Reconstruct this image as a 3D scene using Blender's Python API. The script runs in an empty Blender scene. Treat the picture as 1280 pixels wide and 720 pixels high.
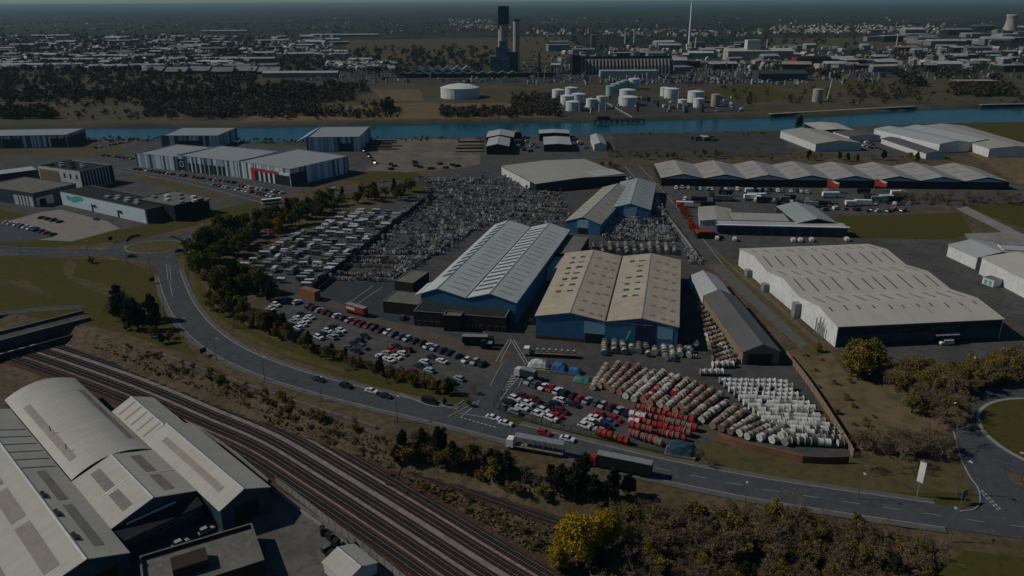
import bpy, math, random
import numpy as np
from mathutils import Vector, noise
R = math.radians
rnd = random.Random(7)
sc = bpy.context.scene
COL = sc.collection

# ------------------------------------------------------------------ camera
FPX, CAMH, HORIZON, ROLL = 950.0, 120.0, 3.0, R(0.3)
PITCH = math.atan((360 - HORIZON) / FPX)
_fw = np.array([0, math.cos(PITCH), -math.sin(PITCH)])
_up0 = np.array([0, math.sin(PITCH), math.cos(PITCH)])
_rt0 = np.array([1.0, 0, 0])
_rt = math.cos(ROLL) * _rt0 - math.sin(ROLL) * _up0
_up = math.sin(ROLL) * _rt0 + math.cos(ROLL) * _up0
cd = bpy.data.cameras.new('camera'); cam = bpy.data.objects.new('camera', cd); COL.objects.link(cam)
cd.sensor_width = 36; cd.lens = 36 * FPX / 1280; cd.clip_end = 200000; cd.clip_start = 1
from mathutils import Matrix
m = Matrix.Identity(4)
for i in range(3):
    m[i][0] = _rt[i]; m[i][1] = _up[i]; m[i][2] = -_fw[i]
m[2][3] = CAMH
cam.matrix_world = m
sc.camera = cam
# ------------------------------------------------------------------ sky, sun, exposure
SUN_AZ, SUN_EL = 174.0, 40.0        # direction to the sun, degrees from +x
w = bpy.data.worlds.new('World'); sc.world = w; w.use_nodes = True
nt = w.node_tree
sky = nt.nodes.new('ShaderNodeTexSky'); sky.sky_type = 'NISHITA'; sky.sun_disc = False
sky.sun_elevation = R(SUN_EL); sky.sun_rotation = R(90 - SUN_AZ)
sky.air_density = 1.0; sky.dust_density = 0.1; sky.ozone_density = 4.0
bg = nt.nodes['Background']; tint = nt.nodes.new('ShaderNodeMix'); tint.data_type = 'RGBA'; tint.blend_type = 'MULTIPLY'; tint.inputs[0].default_value = 1; tint.inputs[7].default_value = (.60, .84, 1.0, 1)
nt.links.new(sky.outputs[0], tint.inputs[6]); nt.links.new(tint.outputs[2], bg.inputs[0]); bg.inputs[1].default_value = 0.05
sd = bpy.data.lights.new('sun', 'SUN'); sd.energy = 3.9; sd.angle = R(0.55); sd.color = (1.0, 0.95, 0.87)
sun = bpy.data.objects.new('sun', sd); COL.objects.link(sun)
dirv = Vector((math.cos(R(SUN_EL)) * math.cos(R(SUN_AZ)), math.cos(R(SUN_EL)) * math.sin(R(SUN_AZ)), math.sin(R(SUN_EL))))
sun.rotation_euler = dirv.to_track_quat('Z', 'Y').to_euler(); sun.location = (-300, 60, 300)
sc.view_settings.view_transform = 'Standard'; sc.view_settings.look = 'None'; sc.view_settings.gamma = 1
sc.view_settings.exposure = -0.6
sc.render.engine = 'CYCLES'; sc.cycles.use_denoising = True; sc.cycles.max_bounces = 5
sc.cycles.volume_bounces = 0; sc.cycles.diffuse_bounces = 2; sc.cycles.glossy_bounces = 2

# ------------------------------------------------------------------ helpers
def P(x, y, z=0.0):
    """world point on the level z that the photograph's pixel x, y (1280 x 720) looks at"""
    d = _fw + (x - 640) / FPX * _rt + (360 - y) / FPX * _up
    t = (z - CAMH) / d[2]
    return np.array([t * d[0], t * d[1], z])
def PP(pts, z=0.0): return [P(x, y, z)[:2] for x, y in pts]
ORD = 'first second third fourth fifth sixth seventh eighth ninth tenth eleventh twelfth thirteenth fourteenth fifteenth sixteenth seventeenth eighteenth nineteenth twentieth'.split()
def ordw(i): return ORD[i] if i < 20 else '%d%s' % (i + 1, {1: 'st', 2: 'nd', 3: 'rd'}.get((i + 1) % 10, 'th'))

def tag(o, label=None, cat=None, group=None, kind=None):
    if label: o['label'] = label
    if cat: o['category'] = cat
    if group: o['group'] = group
    if kind: o['kind'] = kind
    return o
def link(name, me, parent=None, loc=None, rz=None):
    o = bpy.data.objects.new(name, me); COL.objects.link(o)
    if parent is not None: o.parent = parent
    if loc is not None: o.location = loc
    if rz is not None: o.rotation_euler = (0, 0, rz)
    return o
def thing(name, label, cat, loc=(0, 0, 0), rz=0, group=None):
    return tag(link(name, None, None, loc, rz), label, cat, group)
def newmesh(name, v, f, mats, idx=None, smooth=False):
    me = bpy.data.meshes.new(name)
    me.from_pydata([tuple(map(float, q)) for q in v], [], f)
    if not isinstance(mats, (list, tuple)): mats = [mats]
    for mt in mats: me.materials.append(mt)
    if idx is not None: me.polygons.foreach_set('material_index', idx)
    if smooth: me.polygons.foreach_set('use_smooth', [True] * len(me.polygons))
    me.update()
    return me

class MB:
    """collects shapes into one mesh"""
    def __init__(s): s.v = []; s.f = []; s.i = []
    def add(s, v, f, mi=0):
        n = len(s.v); s.v += [tuple(q) for q in v]; s.f += [tuple(a + n for a in q) for q in f]; s.i += [mi] * len(f); return s
    def box(s, x0, x1, y0, y1, z0, z1, mi=0, rz=0, c=(0, 0)):
        v = [(x, y, z) for z in (z0, z1) for x, y in ((x0, y0), (x1, y0), (x1, y1), (x0, y1))]
        if rz or c != (0, 0):
            a, b = math.cos(rz), math.sin(rz)
            v = [(c[0] + x * a - y * b, c[1] + x * b + y * a, z) for x, y, z in v]
        return s.add(v, [(3, 2, 1, 0), (4, 5, 6, 7), (0, 1, 5, 4), (1, 2, 6, 5), (2, 3, 7, 6), (3, 0, 4, 7)], mi)
    def prism(s, pts, z0, z1, mi=0):
        """vertical prism over a polygon"""
        n = len(pts)
        a = sum(pts[i][0] * pts[(i + 1) % n][1] - pts[(i + 1) % n][0] * pts[i][1] for i in range(n))
        if a < 0: pts = pts[::-1]
        v = [(p[0], p[1], z0) for p in pts] + [(p[0], p[1], z1) for p in pts]
        f = [tuple(range(n))[::-1], tuple(range(n, 2 * n))] + [(i, (i + 1) % n, n + (i + 1) % n, n + i) for i in range(n)]
        return s.add(v, f, mi)
    def extr(s, prof, b0, b1, axis='y', mi=0):
        """profile of (a, z) points extruded along b"""
        n = len(prof)
        g = (lambda a, b, z: (a, b, z)) if axis == 'y' else (lambda a, b, z: (b, a, z))
        v = [g(a, b0, z) for a, z in prof] + [g(a, b1, z) for a, z in prof]
        f = [tuple(range(n)), tuple(range(n, 2 * n))[::-1]] + [(n + i, n + (i + 1) % n, (i + 1) % n, i) for i in range(n)]
        ar = sum(prof[i][0] * prof[(i + 1) % n][1] - prof[(i + 1) % n][0] * prof[i][1] for i in range(n))
        if (ar < 0) != (axis == 'x'): f = [q[::-1] for q in f]
        return s.add(v, f, mi)
    def tube(s, p0, p1, r0, r1, n=6, mi=0, cap=True):
        p0 = np.array(p0, float); p1 = np.array(p1, float); d = p1 - p0; L = np.linalg.norm(d)
        if L < 1e-6: return s
        d /= L; a = np.cross(d, (0, 0, 1.0))
        if np.linalg.norm(a) < 1e-3: a = np.array([1.0, 0, 0])
        a /= np.linalg.norm(a); b = np.cross(d, a)
        ring = [(math.cos(2 * math.pi * k / n), math.sin(2 * math.pi * k / n)) for k in range(n)]
        v = [p0 + r0 * (c * a + q * b) for c, q in ring] + [p1 + r1 * (c * a + q * b) for c, q in ring]
        f = [(i, n + i, n + (i + 1) % n, (i + 1) % n) for i in range(n)]
        if cap: f += [tuple(range(n)), tuple(range(n, 2 * n))[::-1]]
        return s.add(v, f, mi)
    def lathe(s, prof, n=20, c=(0, 0, 0), mi=0):
        """(r, z) profile turned about the vertical"""
        v = []; f = []; k = len(prof)
        for j in range(n):
            a = 2 * math.pi * j / n
            for r, z in prof: v.append((c[0] + r * math.cos(a), c[1] + r * math.sin(a), c[2] + z))
        for j in range(n):
            for q in range(k - 1):
                a, b = j * k + q, ((j + 1) % n) * k + q
                f.append((a, b, b + 1, a + 1))
        return s.add(v, f, mi)
    def build(s, name, mats, parent=None, smooth=False, loc=None, rz=None):
        return link(name, newmesh(name, s.v, s.f, mats, s.i, smooth), parent, loc, rz)

# ---- materials
def mat(name, c, rough=0.8, c2=None, scale=0.2, bump=0, metal=0, detail=4, c3=None, s3=8.0, coord='pos', spec=0.3, contrast=(0.35, 0.65), vary=0):
    """base colour broken by two scales of noise"""
    m_ = bpy.data.materials.new(name); m_.use_nodes = True; t = m_.node_tree; n = t.nodes; l = t.links
    b = n['Principled BSDF']; b.inputs['Roughness'].default_value = rough; b.inputs['Metallic'].default_value = metal
    b.inputs['Specular IOR Level'].default_value = spec if rough < .84 else min(spec, .05)
    c = tuple(c) + (1,)
    if c2 is None: c2 = tuple(x * 0.8 for x in c[:3])
    c2 = tuple(c2) + (1,)
    if coord == 'pos': src = n.new('ShaderNodeNewGeometry').outputs['Position']
    else: src = n.new('ShaderNodeTexCoord').outputs['Object']
    nz = n.new('ShaderNodeTexNoise'); nz.inputs['Scale'].default_value = scale; nz.inputs['Detail'].default_value = detail; nz.inputs['Roughness'].default_value = 0.62
    l.new(src, nz.inputs['Vector'])
    mr = n.new('ShaderNodeMapRange'); mr.inputs[1].default_value, mr.inputs[2].default_value = contrast
    l.new(nz.outputs[0], mr.inputs[0])
    mx = n.new('ShaderNodeMix'); mx.data_type = 'RGBA'; mx.inputs[6].default_value = c; mx.inputs[7].default_value = c2
    l.new(mr.outputs[0], mx.inputs[0]); out = mx.outputs[2]
    if c3 is not None:
        n3 = n.new('ShaderNodeTexNoise'); n3.inputs['Scale'].default_value = s3; n3.inputs['Detail'].default_value = 3
        l.new(src, n3.inputs['Vector'])
        m3 = n.new('ShaderNodeMapRange'); m3.inputs[1].default_value, m3.inputs[2].default_value = 0.48, 0.72
        l.new(n3.outputs[0], m3.inputs[0])
        x3 = n.new('ShaderNodeMix'); x3.data_type = 'RGBA'; x3.inputs[7].default_value = tuple(c3) + (1,)
        l.new(m3.outputs[0], x3.inputs[0]); l.new(out, x3.inputs[6]); out = x3.outputs[2]
    if vary:
        oi = n.new('ShaderNodeObjectInfo'); hs = n.new('ShaderNodeHueSaturation')
        vr = n.new('ShaderNodeMapRange'); vr.inputs[3].default_value = 1 - vary; vr.inputs[4].default_value = 1 + vary
        l.new(oi.outputs['Random'], vr.inputs[0]); l.new(vr.outputs[0], hs.inputs['Value']); l.new(out, hs.inputs['Color']); out = hs.outputs[0]
    l.new(out, b.inputs['Base Color'])
    if bump:
        bp = n.new('ShaderNodeBump'); bp.inputs['Strength'].default_value = bump; bp.inputs['Distance'].default_value = 0.3
        l.new(nz.outputs[0], bp.inputs['Height']); l.new(bp.outputs[0], b.inputs['Normal'])
    return m_
def sheetmat(name, c, cb, w_, h_, dirt, rough=0.55, rib=0.0, ribaxis=0, mortar=0.01, stain=0.6, metal=0.0):
    """roof or wall of sheets: each sheet its own tone, dirt streaks, optional ribs"""
    m_ = bpy.data.materials.new(name); m_.use_nodes = True; t = m_.node_tree; n = t.nodes; l = t.links
    b = n['Principled BSDF']; b.inputs['Roughness'].default_value = rough; b.inputs['Specular IOR Level'].default_value = 0.3; b.inputs['Metallic'].default_value = metal
    tc = n.new('ShaderNodeTexCoord'); src = tc.outputs['Object']
    br = n.new('ShaderNodeTexBrick'); br.inputs['Scale'].default_value = 1; br.inputs['Brick Width'].default_value = w_; br.inputs['Row Height'].default_value = h_
    br.inputs['Mortar Size'].default_value = mortar; br.inputs['Color1'].default_value = tuple(c) + (1,); br.inputs['Color2'].default_value = tuple(cb) + (1,)
    br.inputs['Mortar'].default_value = tuple(x * 0.6 for x in c) + (1,); br.offset = 0.37
    l.new(src, br.inputs['Vector'])
    nz = n.new('ShaderNodeTexNoise'); nz.inputs['Scale'].default_value = 0.12; nz.inputs['Detail'].default_value = 6; nz.inputs['Roughness'].default_value = 0.7
    mp = n.new('ShaderNodeMapping'); mp.inputs['Scale'].default_value = (1, 0.5, 1)
    l.new(src, mp.inputs[0]); l.new(mp.outputs[0], nz.inputs['Vector'])
    mr = n.new('ShaderNodeMapRange'); mr.inputs[1].default_value, mr.inputs[2].default_value = 0.42, 0.78; mr.inputs[4].default_value = stain
    l.new(nz.outputs[0], mr.inputs[0])
    mx = n.new('ShaderNodeMix'); mx.data_type = 'RGBA'; mx.inputs[7].default_value = tuple(dirt) + (1,)
    l.new(mr.outputs[0], mx.inputs[0]); l.new(br.outputs[0], mx.inputs[6]); l.new(mx.outputs[2], b.inputs['Base Color'])
    if rib:
        wv = n.new('ShaderNodeTexWave'); wv.wave_type = 'BANDS'; wv.bands_direction = 'XYZ'[ribaxis]; wv.inputs['Scale'].default_value = rib
        l.new(src, wv.inputs['Vector']); bp = n.new('ShaderNodeBump'); bp.inputs['Strength'].default_value = 0.4; bp.inputs['Distance'].default_value = 0.08
        l.new(wv.outputs[0], bp.inputs['Height']); l.new(bp.outputs[0], b.inputs['Normal'])
    return m_
M = {}
def mm(k, *a, **kw): M[k] = mat(k, *a, **kw); return M[k]
mm('asphalt', (0.0593, 0.0634, 0.0698), .9, (0.0449, 0.0480, 0.0539), .15, c3=(0.0719, 0.0759, 0.0804), s3=.6)
mm('old_asphalt', (0.0867, 0.0828, 0.0769), .9, (0.0532, 0.0522, 0.0503), .06, c3=(0.0454, 0.0454, 0.0454), s3=.35)
mm('yard', (0.0650, 0.0629, 0.0599), .9, (0.0457, 0.0447, 0.0436), .08, c3=(0.0751, 0.0731, 0.0680), s3=.3)
mm('blue_yard', (0.0413, 0.0479, 0.0510), .85, (0.0330, 0.0388, 0.0422), .1)
mm('paving', (.21, .19, .165), .9, (.17, .155, .13), .2)
mm('brick_paving', (0.0962, 0.0734, 0.0594), .9, (0.0677, 0.0561, 0.0486), .2)
mm('concrete', (0.2294, 0.2244, 0.2044), .9, (0.1596, 0.1546, 0.1397), .1, c3=(0.1297, 0.1246, 0.1097), s3=1.2)
mm('kerb', (.24, .235, .215), .9, (.18, .175, .16), 1.0)
mm('footway', (0.1062, 0.1020, 0.0918), .9, (0.0808, 0.0765, 0.0706), .3)
mm('grass', (0.0506, 0.0495, 0.0108), .95, (0.0633, 0.0505, 0.0151), .045, c3=(0.0356, 0.0392, 0.0086), s3=.5, bump=.3, detail=8)
mm('rough_grass', (0.0908, 0.0726, 0.0343), .95, (0.0639, 0.0609, 0.0224), .06, c3=(0.0523, 0.0407, 0.0211), s3=.35, bump=.4, detail=8)
mm('dry_grass', (0.0945, 0.0756, 0.0436), .95, (0.0525, 0.0462, 0.0211), .05, c3=(0.0434, 0.0350, 0.0218), s3=.25, bump=.4, detail=8)
mm('earth', (0.1482, 0.1043, 0.0595), .95, (0.1049, 0.0766, 0.0425), .05, c3=(0.0707, 0.0617, 0.0238), s3=.2, bump=.4, detail=8)
mm('sand', (0.1500, 0.1300, 0.1050), .95, (0.1050, 0.0920, 0.0760), .02, c3=(0.0850, 0.0750, 0.0640), s3=.08, detail=8)
mm('gravel_lot', (0.0563, 0.0538, 0.0499), .95, (0.0422, 0.0410, 0.0384), .03, c3=(0.0333, 0.0320, 0.0307), s3=.1)
mm('ballast', (0.0708, 0.0397, 0.0317), .95, (0.0399, 0.0226, 0.0180), .25, c3=(0.0902, 0.0579, 0.0487), s3=1.5, bump=.5)
mm('ballast_dark', (0.0331, 0.0186, 0.0144), .95, (0.0252, 0.0166, 0.0144), .3, c3=(0.0576, 0.0397, 0.0343), s3=2, bump=.5)
mm('pale_strip', (.235, .200, .185), .95, (.15, .125, .115), .4, c3=(.10, .08, .072), s3=1.8)
mm('caravan_white', (.46, .46, .44), .5, (.36, .36, .34), .5)
mm('worn_floor', (.125, .118, .105), .9, (.085, .08, .072), .1, c3=(.07, .066, .06), s3=.5)
mm('paint', (0.3488, 0.3488, 0.3262), .8, (0.2363, 0.2363, 0.2250), .8)
mm('white', (.70, .70, .66), .5, (.58, .58, .55), .3)
mm('offwhite', (.50, .50, .47), .6, (.42, .42, .39), .25)
mm('white_wall', (.58, .585, .565), .6, (.49, .495, .475), .12, c3=(.42, .42, .40), s3=.5)
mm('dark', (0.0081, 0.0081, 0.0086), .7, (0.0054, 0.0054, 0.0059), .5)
mm('black', (.010, .010, .011), .5)
mm('glass', (0.0120, 0.0156, 0.0192), .12, (0.0084, 0.0108, 0.0132), .5, spec=.6)
mm('rubber', (.014, .014, .014), .9)
mm('steel', (.22, .22, .22), .45, (.15, .15, .15), 1, metal=.6)
mm('galv', (.26, .265, .265), .55, (.20, .205, .205), .6, metal=.3)
mm('lamp_post', (.10, .105, .105), .6, (.075, .08, .08), 1)
mm('rust', (.13, .062, .038), .85, (.08, .042, .028), .7)
mm('rail_steel', (.36, .32, .29), .35, (.22, .19, .17), .8, metal=.7)
mm('sleeper', (0.0595, 0.0490, 0.0420), .9, (0.0385, 0.0315, 0.0280), .8)
mm('brick', (.115, .062, .046), .9, (.080, .046, .036), .5, c3=(.060, .038, .032), s3=2.5)
mm('dark_brick', (0.0490, 0.0329, 0.0280), .9, (0.0336, 0.0238, 0.0210), .5, c3=(0.0252, 0.0189, 0.0168), s3=2.5)
mm('orange_brick', (.24, .115, .065), .9, (.18, .085, .05), .4, c3=(.13, .07, .045), s3=2.2)
mm('stone', (.15, .135, .115), .95, (.09, .08, .068), .6, bump=.6)
mm('flat_felt', (0.1326, 0.1292, 0.1148), .9, (0.0967, 0.0942, 0.0840), .15, c3=(0.1560, 0.1490, 0.1288), s3=.7)
mm('dark_felt', (0.0248, 0.0275, 0.0275), .85, (0.0187, 0.0209, 0.0209), .15, c3=(0.0330, 0.0352, 0.0341), s3=.6)
mm('blue_clad', (0.0403, 0.1400, 0.2464), .5, (0.0336, 0.1176, 0.2072), .2)
mm('navy', (.016, .024, .070), .5, (.010, .015, .04), .3)
mm('teal_clad', (0.0338, 0.1625, 0.2275), .5, (0.0208, 0.0975, 0.1300), .3)
mm('pale_blue', (.22, .40, .47), .5, (.19, .35, .42), .2)
mm('slate_clad', (0.0280, 0.0644, 0.0875), .5, (0.0154, 0.0350, 0.0476), .2)
mm('slate_dark', (0.0084, 0.0168, 0.0238), .5, (0.0070, 0.0140, 0.0196), .3)
mm('red', (0.3040, 0.0176, 0.0144), .45, (0.2400, 0.0144, 0.0128), .4)
mm('bright_red', (0.3910, 0.0382, 0.0187), .5, (0.3230, 0.0298, 0.0170), .4)
mm('blue_tarp', (.035, .115, .24), .6, (.025, .085, .19), .4)
mm('green_tarp', (.055, .17, .15), .6, (.04, .13, .12), .4)
mm('aqua', (.05, .36, .32), .6, (.04, .28, .26), .3)
mm('wood', (.22, .165, .115), .85, (.15, .115, .08), .8)
mm('bark', (.065, .052, .040), .95, (.04, .033, .027), 2)
mm('pale_bark', (.17, .16, .14), .9, (.09, .085, .075), 2)
mm('tank_white', (.56, .58, .55), .55, (.46, .48, .45), .05)
mm('tank_green', (.30, .38, .35), .55, (.25, .32, .30), .05)
mm('chimney_concrete', (.36, .33, .29), .85, (.27, .25, .22), .05)
mm('plant_blue', (.085, .145, .165), .6, (.065, .115, .135), .04)
mm('plant_dark', (.035, .045, .052), .7, (.026, .034, .04), .05)
mm('far_roof_a', (.36, .36, .34), .6, (.26, .26, .25), .02, vary=.25)
mm('far_roof_b', (.16, .165, .165), .7, (.11, .115, .115), .02, vary=.3)
mm('far_roof_c', (.24, .19, .15), .7, (.17, .14, .115), .02, vary=.3)
mm('far_wall', (.20, .20, .195), .7, (.13, .13, .13), .02, vary=.3)
mm('far_wall_brick', (.15, .10, .08), .8, (.10, .07, .06), .02, vary=.25)
M['roof_grey'] = sheetmat('roof_grey', (.42, .445, .415), (.375, .40, .375), 1.1, 9.0, (.28, .295, .275), rib=1.4, ribaxis=1, stain=.5)
M['roof_beige'] = sheetmat('roof_beige', (.40, .345, .25), (.335, .285, .205), 3.2, 2.4, (.24, .20, .145), rib=1.2, ribaxis=0, stain=.7)
M['roof_cream'] = sheetmat('roof_cream', (.42, .39, .33), (.385, .36, .305), 1.0, 14.0, (.30, .275, .23), rib=1.2, ribaxis=0, stain=.55)
M['roof_stone'] = sheetmat('roof_stone', (.37, .355, .30), (.335, .32, .268), 14.0, 1.1, (.24, .222, .18), rib=1.2, ribaxis=1, stain=.6)
M['roof_tan'] = sheetmat('roof_tan', (.31, .295, .245), (.275, .26, .215), 1.2, 12.0, (.21, .20, .165), rib=1.2, ribaxis=0, stain=.6)
M['roof_pale'] = sheetmat('roof_pale', (.335, .345, .33), (.30, .31, .295), 1.5, 12.0, (.23, .235, .22), stain=.55)
M['unit_roof'] = sheetmat('unit_roof', (.235, .255, .255), (.215, .235, .235), 1.5, 14.0, (.17, .18, .18), stain=.5)
M['roof_dark'] = sheetmat('roof_dark', (.095, .090, .084), (.082, .078, .074), 1.2, 10.0, (.06, .058, .055), stain=.6)
M['roof_greengrey'] = sheetmat('roof_greengrey', (.25, .285, .26), (.225, .26, .24), 1.2, 10.0, (.18, .195, .18), stain=.5)
M['roof_fibre'] = sheetmat('roof_fibre', (.30, .285, .255), (.235, .225, .20), 2.2, 3.0, (.19, .175, .15), stain=.8)
M['rooflight_dirty'] = mat('rooflight_dirty', (.19, .165, .125), .5, (.14, .12, .09), .4)
M['rooflight_dark'] = mat('rooflight_dark', (.035, .040, .040), .3, (.055, .055, .050), .4, spec=.5)
M['rooflight_line'] = mat('rooflight_line', (.13, .12, .10), .5, (.09, .083, .07), .4)
M['panel_a'] = mat('panel_a', (.50, .58, .60), .45, (.45, .53, .55), .3)
M['panel_b'] = mat('panel_b', (.27, .345, .375), .45, (.245, .315, .345), .3)
M['panel_c'] = mat('panel_c', (.055, .085, .105), .4, (.045, .07, .09), .3)

# ------------------------------------------------------------------ terrain: one ground sheet, cut by the railway and the river
BANK = np.array([P(x, y)[:2] for x, y in ((-400, 366), (-150, 378), (0, 391), (100, 406), (118, 414), (160, 428), (195, 444), (250, 464), (330, 492), (420, 521), (500, 546), (580, 566), (680, 592), (780, 614), (900, 628), (1000, 640), (1100, 653), (1200, 674), (1290, 695), (1500, 745))])
LOW = -5.0
NEARB = np.array(PP([(-700, 192), (-300, 184), (0, 178), (120, 173.5), (200, 176), (330, 177), (460, 174), (520, 171.5), (600, 171), (700, 168), (760, 166), (860, 164), (950, 162.5), (1040, 159.5), (1100, 156), (1180, 153.5), (1280, 151.5), (1600, 146), (2100, 140)]))
FARB = np.array(PP([(-700, 166), (-300, 161), (0, 156.5), (120, 155), (300, 154.5), (450, 152), (640, 148.5), (760, 147), (860, 144.5), (950, 142.5), (1040, 140.5), (1140, 133.5), (1180, 131.5), (1280, 130), (1600, 125), (2100, 117)]))
WATER = -3.0
def ss(t): t = np.clip(t, 0, 1); return t * t * (3 - 2 * t)
def height(x, y):
    x = np.asarray(x, float); y = np.asarray(y, float)
    d = (np.interp(x, BANK[:, 0], BANK[:, 1]) - y) * 0.85
    h = LOW * ss(d / 9.0)
    a = y - np.interp(x, NEARB[:, 0], NEARB[:, 1]); b = np.interp(x, FARB[:, 0], FARB[:, 1]) - y
    r = np.minimum(a, b)
    h = h - 6.0 * ss((r + 2) / 8.0)
    return h
def H(x, y): return float(height(x, y))
def axis_lines(dense, lo, hi, g=1.22):
    a = list(dense); st = dense[-1] - dense[-2]
    while a[-1] < hi: st *= g; a.append(a[-1] + st)
    st = dense[1] - dense[0]; b = []; c_ = dense[0]
    while c_ > lo: st *= g; c_ -= st; b.append(c_)
    return np.array(b[::-1] + a)
gx = axis_lines(np.arange(-260, 300, 3.0), -62000, 62000, 1.12)
gy = axis_lines(np.concatenate([np.arange(60, 330, 3.0), np.arange(330, 660, 12.0), np.arange(660, 960, 4.0)]), -3000, 62000, 1.12)
X, Y = np.meshgrid(gx, gy)
Z = height(X, Y)
nx, ny = len(gx), len(gy)
jit = np.vectorize(lambda a, b: noise.noise(Vector((a * .15, b * .15, 0))))
msk = (Z < -0.6) & (Z > -4.95) & (Y < 500)
Z[msk] += 0.45 * jit(X[msk], Y[msk])
gv = np.stack([X, Y, Z], -1).reshape(-1, 3)
ii = np.arange((ny - 1) * nx).reshape(ny - 1, nx)[:, :-1].ravel()
gf = np.stack([ii, ii + 1, ii + nx + 1, ii + nx], -1)
gm = bpy.data.materials.new('ground_mat'); gm.use_nodes = True
def ground_material(m_):
    t = m_.node_tree; n = t.nodes; l = t.links; b = n['Principled BSDF']; b.inputs['Roughness'].default_value = .95; b.inputs['Specular IOR Level'].default_value = .1
    pos = n.new('ShaderNodeNewGeometry').outputs['Position']
    def nz(scale, lo, hi, det=5, vec=pos):
        a = n.new('ShaderNodeTexNoise'); a.inputs['Scale'].default_value = scale; a.inputs['Detail'].default_value = det; a.inputs['Roughness'].default_value = .62; l.new(vec, a.inputs['Vector'])
        r = n.new('ShaderNodeMapRange'); r.inputs[1].default_value = lo; r.inputs[2].default_value = hi; l.new(a.outputs[0], r.inputs[0]); return r.outputs[0]
    def mix(f, a, c):
        x = n.new('ShaderNodeMix'); x.data_type = 'RGBA'
        if hasattr(f, 'links'): l.new(f, x.inputs[0])
        else: x.inputs[0].default_value = f
        for k, q in ((6, a), (7, c)):
            if isinstance(q, tuple): x.inputs[k].default_value = q + (1,)
            else: l.new(q, x.inputs[k])
        return x.outputs[2]
    near = mix(nz(.05, .38, .62, 8), (.110, .080, .048), (.066, .052, .026))
    near = mix(nz(.4, .45, .7), near, (.046, .034, .020))
    bank = mix(nz(.02, .4, .6, 8), (.078, .060, .040), (.040, .035, .022))
    bank = mix(nz(.006, .45, .6), bank, (.060, .055, .024))
    vor = n.new('ShaderNodeTexVoronoi'); vor.inputs['Scale'].default_value = .0024
    wob = n.new('ShaderNodeTexNoise'); wob.inputs['Scale'].default_value = .001; l.new(pos, wob.inputs['Vector'])
    l.new(pos, vor.inputs['Vector'])
    rmp = n.new('ShaderNodeValToRGB'); e = rmp.color_ramp; e.interpolation = 'CONSTANT'
    cols = [(0, (.026, .030, .014)), (.25, (.016, .020, .011)), (.45, (.050, .042, .026)), (.6, (.022, .028, .012)), (.8, (.036, .032, .018))]
    e.elements[0].color = cols[0][1] + (1,); e.elements[1].position = .25; e.elements[1].color = cols[1][1] + (1,)
    for p_, c_ in cols[2:]:
        q = e.elements.new(p_); q.color = c_ + (1,)
    sep = n.new('ShaderNodeSeparateColor'); l.new(vor.outputs['Color'], sep.inputs[0]); l.new(sep.outputs[0], rmp.inputs[0])
    fields = mix(nz(.0035, .48, .56, 8), rmp.outputs[0], (.011, .014, .008))
    fields = mix(nz(.012, .52, .6, 6), fields, (.015, .016, .011))
    sp = n.new('ShaderNodeSeparateXYZ'); l.new(pos, sp.inputs[0])
    def step(lo, hi):
        r = n.new('ShaderNodeMapRange'); r.inputs[1].default_value = lo; r.inputs[2].default_value = hi; l.new(sp.outputs[1], r.inputs[0]); return r.outputs[0]
    c1 = mix(step(600, 660), near, bank); c2 = mix(step(1300, 1800), c1, fields)
    l.new(c2, b.inputs['Base Color'])
    bp = n.new('ShaderNodeBump'); bp.inputs['Strength'].default_value = .5; bp.inputs['Distance'].default_value = .5
    bn = n.new('ShaderNodeTexNoise'); bn.inputs['Scale'].default_value = .6; bn.inputs['Detail'].default_value = 6; l.new(pos, bn.inputs['Vector']); l.new(bn.outputs[0], bp.inputs['Height']); l.new(bp.outputs[0], b.inputs['Normal'])
ground_material(gm)
gme = bpy.data.meshes.new('ground'); gme.from_pydata(gv.tolist(), [], gf.tolist()); gme.materials.append(gm)
gme.polygons.foreach_set('use_smooth', [True] * len(gme.polygons)); gme.update()
tag(link('ground', gme), 'brown and green land stretching from the railway to the horizon', 'ground', kind='structure')
# water
wm = bpy.data.materials.new('water'); wm.use_nodes = True
def water_material(m_):
    t = m_.node_tree; n = t.nodes; l = t.links; b = n['Principled BSDF']
    b.inputs['Base Color'].default_value = (.001, .046, .060, 1); b.inputs['Specular IOR Level'].default_value = .16; b.inputs['Roughness'].default_value = .12; b.inputs['IOR'].default_value = 1.33
    pos = n.new('ShaderNodeNewGeometry').outputs['Position']
    mp = n.new('ShaderNodeMapping'); mp.inputs['Scale'].default_value = (.12, .3, 1); l.new(pos, mp.inputs[0])
    a = n.new('ShaderNodeTexNoise'); a.inputs['Scale'].default_value = 1; a.inputs['Detail'].default_value = 5; l.new(mp.outputs[0], a.inputs['Vector'])
    bp = n.new('ShaderNodeBump'); bp.inputs['Strength'].default_value = .35; bp.inputs['Distance'].default_value = .6; l.new(a.outputs[0], bp.inputs['Height']); l.new(bp.outputs[0], b.inputs['Normal'])
water_material(wm)
wv = [tuple(p) + (WATER,) for p in NEARB] + [tuple(p) + (WATER,) for p in FARB]
def grow(p, d): return (p[0], p[1] + d, WATER)
xs = np.linspace(-1500, 1600, 120)
nb = np.interp(xs, NEARB[:, 0], NEARB[:, 1]) - 4; fb = np.interp(xs, FARB[:, 0], FARB[:, 1]) + 4
wv = [(a, b, WATER) for a, b in zip(xs, nb)] + [(a, b, WATER) for a, b in zip(xs, fb)]
wf = [(i, i + 1, 121 + i, 120 + i) for i in range(119)]
tag(link('river', newmesh('river', wv, wf, wm)), 'broad blue river crossing behind the industrial estate', 'river', kind='structure')

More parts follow.
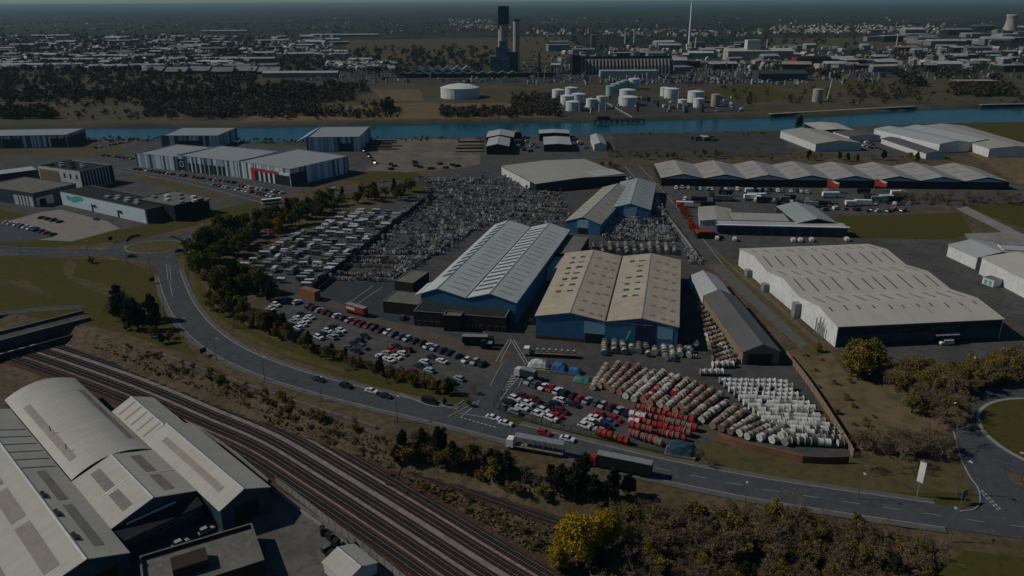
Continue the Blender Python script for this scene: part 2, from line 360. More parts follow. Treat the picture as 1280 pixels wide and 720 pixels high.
# ------------------------------------------------------------------ ground patches, roads, markings
_lay = [0.010]
def patch(name, pts, mt, label=None, cat=None, z=0.0, raw=False):
    _lay[0] += 0.002
    q = pts if raw else [P(x, y, z)[:2] for x, y in pts]
    zz = z + _lay[0]
    ar = sum(q[i][0] * q[(i + 1) % len(q)][1] - q[(i + 1) % len(q)][0] * q[i][1] for i in range(len(q)))
    if ar < 0: q = q[::-1]
    return tag(link(name, newmesh(name, [(a, b, zz) for a, b in q], [tuple(range(len(q)))], M[mt])), label or name.replace('_', ' '), cat or name.replace('_', ' '), kind='structure')
def spline(pts, step=2.0):
    pts = [np.array(p, float) for p in pts]; pts = [2 * pts[0] - pts[1]] + pts + [2 * pts[-1] - pts[-2]]; out = []
    for i in range(1, len(pts) - 2):
        p0, p1, p2, p3 = pts[i - 1:i + 3]; n = max(2, int(np.linalg.norm(p2 - p1) / step))
        for k in range(n):
            t = k / n
            out.append(.5 * ((2 * p1) + (-p0 + p2) * t + (2 * p0 - 5 * p1 + 4 * p2 - p3) * t * t + (-p0 + 3 * p1 - 3 * p2 + p3) * t ** 3))
    out.append(pts[-2]); return np.array(out)
def normals(c):
    d = np.gradient(c, axis=0); d /= np.linalg.norm(d, axis=1)[:, None] + 1e-9
    return np.stack([-d[:, 1], d[:, 0]], -1)
def offset(c, o): return c + normals(c) * o
def ribbon(name, c, w0, w1, z, mt, label=None, cat=None, parent=None, h=0):
    """strip between offsets w0 and w1 of a centreline; h > 0 gives it a raised body"""
    a = offset(c, w0); b = offset(c, w1); n = len(c)
    zz = z if hasattr(z, '__len__') else np.full(n, z)
    if h:
        v = [(p[0], p[1], q) for p, q in zip(a, zz)] + [(p[0], p[1], q) for p, q in zip(b, zz)] + [(p[0], p[1], q + h) for p, q in zip(a, zz)] + [(p[0], p[1], q + h) for p, q in zip(b, zz)]
        f = []
        for i in range(n - 1):
            f += [(2 * n + i, 2 * n + i + 1, 3 * n + i + 1, 3 * n + i), (i, i + 1, 2 * n + i + 1, 2 * n + i), (n + i + 1, n + i, 3 * n + i, 3 * n + i + 1)]
        f += [(0, 2 * n, 3 * n, n), (n - 1, 2 * n - 1, 4 * n - 1, 3 * n - 1)]
    else:
        v = [(p[0], p[1], q) for p, q in zip(a, zz)] + [(p[0], p[1], q) for p, q in zip(b, zz)]
        f = [(i, i + 1, n + i + 1, n + i) for i in range(n - 1)]
    o = link(name, newmesh(name, v, f, M[mt]), parent)
    if parent is None: tag(o, label or name.replace('_', ' '), cat or name.replace('_', ' '), kind='structure')
    return o
def road(pts, width, label, mt='asphalt', z=0.0, dash=None, kerb=True, foot=None, name='road', ends=(0, 0)):
    _lay[0] += 0.002
    c = spline(PP(pts, z)); o = ribbon(name, c, -width / 2, width / 2, z + _lay[0], mt, label, 'road')
    if kerb:
        k = c[ends[0]:len(c) - ends[1]]
        for s in (-1, 1): ribbon('kerb', k, s * width / 2, s * (width / 2 + .3), z, 'kerb', parent=o, h=.28)
    if foot:
        for a, b in foot: ribbon('footway', c, a, b, z, 'footway', parent=o, h=.27)
    if dash:
        L, G, off, ww = dash; s_ = np.concatenate([[0], np.cumsum(np.linalg.norm(np.diff(c, axis=0), axis=1))]); t = 2.0
        cc = offset(c, off)
        while t + L < s_[-1]:
            tt = np.linspace(t, t + L, 4); q = np.stack([np.interp(tt, s_, cc[:, 0]), np.interp(tt, s_, cc[:, 1])], -1)
            ribbon('lane_marking', q, -ww / 2, ww / 2, z + _lay[0] + .006, 'paint', parent=o); t += L + G
    return o
# -- patches, far to near
patch('grass_field', [(860, 118), (905, 108), (960, 106), (985, 118), (960, 128), (870, 128)], 'grass', 'flat green field behind the right tanks across the river')
patch('bare_land', [(520, 128), (700, 130), (690, 146), (430, 150), (300, 152), (330, 138)], 'earth', 'brown open land on the far bank below the large flat tank')
patch('bare_land', [(70, 134), (140, 133), (150, 148), (60, 148)], 'dry_grass', 'pale grass clearing on the far river bank at the left')
patch('bare_land', [(465, 112), (525, 112), (530, 126), (480, 126)], 'earth', 'square brown clearing left of the large flat tank')
patch('bare_land', [(430, 50), (700, 46), (735, 60), (700, 78), (440, 80)], 'dry_grass', 'wide brown field behind the tall works tower')
patch('bare_land', [(960, 48), (1150, 46), (1160, 60), (950, 64)], 'dry_grass', 'long pale field in front of the right hand horizon')
patch('works_yard', [(640, 128), (700, 124), (930, 125), (930, 140), (700, 146)], 'gravel_lot', 'pale ground of the tank farm beside the river')
patch('works_yard', [(360, 93), (880, 92), (1000, 102), (860, 106), (360, 102)], 'gravel_lot', 'grey ground in front of the tower works across the river')
patch('works_yard', [(1050, 80), (1180, 84), (1160, 96), (1060, 98)], 'gravel_lot', 'empty grey plot beyond the quay at the right')
patch('grass_field', [(1060, 100), (1100, 100), (1110, 108), (1055, 110)], 'grass', 'small green plot beyond the long quay')
patch('empty_lot', [(468, 174), (600, 173), (606, 205), (560, 212), (500, 216), (452, 213)], 'sand', 'empty sandy lot on the near river bank')
patch('storage_lot', [(755, 168), (960, 164), (985, 170), (1000, 186), (975, 196), (850, 197), (765, 194)], 'gravel_lot', 'wide grey storage lot on the near river bank')
patch('grass_field', [(1120, 162), (1190, 154), (1330, 151), (1400, 165), (1330, 182), (1270, 178), (1190, 166)], 'grass', 'green strip along the near river bank at the right')
patch('bare_land', [(1200, 185), (1300, 180), (1400, 220), (1280, 236), (1265, 225)], 'earth', 'brown rough ground right of the eight gable warehouse')
patch('estate_yard', [(600, 170), (765, 167), (772, 196), (740, 200), (600, 208)], 'old_asphalt', 'tarmac yard round the riverside workshops')
patch('estate_yard', [(975, 162), (1100, 160), (1250, 188), (1090, 198), (985, 186)], 'old_asphalt', 'yard among the riverside sheds at the right')
patch('estate_yard', [(-60, 196), (150, 196), (175, 208), (330, 252), (262, 276), (186, 292), (140, 285), (60, 270), (-60, 268)], 'old_asphalt', 'tarmac round the college buildings')
patch('planted_strip', [(150, 219), (170, 217), (300, 247), (285, 252)], 'rough_grass', 'planted strip between the college and the striped units')
patch('car_park', [(-40, 190), (150, 178), (160, 200), (300, 252), (330, 250), (440, 222), (470, 205), (460, 185), (300, 180), (190, 174), (-40, 172)], 'old_asphalt', 'car parks round the striped business units')
patch('estate_yard', [(810, 212), (1280, 230), (1300, 262), (1160, 262), (1040, 270), (1030, 300), (880, 305), (845, 262), (828, 232)], 'old_asphalt', 'vehicle yard in front of the eight gable warehouse')
patch('grass_field', [(1040, 271), (1200, 266), (1215, 290), (1190, 300), (1060, 298)], 'grass', 'green field behind the big white warehouse')
patch('grass_field', [(1205, 257), (1320, 252), (1360, 290), (1290, 290)], 'grass', 'green field beyond the concrete strip at the right')
patch('concrete_strip', [(1195, 261), (1208, 258), (1300, 303), (1292, 310)], 'concrete', 'pale concrete strip between two green fields')
patch('concrete_apron', [(1205, 292), (1265, 290), (1330, 300), (1330, 330), (1230, 325)], 'concrete', 'pale concrete apron beside the white sheds')
patch('estate_yard', [(880, 300), (1090, 298), (1190, 300), (1340, 380), (1340, 430), (1280, 424), (1260, 400), (1095, 312), (930, 316), (905, 330)], 'old_asphalt', 'tarmac between the big white warehouse and the white sheds')
patch('cable_yard', [(515, 222), (600, 207), (655, 205), (700, 200), (790, 212), (812, 238), (838, 275), (880, 330), (910, 370), (1000, 470), (1062, 568), (1050, 580), (900, 548), (870, 560), (735, 545), (690, 470), (620, 480), (380, 378), (370, 370)], 'yard', 'tarmac of the cable drum yard')
patch('cable_yard', [(404, 352), (487, 353), (527, 372), (520, 410), (440, 395), (384, 366)], 'blue_yard', 'smooth blue grey tarmac beside the red trailer')
patch('caravan_store', [(270, 350), (500, 247), (540, 246), (395, 362), (380, 368), (275, 360)], 'yard', 'tarmac of the caravan storage yard')
patch('car_park', [(320, 378), (375, 366), (400, 372), (660, 462), (598, 506), (560, 500), (470, 466), (380, 428), (330, 400)], 'old_asphalt', 'left hand staff car park')
patch('brick_strip', [(372, 366), (384, 362), (470, 398), (520, 408), (640, 440), (632, 470), (588, 450), (470, 402), (385, 374)], 'brick_paving', 'reddish brick strip behind the row of parked cars')
patch('car_park', [(640, 460), (700, 462), (800, 512), (790, 545), (880, 562), (870, 572), (700, 545), (618, 514)], 'old_asphalt', 'right hand staff car park')
patch('brick_strip', [(676, 462), (740, 470), (790, 500), (860, 522), (910, 545), (895, 552), (800, 516), (700, 474)], 'brick_paving', 'reddish strip between the car park and the cable drums')
patch('grass_field', [(-120, 318), (0, 320), (150, 325), (188, 338), (205, 375), (222, 415), (246, 446), (200, 432), (150, 415), (118, 408), (20, 392), (-120, 380)], 'grass', 'green field left of the curving road')
patch('trodden_path', [(78, 333), (86, 324), (96, 330), (90, 345), (130, 355), (165, 372), (150, 376), (110, 360), (84, 348)], 'rough_grass', 'trodden path across the left field')
patch('trodden_path', [(-60, 345), (30, 350), (62, 367), (70, 375), (20, 358), (-60, 352)], 'dry_grass', 'pale worn patch at the left edge of the field')
patch('grass_verge', [(232, 320), (252, 330), (250, 352), (270, 385), (330, 420), (420, 448), (520, 478), (600, 500), (586, 507), (510, 492), (440, 474), (360, 448), (290, 412), (250, 378), (229, 345)], 'grass', 'green verge inside the bend of the road')
patch('trodden_path', [(236, 338), (243, 340), (248, 372), (280, 402), (340, 432), (430, 462), (428, 466), (335, 438), (272, 408), (240, 376)], 'rough_grass', 'worn footpath on the green verge')
patch('grass_verge', [(-80, 296), (60, 300), (150, 288), (240, 268), (330, 250), (322, 262), (240, 283), (160, 301), (60, 309), (-80, 308)], 'grass', 'green verge below the college car park')
patch('grass_verge', [(430, 225), (470, 214), (520, 216), (545, 226), (520, 245), (480, 240), (400, 258), (340, 270), (330, 266), (400, 243), (470, 230)], 'grass', 'green verge at the bend by the caravan yard')
patch('grass_verge', [(-80, 262), (0, 262), (40, 270), (0, 282), (-80, 284)], 'grass', 'small lawn left of the college car park')
patch('paved_court', [(-20, 285), (48, 266), (75, 262), (135, 277), (150, 286), (90, 302), (50, 300)], 'paving', 'pale paved court in front of the college')
patch('car_park', [(-60, 281), (12, 277), (70, 296), (30, 303), (-60, 302)], 'asphalt', 'college car park beside the verge')
patch('rough_verge', [(905, 552), (1060, 580), (1080, 560), (1130, 585), (1200, 580), (1222, 612), (1222, 632), (1160, 640), (1040, 632), (900, 606), (820, 588), (840, 560)], 'rough_grass', 'rough verge between the drum yard wall and the road')
patch('grass_verge', [(830, 574), (900, 586), (980, 602), (1060, 613), (1140, 616), (1215, 616), (1218, 630), (1150, 634), (1040, 628), (930, 608), (830, 588)], 'grass', 'green verge along the top of the lower road')
patch('grass_verge', [(640, 520), (690, 534), (790, 556), (870, 572), (868, 580), (770, 562), (650, 534), (628, 524)], 'grass', 'narrow green verge outside the car park fence')
patch('bare_land', [(980, 440), (1030, 430), (1060, 470), (1120, 468), (1200, 520), (1160, 560), (1080, 568), (1060, 540), (1010, 480)], 'earth', 'bare brown ground right of the long fence')
patch('car_park', [(1050, 432), (1280, 422), (1340, 428), (1340, 455), (1210, 452), (1100, 468), (1060, 462)], 'old_asphalt', 'tarmac in front of the big white warehouse')
patch('grass_strip', [(890, 318), (905, 316), (930, 345), (1000, 405), (1040, 440), (1020, 446), (985, 425), (930, 372), (900, 340)], 'rough_grass', 'grass strip left of the big white warehouse')
patch('footpath', [(868, 300), (880, 300), (908, 335), (955, 380), (1010, 430), (1000, 436), (945, 386), (890, 336)], 'footway', 'worn path between the dark shed and the grass strip')
patch('bare_land', [(1205, 688), (1300, 700), (1340, 740), (1150, 740)], 'grass', 'green bank in the lower right corner', z=0)

# -- roads
road([(-120, 306), (0, 313), (80, 315.5), (150, 315), (196, 311)], 11, 'road leading left from the small roundabout', dash=(3, 4, 0, .15), ends=(0, 12))
road([(196, 308), (250, 290), (330, 264), (400, 247), (480, 231), (540, 222), (600, 214), (655, 206)], 10, 'road running from the small roundabout towards the river', dash=(3, 5, 0, .15), ends=(14, 0))
road([(150, 212), (230, 226), (300, 243), (345, 256)], 7, 'access road in front of the striped units', dash=(2, 4, 0, .15), ends=(0, 3))
road([(790, 208), (812, 232), (838, 264), (866, 300), (888, 330)], 11, 'straight road past the blue sheds', mt='old_asphalt', dash=None, ends=(0, 0))
road([(868, 303), (920, 306), (1000, 305), (1090, 303)], 7, 'service road in front of the dock building', mt='old_asphalt', kerb=False)
road([(1120, 300), (1150, 322), (1200, 352), (1290, 402), (1340, 430)], 10, 'works road beside the white sheds', mt='old_asphalt', dash=None, kerb=False)
road([(-60, 398), (0, 392), (60, 386), (105, 384)], 5, 'lane over the railway bridge', mt='old_asphalt', kerb=False)
MAIN = [(199, 312), (208, 330), (214, 350), (226, 380), (250, 412), (288, 440), (340, 463), (400, 482), (470, 500), (540, 516), (610, 533), (700, 556), (800, 581), (880, 598), (960, 613), (1050, 627), (1140, 640), (1230, 653), (1300, 662), (1380, 672)]
mr_ = road(MAIN, 9.6, 'main road curving from the roundabout down past the car parks', dash=None, ends=(10, 0), kerb=False)
mc = spline(PP(MAIN))
def seg(c, p0, p1):
    a = P(*p0)[:2]; b = P(*p1)[:2]
    i = int(np.argmin(np.linalg.norm(c - a, axis=1))); j = int(np.argmin(np.linalg.norm(c - b, axis=1))); i, j = min(i, j), max(i, j)
    return c[i:j + 1]
for a, b, s in (((208, 340), (560, 521), 1), ((212, 345), (1170, 644), -1), ((640, 541), (1170, 644), 1)):
    k = seg(mc, a, b)
    ribbon('kerb', k, s * 4.8, s * 5.1, 0, 'kerb', parent=mr_, h=.28)
    ribbon('footway', k, s * 5.1, s * (7.0 if s < 0 else 6.9), 0, 'footway', parent=mr_, h=.27)
patch('junction', [(1212, 658), (1224, 640), (1227, 620), (1238, 604), (1262, 600), (1284, 616), (1330, 650), (1330, 668)], 'asphalt', 'tarmac mouth of the right hand junction', 'road')
road([(1268, 664), (1252, 632), (1238, 602), (1221, 565), (1212, 532), (1222, 505), (1258, 486), (1330, 474)], 10, 'road curving up to the big roundabout at the right', ends=(24, 0), dash=None, kerb=False)
patch('works_mouth', [(555, 520), (582, 502), (600, 500), (636, 466), (662, 470), (630, 505), (616, 516), (614, 538), (575, 530)], 'asphalt', 'tarmac mouth of the works entrance', 'road')
road([(608, 536), (622, 505), (636, 472), (645, 455)], 9, 'works entrance from the main road', dash=None, ends=(12, 0))

DS = seg(mc, (815, 584), (1330, 666)); sL = np.concatenate([[0], np.cumsum(np.linalg.norm(np.diff(DS, axis=0), axis=1))]); tt_ = 2.0
while tt_ + 4 < sL[-1]:
    t4 = np.linspace(tt_, tt_ + 4, 4); ribbon('lane_marking', np.stack([np.interp(t4, sL, DS[:, 0]), np.interp(t4, sL, DS[:, 1])], -1), -.07, .07, .205, 'paint', parent=mr_); tt_ += 9.5
# roundabouts and traffic islands
def disc(name, c, r, z, mt, label, sx=1, h=.30, cat='roundabout'):
    n = 40; o = thing(name, label, cat, (c[0], c[1], 0)); tag(o, kind='structure')
    pts = [(sx * r * math.cos(2 * math.pi * k / n), r * math.sin(2 * math.pi * k / n)) for k in range(n)]
    MB().prism(pts, 0, h).build('kerb', M['kerb'], o)
    MB().prism([(x * .955, y * .955) for x, y in pts], h, h + .05).build('grass', M[mt], o)
    return o
c0 = P(194, 309)[:2]
ro = patch('roundabout_ring', [(c0[0] + 24.5 * math.cos(a), c0[1] + 20 * math.sin(a)) for a in np.linspace(0, 2 * math.pi, 48, endpoint=False)], 'asphalt', 'tarmac ring of the small roundabout', 'road', raw=True)
disc('roundabout_island', c0, 11.5, 0, 'rough_grass', 'brown grassy island of the small roundabout', sx=1.35)
c1 = P(1338, 548)[:2]
patch('roundabout_ring', [(c1[0] + 32 * math.cos(a), c1[1] + 32 * math.sin(a)) for a in np.linspace(0, 2 * math.pi, 60, endpoint=False)], 'asphalt', 'tarmac ring of the big roundabout at the right edge', 'road', raw=True)
disc('roundabout_island', c1, 24, 0, 'grass', 'green island of the big roundabout at the right edge')
# bare poly-line kerb mouths
def kerbline(pts, label, w_=.35):
    c = spline(PP(pts), 1.0); ribbon('kerb', c, -w_ / 2, w_ / 2, 0, 'kerb', label, 'kerb', h=.30)
kerbline([(560, 522), (575, 514), (590, 506), (600, 501)], 'pale kerb rounding the left side of the works entrance')
kerbline([(500, 493), (540, 508), (570, 507), (580, 501)], 'pale curved kerb of the lay-by left of the entrance')
kerbline([(1200, 640), (1218, 637), (1225, 626), (1222, 610), (1212, 596), (1200, 570), (1192, 540)], 'pale kerb rounding the verge at the right junction')
# painted markings
def stripe(p0, p1, ww=.2, z=.20, name='painted_line', parent=None, mt='paint'):
    a = P(*p0)[:2]; b = P(*p1)[:2]
    return ribbon(name, np.array([a, (a + b) / 2, b]), -ww / 2, ww / 2, z, mt, parent=parent)
ym = thing('yard_markings', 'white lines painted as an open triangle at the yard entrance', 'markings', (0, 0, 0)); tag(ym, kind='structure')
for a, b in (((636, 425), (620, 452)), ((639, 427), (625, 453)), ((638, 424), (657, 456)), ((642, 425), (661, 456)), ((650, 470), (625, 500)), ((438, 378), (466, 358)), ((446, 381), (478, 359)), ((574, 517), (612, 523)), ((599, 503), (575, 523))):
    stripe(a, b, .25, parent=ym)
for k in range(6): stripe((629 + k * 1.9, 488 - k * 3.4), (637 + k * 1.9, 487 - k * 3.4), .55, parent=ym)
for k in range(9): stripe((575 + k * 5.2, 522 + k * 1.5), (578 + k * 5.2, 522.8 + k * 1.5), .45, parent=ym)
zm = thing('junction_markings', 'white give way marks at the right hand junction', 'markings', (0, 0, 0)); tag(zm, kind='structure')
for k in range(6): stripe((1224 + k * 4.2, 614 + k * 4.3), (1226.5 + k * 4.2, 617 + k * 4.3), .35, parent=zm); stripe((1227 + k * 4.2, 613 + k * 4.3), (1229.5 + k * 4.2, 616 + k * 4.3), .35, parent=zm)
rm = thing('roundabout_markings', 'white arrows and lane marks round the small roundabout', 'markings', (0, 0, 0)); tag(rm, kind='structure')
for a, b in (((118, 312), (130, 309)), ((120, 309), (127, 313)), ((127, 313), (135, 307)), ((208, 330), (210, 350)), ((212, 332), (214, 352)), ((212, 352), (216, 372)), ((236, 296), (246, 292)), ((238, 300), (250, 295)), ((155, 306), (156, 311)), ((205, 322), (214, 321)), ((145, 308), (152, 306))):
    stripe(a, b, .18, parent=rm)

# ------------------------------------------------------------------ railway
ZB = LOW + .35
TRACE = spline(PP([(-300, 360), (-120, 398), (-40, 420), (37, 443), (107, 467), (175, 493), (250, 526), (320, 557), (395, 603), (495, 668), (580, 725), (680, 790), (800, 868)], ZB), 1.5)
bed = ribbon('railway_ballast', TRACE, -8.5, 17.5, LOW + .3, 'ballast', 'brown stone ballast under the main railway lines', 'ballast')
SLEEPER = MB().box(-1.3, 1.3, -.13, .13, 0, .16)
def track(c, label, zb, first):
    """two rails on sleepers along a centreline"""
    o = thing('railway_track', label, 'railway track', (0, 0, 0), group='railway tracks')
    ribbon('ballast_shoulder', c, -1.75, 1.75, zb - .05, 'ballast_dark', parent=o, h=.07)
    for s in (-1, 1): ribbon('rail', c, s * .7175 - .06, s * .7175 + .06, zb + .18, 'rail_steel', parent=o, h=.15)
    L = np.concatenate([[0], np.cumsum(np.linalg.norm(np.diff(c, axis=0), axis=1))]); t = np.arange(0, L[-1], .75)
    q = np.stack([np.interp(t, L, c[:, 0]), np.interp(t, L, c[:, 1])], -1); nn = normals(q)
    v = []; f = []
    for (x, y), (a, b) in zip(q, nn):
        k = len(v)
        for z in (0.03, .18):
            for sx, sy in ((-1.3, -.13), (1.3, -.13), (1.3, .13), (-1.3, .13)): v.append((x + a * sx + b * sy, y + b * sx - a * sy, zb + z))
        f += [tuple(k + i for i in g) for g in ((4, 5, 6, 7), (0, 1, 5, 4), (1, 2, 6, 5), (2, 3, 7, 6), (3, 0, 4, 7))]
    tag(link('sleepers', newmesh('sleepers', v, f, M['sleeper']), o), kind='stuff')
    return o
keep = TRACE[(TRACE[:, 1] > 90) & (TRACE[:, 0] > -330)]
for k, (of, lb) in enumerate(((-5.0, 'railway track nearest the factory fence'), (0, 'second railway track from the factory fence'), (4.6, 'third railway track from the factory fence'), (9.6, 'fourth railway track from the factory fence'), (14.2, 'railway track nearest the road embankment'))):
    track(offset(keep, of), lb, ZB, k == 0)
# pale cable troughs between the tracks
for of, ww_, lb in ((2.35, .5, 'pale concrete cable trough between the second and third tracks'), (7.2, .75, 'pale walkway strip between the third and fourth tracks'), (-2.45, .22, 'thin pale trough beside the second track'), (11.9, .35, 'pale walkway strip beside the outer track')):
    ribbon('cable_trough', offset(keep, of), -ww_, ww_, ZB - .03, 'pale_strip', lb, 'trough', h=.12)['kind'] = 'structure'
S1 = spline(PP([(330, 523), (400, 548), (440, 562), (485, 576), (545, 598), (640, 632), (760, 672), (880, 706), (1000, 740)], ZB), 1.5)
S2 = spline(PP([(430, 556), (500, 572), (560, 587), (640, 612), (760, 646), (900, 684), (1060, 722)], ZB), 1.5)
for c, lb in ((S1, 'overgrown siding track nearer the main lines'), (S2, 'overgrown siding track nearer the road trees')):
    ribbon('siding_bed', c, -2.3, 2.3, LOW + .06, 'ballast', 'stone bed of the ' + lb, 'ballast', h=.2)
    track(c, lb, ZB - .02, False)
patch('yard_floor', [(250, 640), (330, 640), (348, 606), (470, 704), (540, 760), (160, 790), (150, 720)], 'worn_floor', 'worn concrete yard beside the factory sheds', z=LOW)
# bridge over the railway at the left edge
def bridge():
    a = P(112, 400)[:2]; b = P(-30, 437)[:2]; u = (a - b) / np.linalg.norm(a - b); L = np.linalg.norm(a - b) ; n = np.array([-u[1], u[0]])
    an = math.atan2(u[1], u[0])
    o = thing('railway_bridge', 'dark steel railway bridge at the left edge over the tracks', 'bridge', (b[0], b[1], 0), an)
    W_ = 9.0
    MB().box(-40, L, 0, W_, -.9, .25).build('deck', M['old_asphalt'], o)
    for y0, nm in ((-.5, 'near_girder'), (W_, 'far_girder')):
        MB().box(-40, L + .5, y0, y0 + .5, -1.8, 1.3).build('girder', M['slate_clad'], o)
        MB().box(-40, L + .5, y0 - .15, y0 + .65, 1.3, 1.45).build('girder_cap', M['flat_felt'], o)
    for k in range(14): MB().box(-38 + k * (L + 38) / 14, -37.7 + k * (L + 38) / 14, -.72, -.5, -1.3, 1.25).build('stiffener', M['slate_dark'], o)
    MB().box(L - .2, L + 2.5, -2.5, W_ + 3, LOW - 1, -.05).build('abutment', M['dark_brick'], o)
    MB().extr([(0, LOW), (10, LOW), (10, LOW + 1), (0, -.5)], L - 1.2, L, 'x').build('wing_wall', M['dark_brick'], o).location = (1.5, -12, 0)
    # lower footbridge with pale boards beside it
    q = MB()
    q.box(-40, L - 6, -5.5, -4.2, -2.6, -2.3); q.build('pipe_walkway', M['dark'], o)
    for k in range(16): MB().box(-38 + k * 3.6, -36 + k * 3.6, -5.3, -4.4, -2.295, -2.22).build('walkway_board', M['galv'], o)
bridge()
# stone retaining heap and railway wall on the bank
def wall_line(name, pts, z, h, t, mt, label, cat='wall', zf=None, group=None):
    c = spline(PP(pts, z), 2.0)
    zz = np.array([H(*p) for p in c]) - .2 if zf else np.full(len(c), z)
    v_ = ribbon(name, c, -t / 2, t / 2, zz, mt, label, cat, h=h + (.2 if zf else 0)); del v_['kind']
    if group: v_['group'] = group
    return v_
wall_line('stone_wall', [(192, 440), (250, 462), (330, 490), (420, 520), (470, 536)], 0, .9, .6, 'stone', 'rough stone wall between the road and the railway bank', zf=True)
# ------------------------------------------------------------------ buildings
class Shed: pass
def frame(fl, fr, bp, z):
    A = P(*fl, z)[:2]; B = P(*fr, z)[:2]; W_ = float(np.linalg.norm(B - A)); u = (B - A) / W_; v = np.array([-u[1], u[0]])
    D = float((P(*bp, z)[:2] - A) @ v) if isinstance(bp, tuple) else float(bp)
    return A, W_, D, math.atan2(u[1], u[0])
def shed(name, label, fl, fr, bp, eave, rise=2.5, n=1, axis='y', z0=0.0, wall='blue_clad', roof='roof_grey', front=None, cat='warehouse', group=None, over=.35, ridge_cap=True, mono=False, fr_=None, peak=.5, gables=None):
    """gabled shed from three roof-edge pixels at eave level: front left, front right and one at the back"""
    A, W_, D, an = fr_ or frame(fl, fr, bp, eave)
    he = eave - z0; s = Shed(); s.W, s.D, s.he, s.rise, s.n, s.axis, s.an = W_, D, he, rise, n, axis, an
    o = s.o = thing(name, label, cat, (A[0], A[1], z0), an, group)
    aL, bL = (W_, D) if axis == 'y' else (D, W_)
    s.aL, s.bL = aL, bL; w_ = s.w = aL / n; s.peak = peak
    G = s.G = [(a * aL, b * aL, c * aL) for a, b, c in gables] if gables else [(i * w_, (i + peak) * w_, (i + 1) * w_) for i in range(n)]
    prof = [(0, he)]
    for i in range(n):
        if mono: prof += [((i + 1) * w_, he + rise)]
        else: prof += [(G[i][1], he + rise), (G[i][2], he)]
    t = .3
    fm = M[front or wall]; wm_ = M[wall]
    body = [(0, 0)] + prof + [(aL, 0)]
    MB().extr(body[::-1], 0, t, axis).build('wall', fm if axis == 'y' else wm_, o)
    MB().extr(body[::-1], bL - t, bL, axis).build('wall', wm_, o)
    for a0, hh in ((0, he), (aL - t, he + (rise if mono else 0))):
        q = MB()
        if axis == 'y': q.box(a0, a0 + t, t, bL - t, 0, hh - .06)
        else: q.box(t, bL - t, a0, a0 + t, 0, hh - .06)
        q.build('wall', wm_ if (axis == 'y' or a0 > 0) else fm, o)
    th = .22
    for (a0, z0_), (a1, z1_) in zip(prof[:-1], prof[1:]):
        e0 = over if a0 < .01 else 0; e1 = over if a1 > aL - .01 else 0
        k = (z1_ - z0_) / (a1 - a0)
        MB().extr([(a0 - e0, z0_ - k * e0), (a1 + e1, z1_ + k * e1), (a1 + e1, z1_ + k * e1 + th), (a0 - e0, z0_ - k * e0 + th)], -over, bL + over, axis).build('roof_slope', M[roof], o)
    if ridge_cap and not mono:
        for i in range(n):
            c_ = G[i][1]; zr = he + rise + th
            MB().extr([(c_ - .4, zr - .08), (c_ + .4, zr - .08), (c_, zr + .1)], -over, bL + over, axis).build('ridge_cap', M['galv'] if roof != 'roof_dark' else M['roof_dark'], o)
    s.th = th
    return s
def panel(s, side, t0, t1, z0, z1, mt, name='door', d=.08):  # black door panels paint in the shade of a recessed opening
    """flat part standing proud of a wall; t along the wall in metres from its left end as seen from outside"""
    q = MB()
    if side == 'front': q.box(t0, t1, -d, -.002, z0, z1)
    elif side == 'back': q.box(s.W - t1, s.W - t0, s.D + .002, s.D + d, z0, z1)
    elif side == 'left': q.box(-d, -.002, s.D - t1, s.D - t0, z0, z1)
    else: q.box(s.W + .002, s.W + d, t0, t1, z0, z1)
    return q.build(name, M[mt], s.o)
def rooflight(s, slope, f0, f1, b0, b1, mt='rooflight_dark', name='rooflight', up=.07):
    """slope counts from the front left; f along the slope, b along the ridge, in metres"""
    i, side = divmod(slope, 2); w_ = s.w
    if side == 0: a0, a1, z0, z1 = s.G[i][0], s.G[i][1], s.he, s.he + s.rise
    else: a0, a1, z0, z1 = s.G[i][1], s.G[i][2], s.he + s.rise, s.he
    g = lambda f: (a0 + (a1 - a0) * f, z0 + (z1 - z0) * f + s.th)
    (x0, y0), (x1, y1) = g(f0), g(f1)
    return MB().extr([(x0, y0 + .004), (x1, y1 + .004), (x1, y1 + up), (x0, y0 + up)], b0, b1, s.axis).build(name, M[mt], s.o)
def flat(name, label, fl, fr, bp, top, z0=0.0, wall='brick', roof='flat_felt', cat='building', parapet=.5, group=None, fr_=None):
    A, W_, D, an = fr_ or frame(fl, fr, bp, top); s = Shed(); h = top - z0
    s.W, s.D, s.he, s.an = W_, D, h, an; o = s.o = thing(name, label, cat, (A[0], A[1], z0), an, group)
    t = .3
    for k, b in enumerate(((0, W_, 0, t), (0, W_, D - t, D), (0, t, t, D - t), (W_ - t, W_, t, D - t))): MB().box(*b, 0, h).build('wall', M[wall], o)
    MB().box(t, W_ - t, t, D - t, h - parapet - .3, h - parapet).build('roof', M[roof], o)
    for b in ((-.08, W_ + .08, -.08, t + .08), (-.08, W_ + .08, D - t - .08, D + .08), (-.08, t + .08, t + .08, D - t - .08), (W_ - t - .08, W_ + .08, t + .08, D - t - .08)): MB().box(*b, h + .002, h + .1).build('coping', M['flat_felt' if wall != 'white_wall' else 'galv'], o)
    return s
def windows(s, side, n, t0, t1, z0, z1, w_, mt='glass', frame_m=None):
    for k in range(n):
        c_ = t0 + (t1 - t0) * (k + .5) / n
        f = panel(s, side, c_ - w_ / 2 - .1, c_ + w_ / 2 + .1, z0 - .1, z1 + .1, frame_m or 'galv', 'window', .06)
        q = panel(s, side, c_ - w_ / 2, c_ + w_ / 2, z0, z1, mt, 'pane', .09); q.parent = f

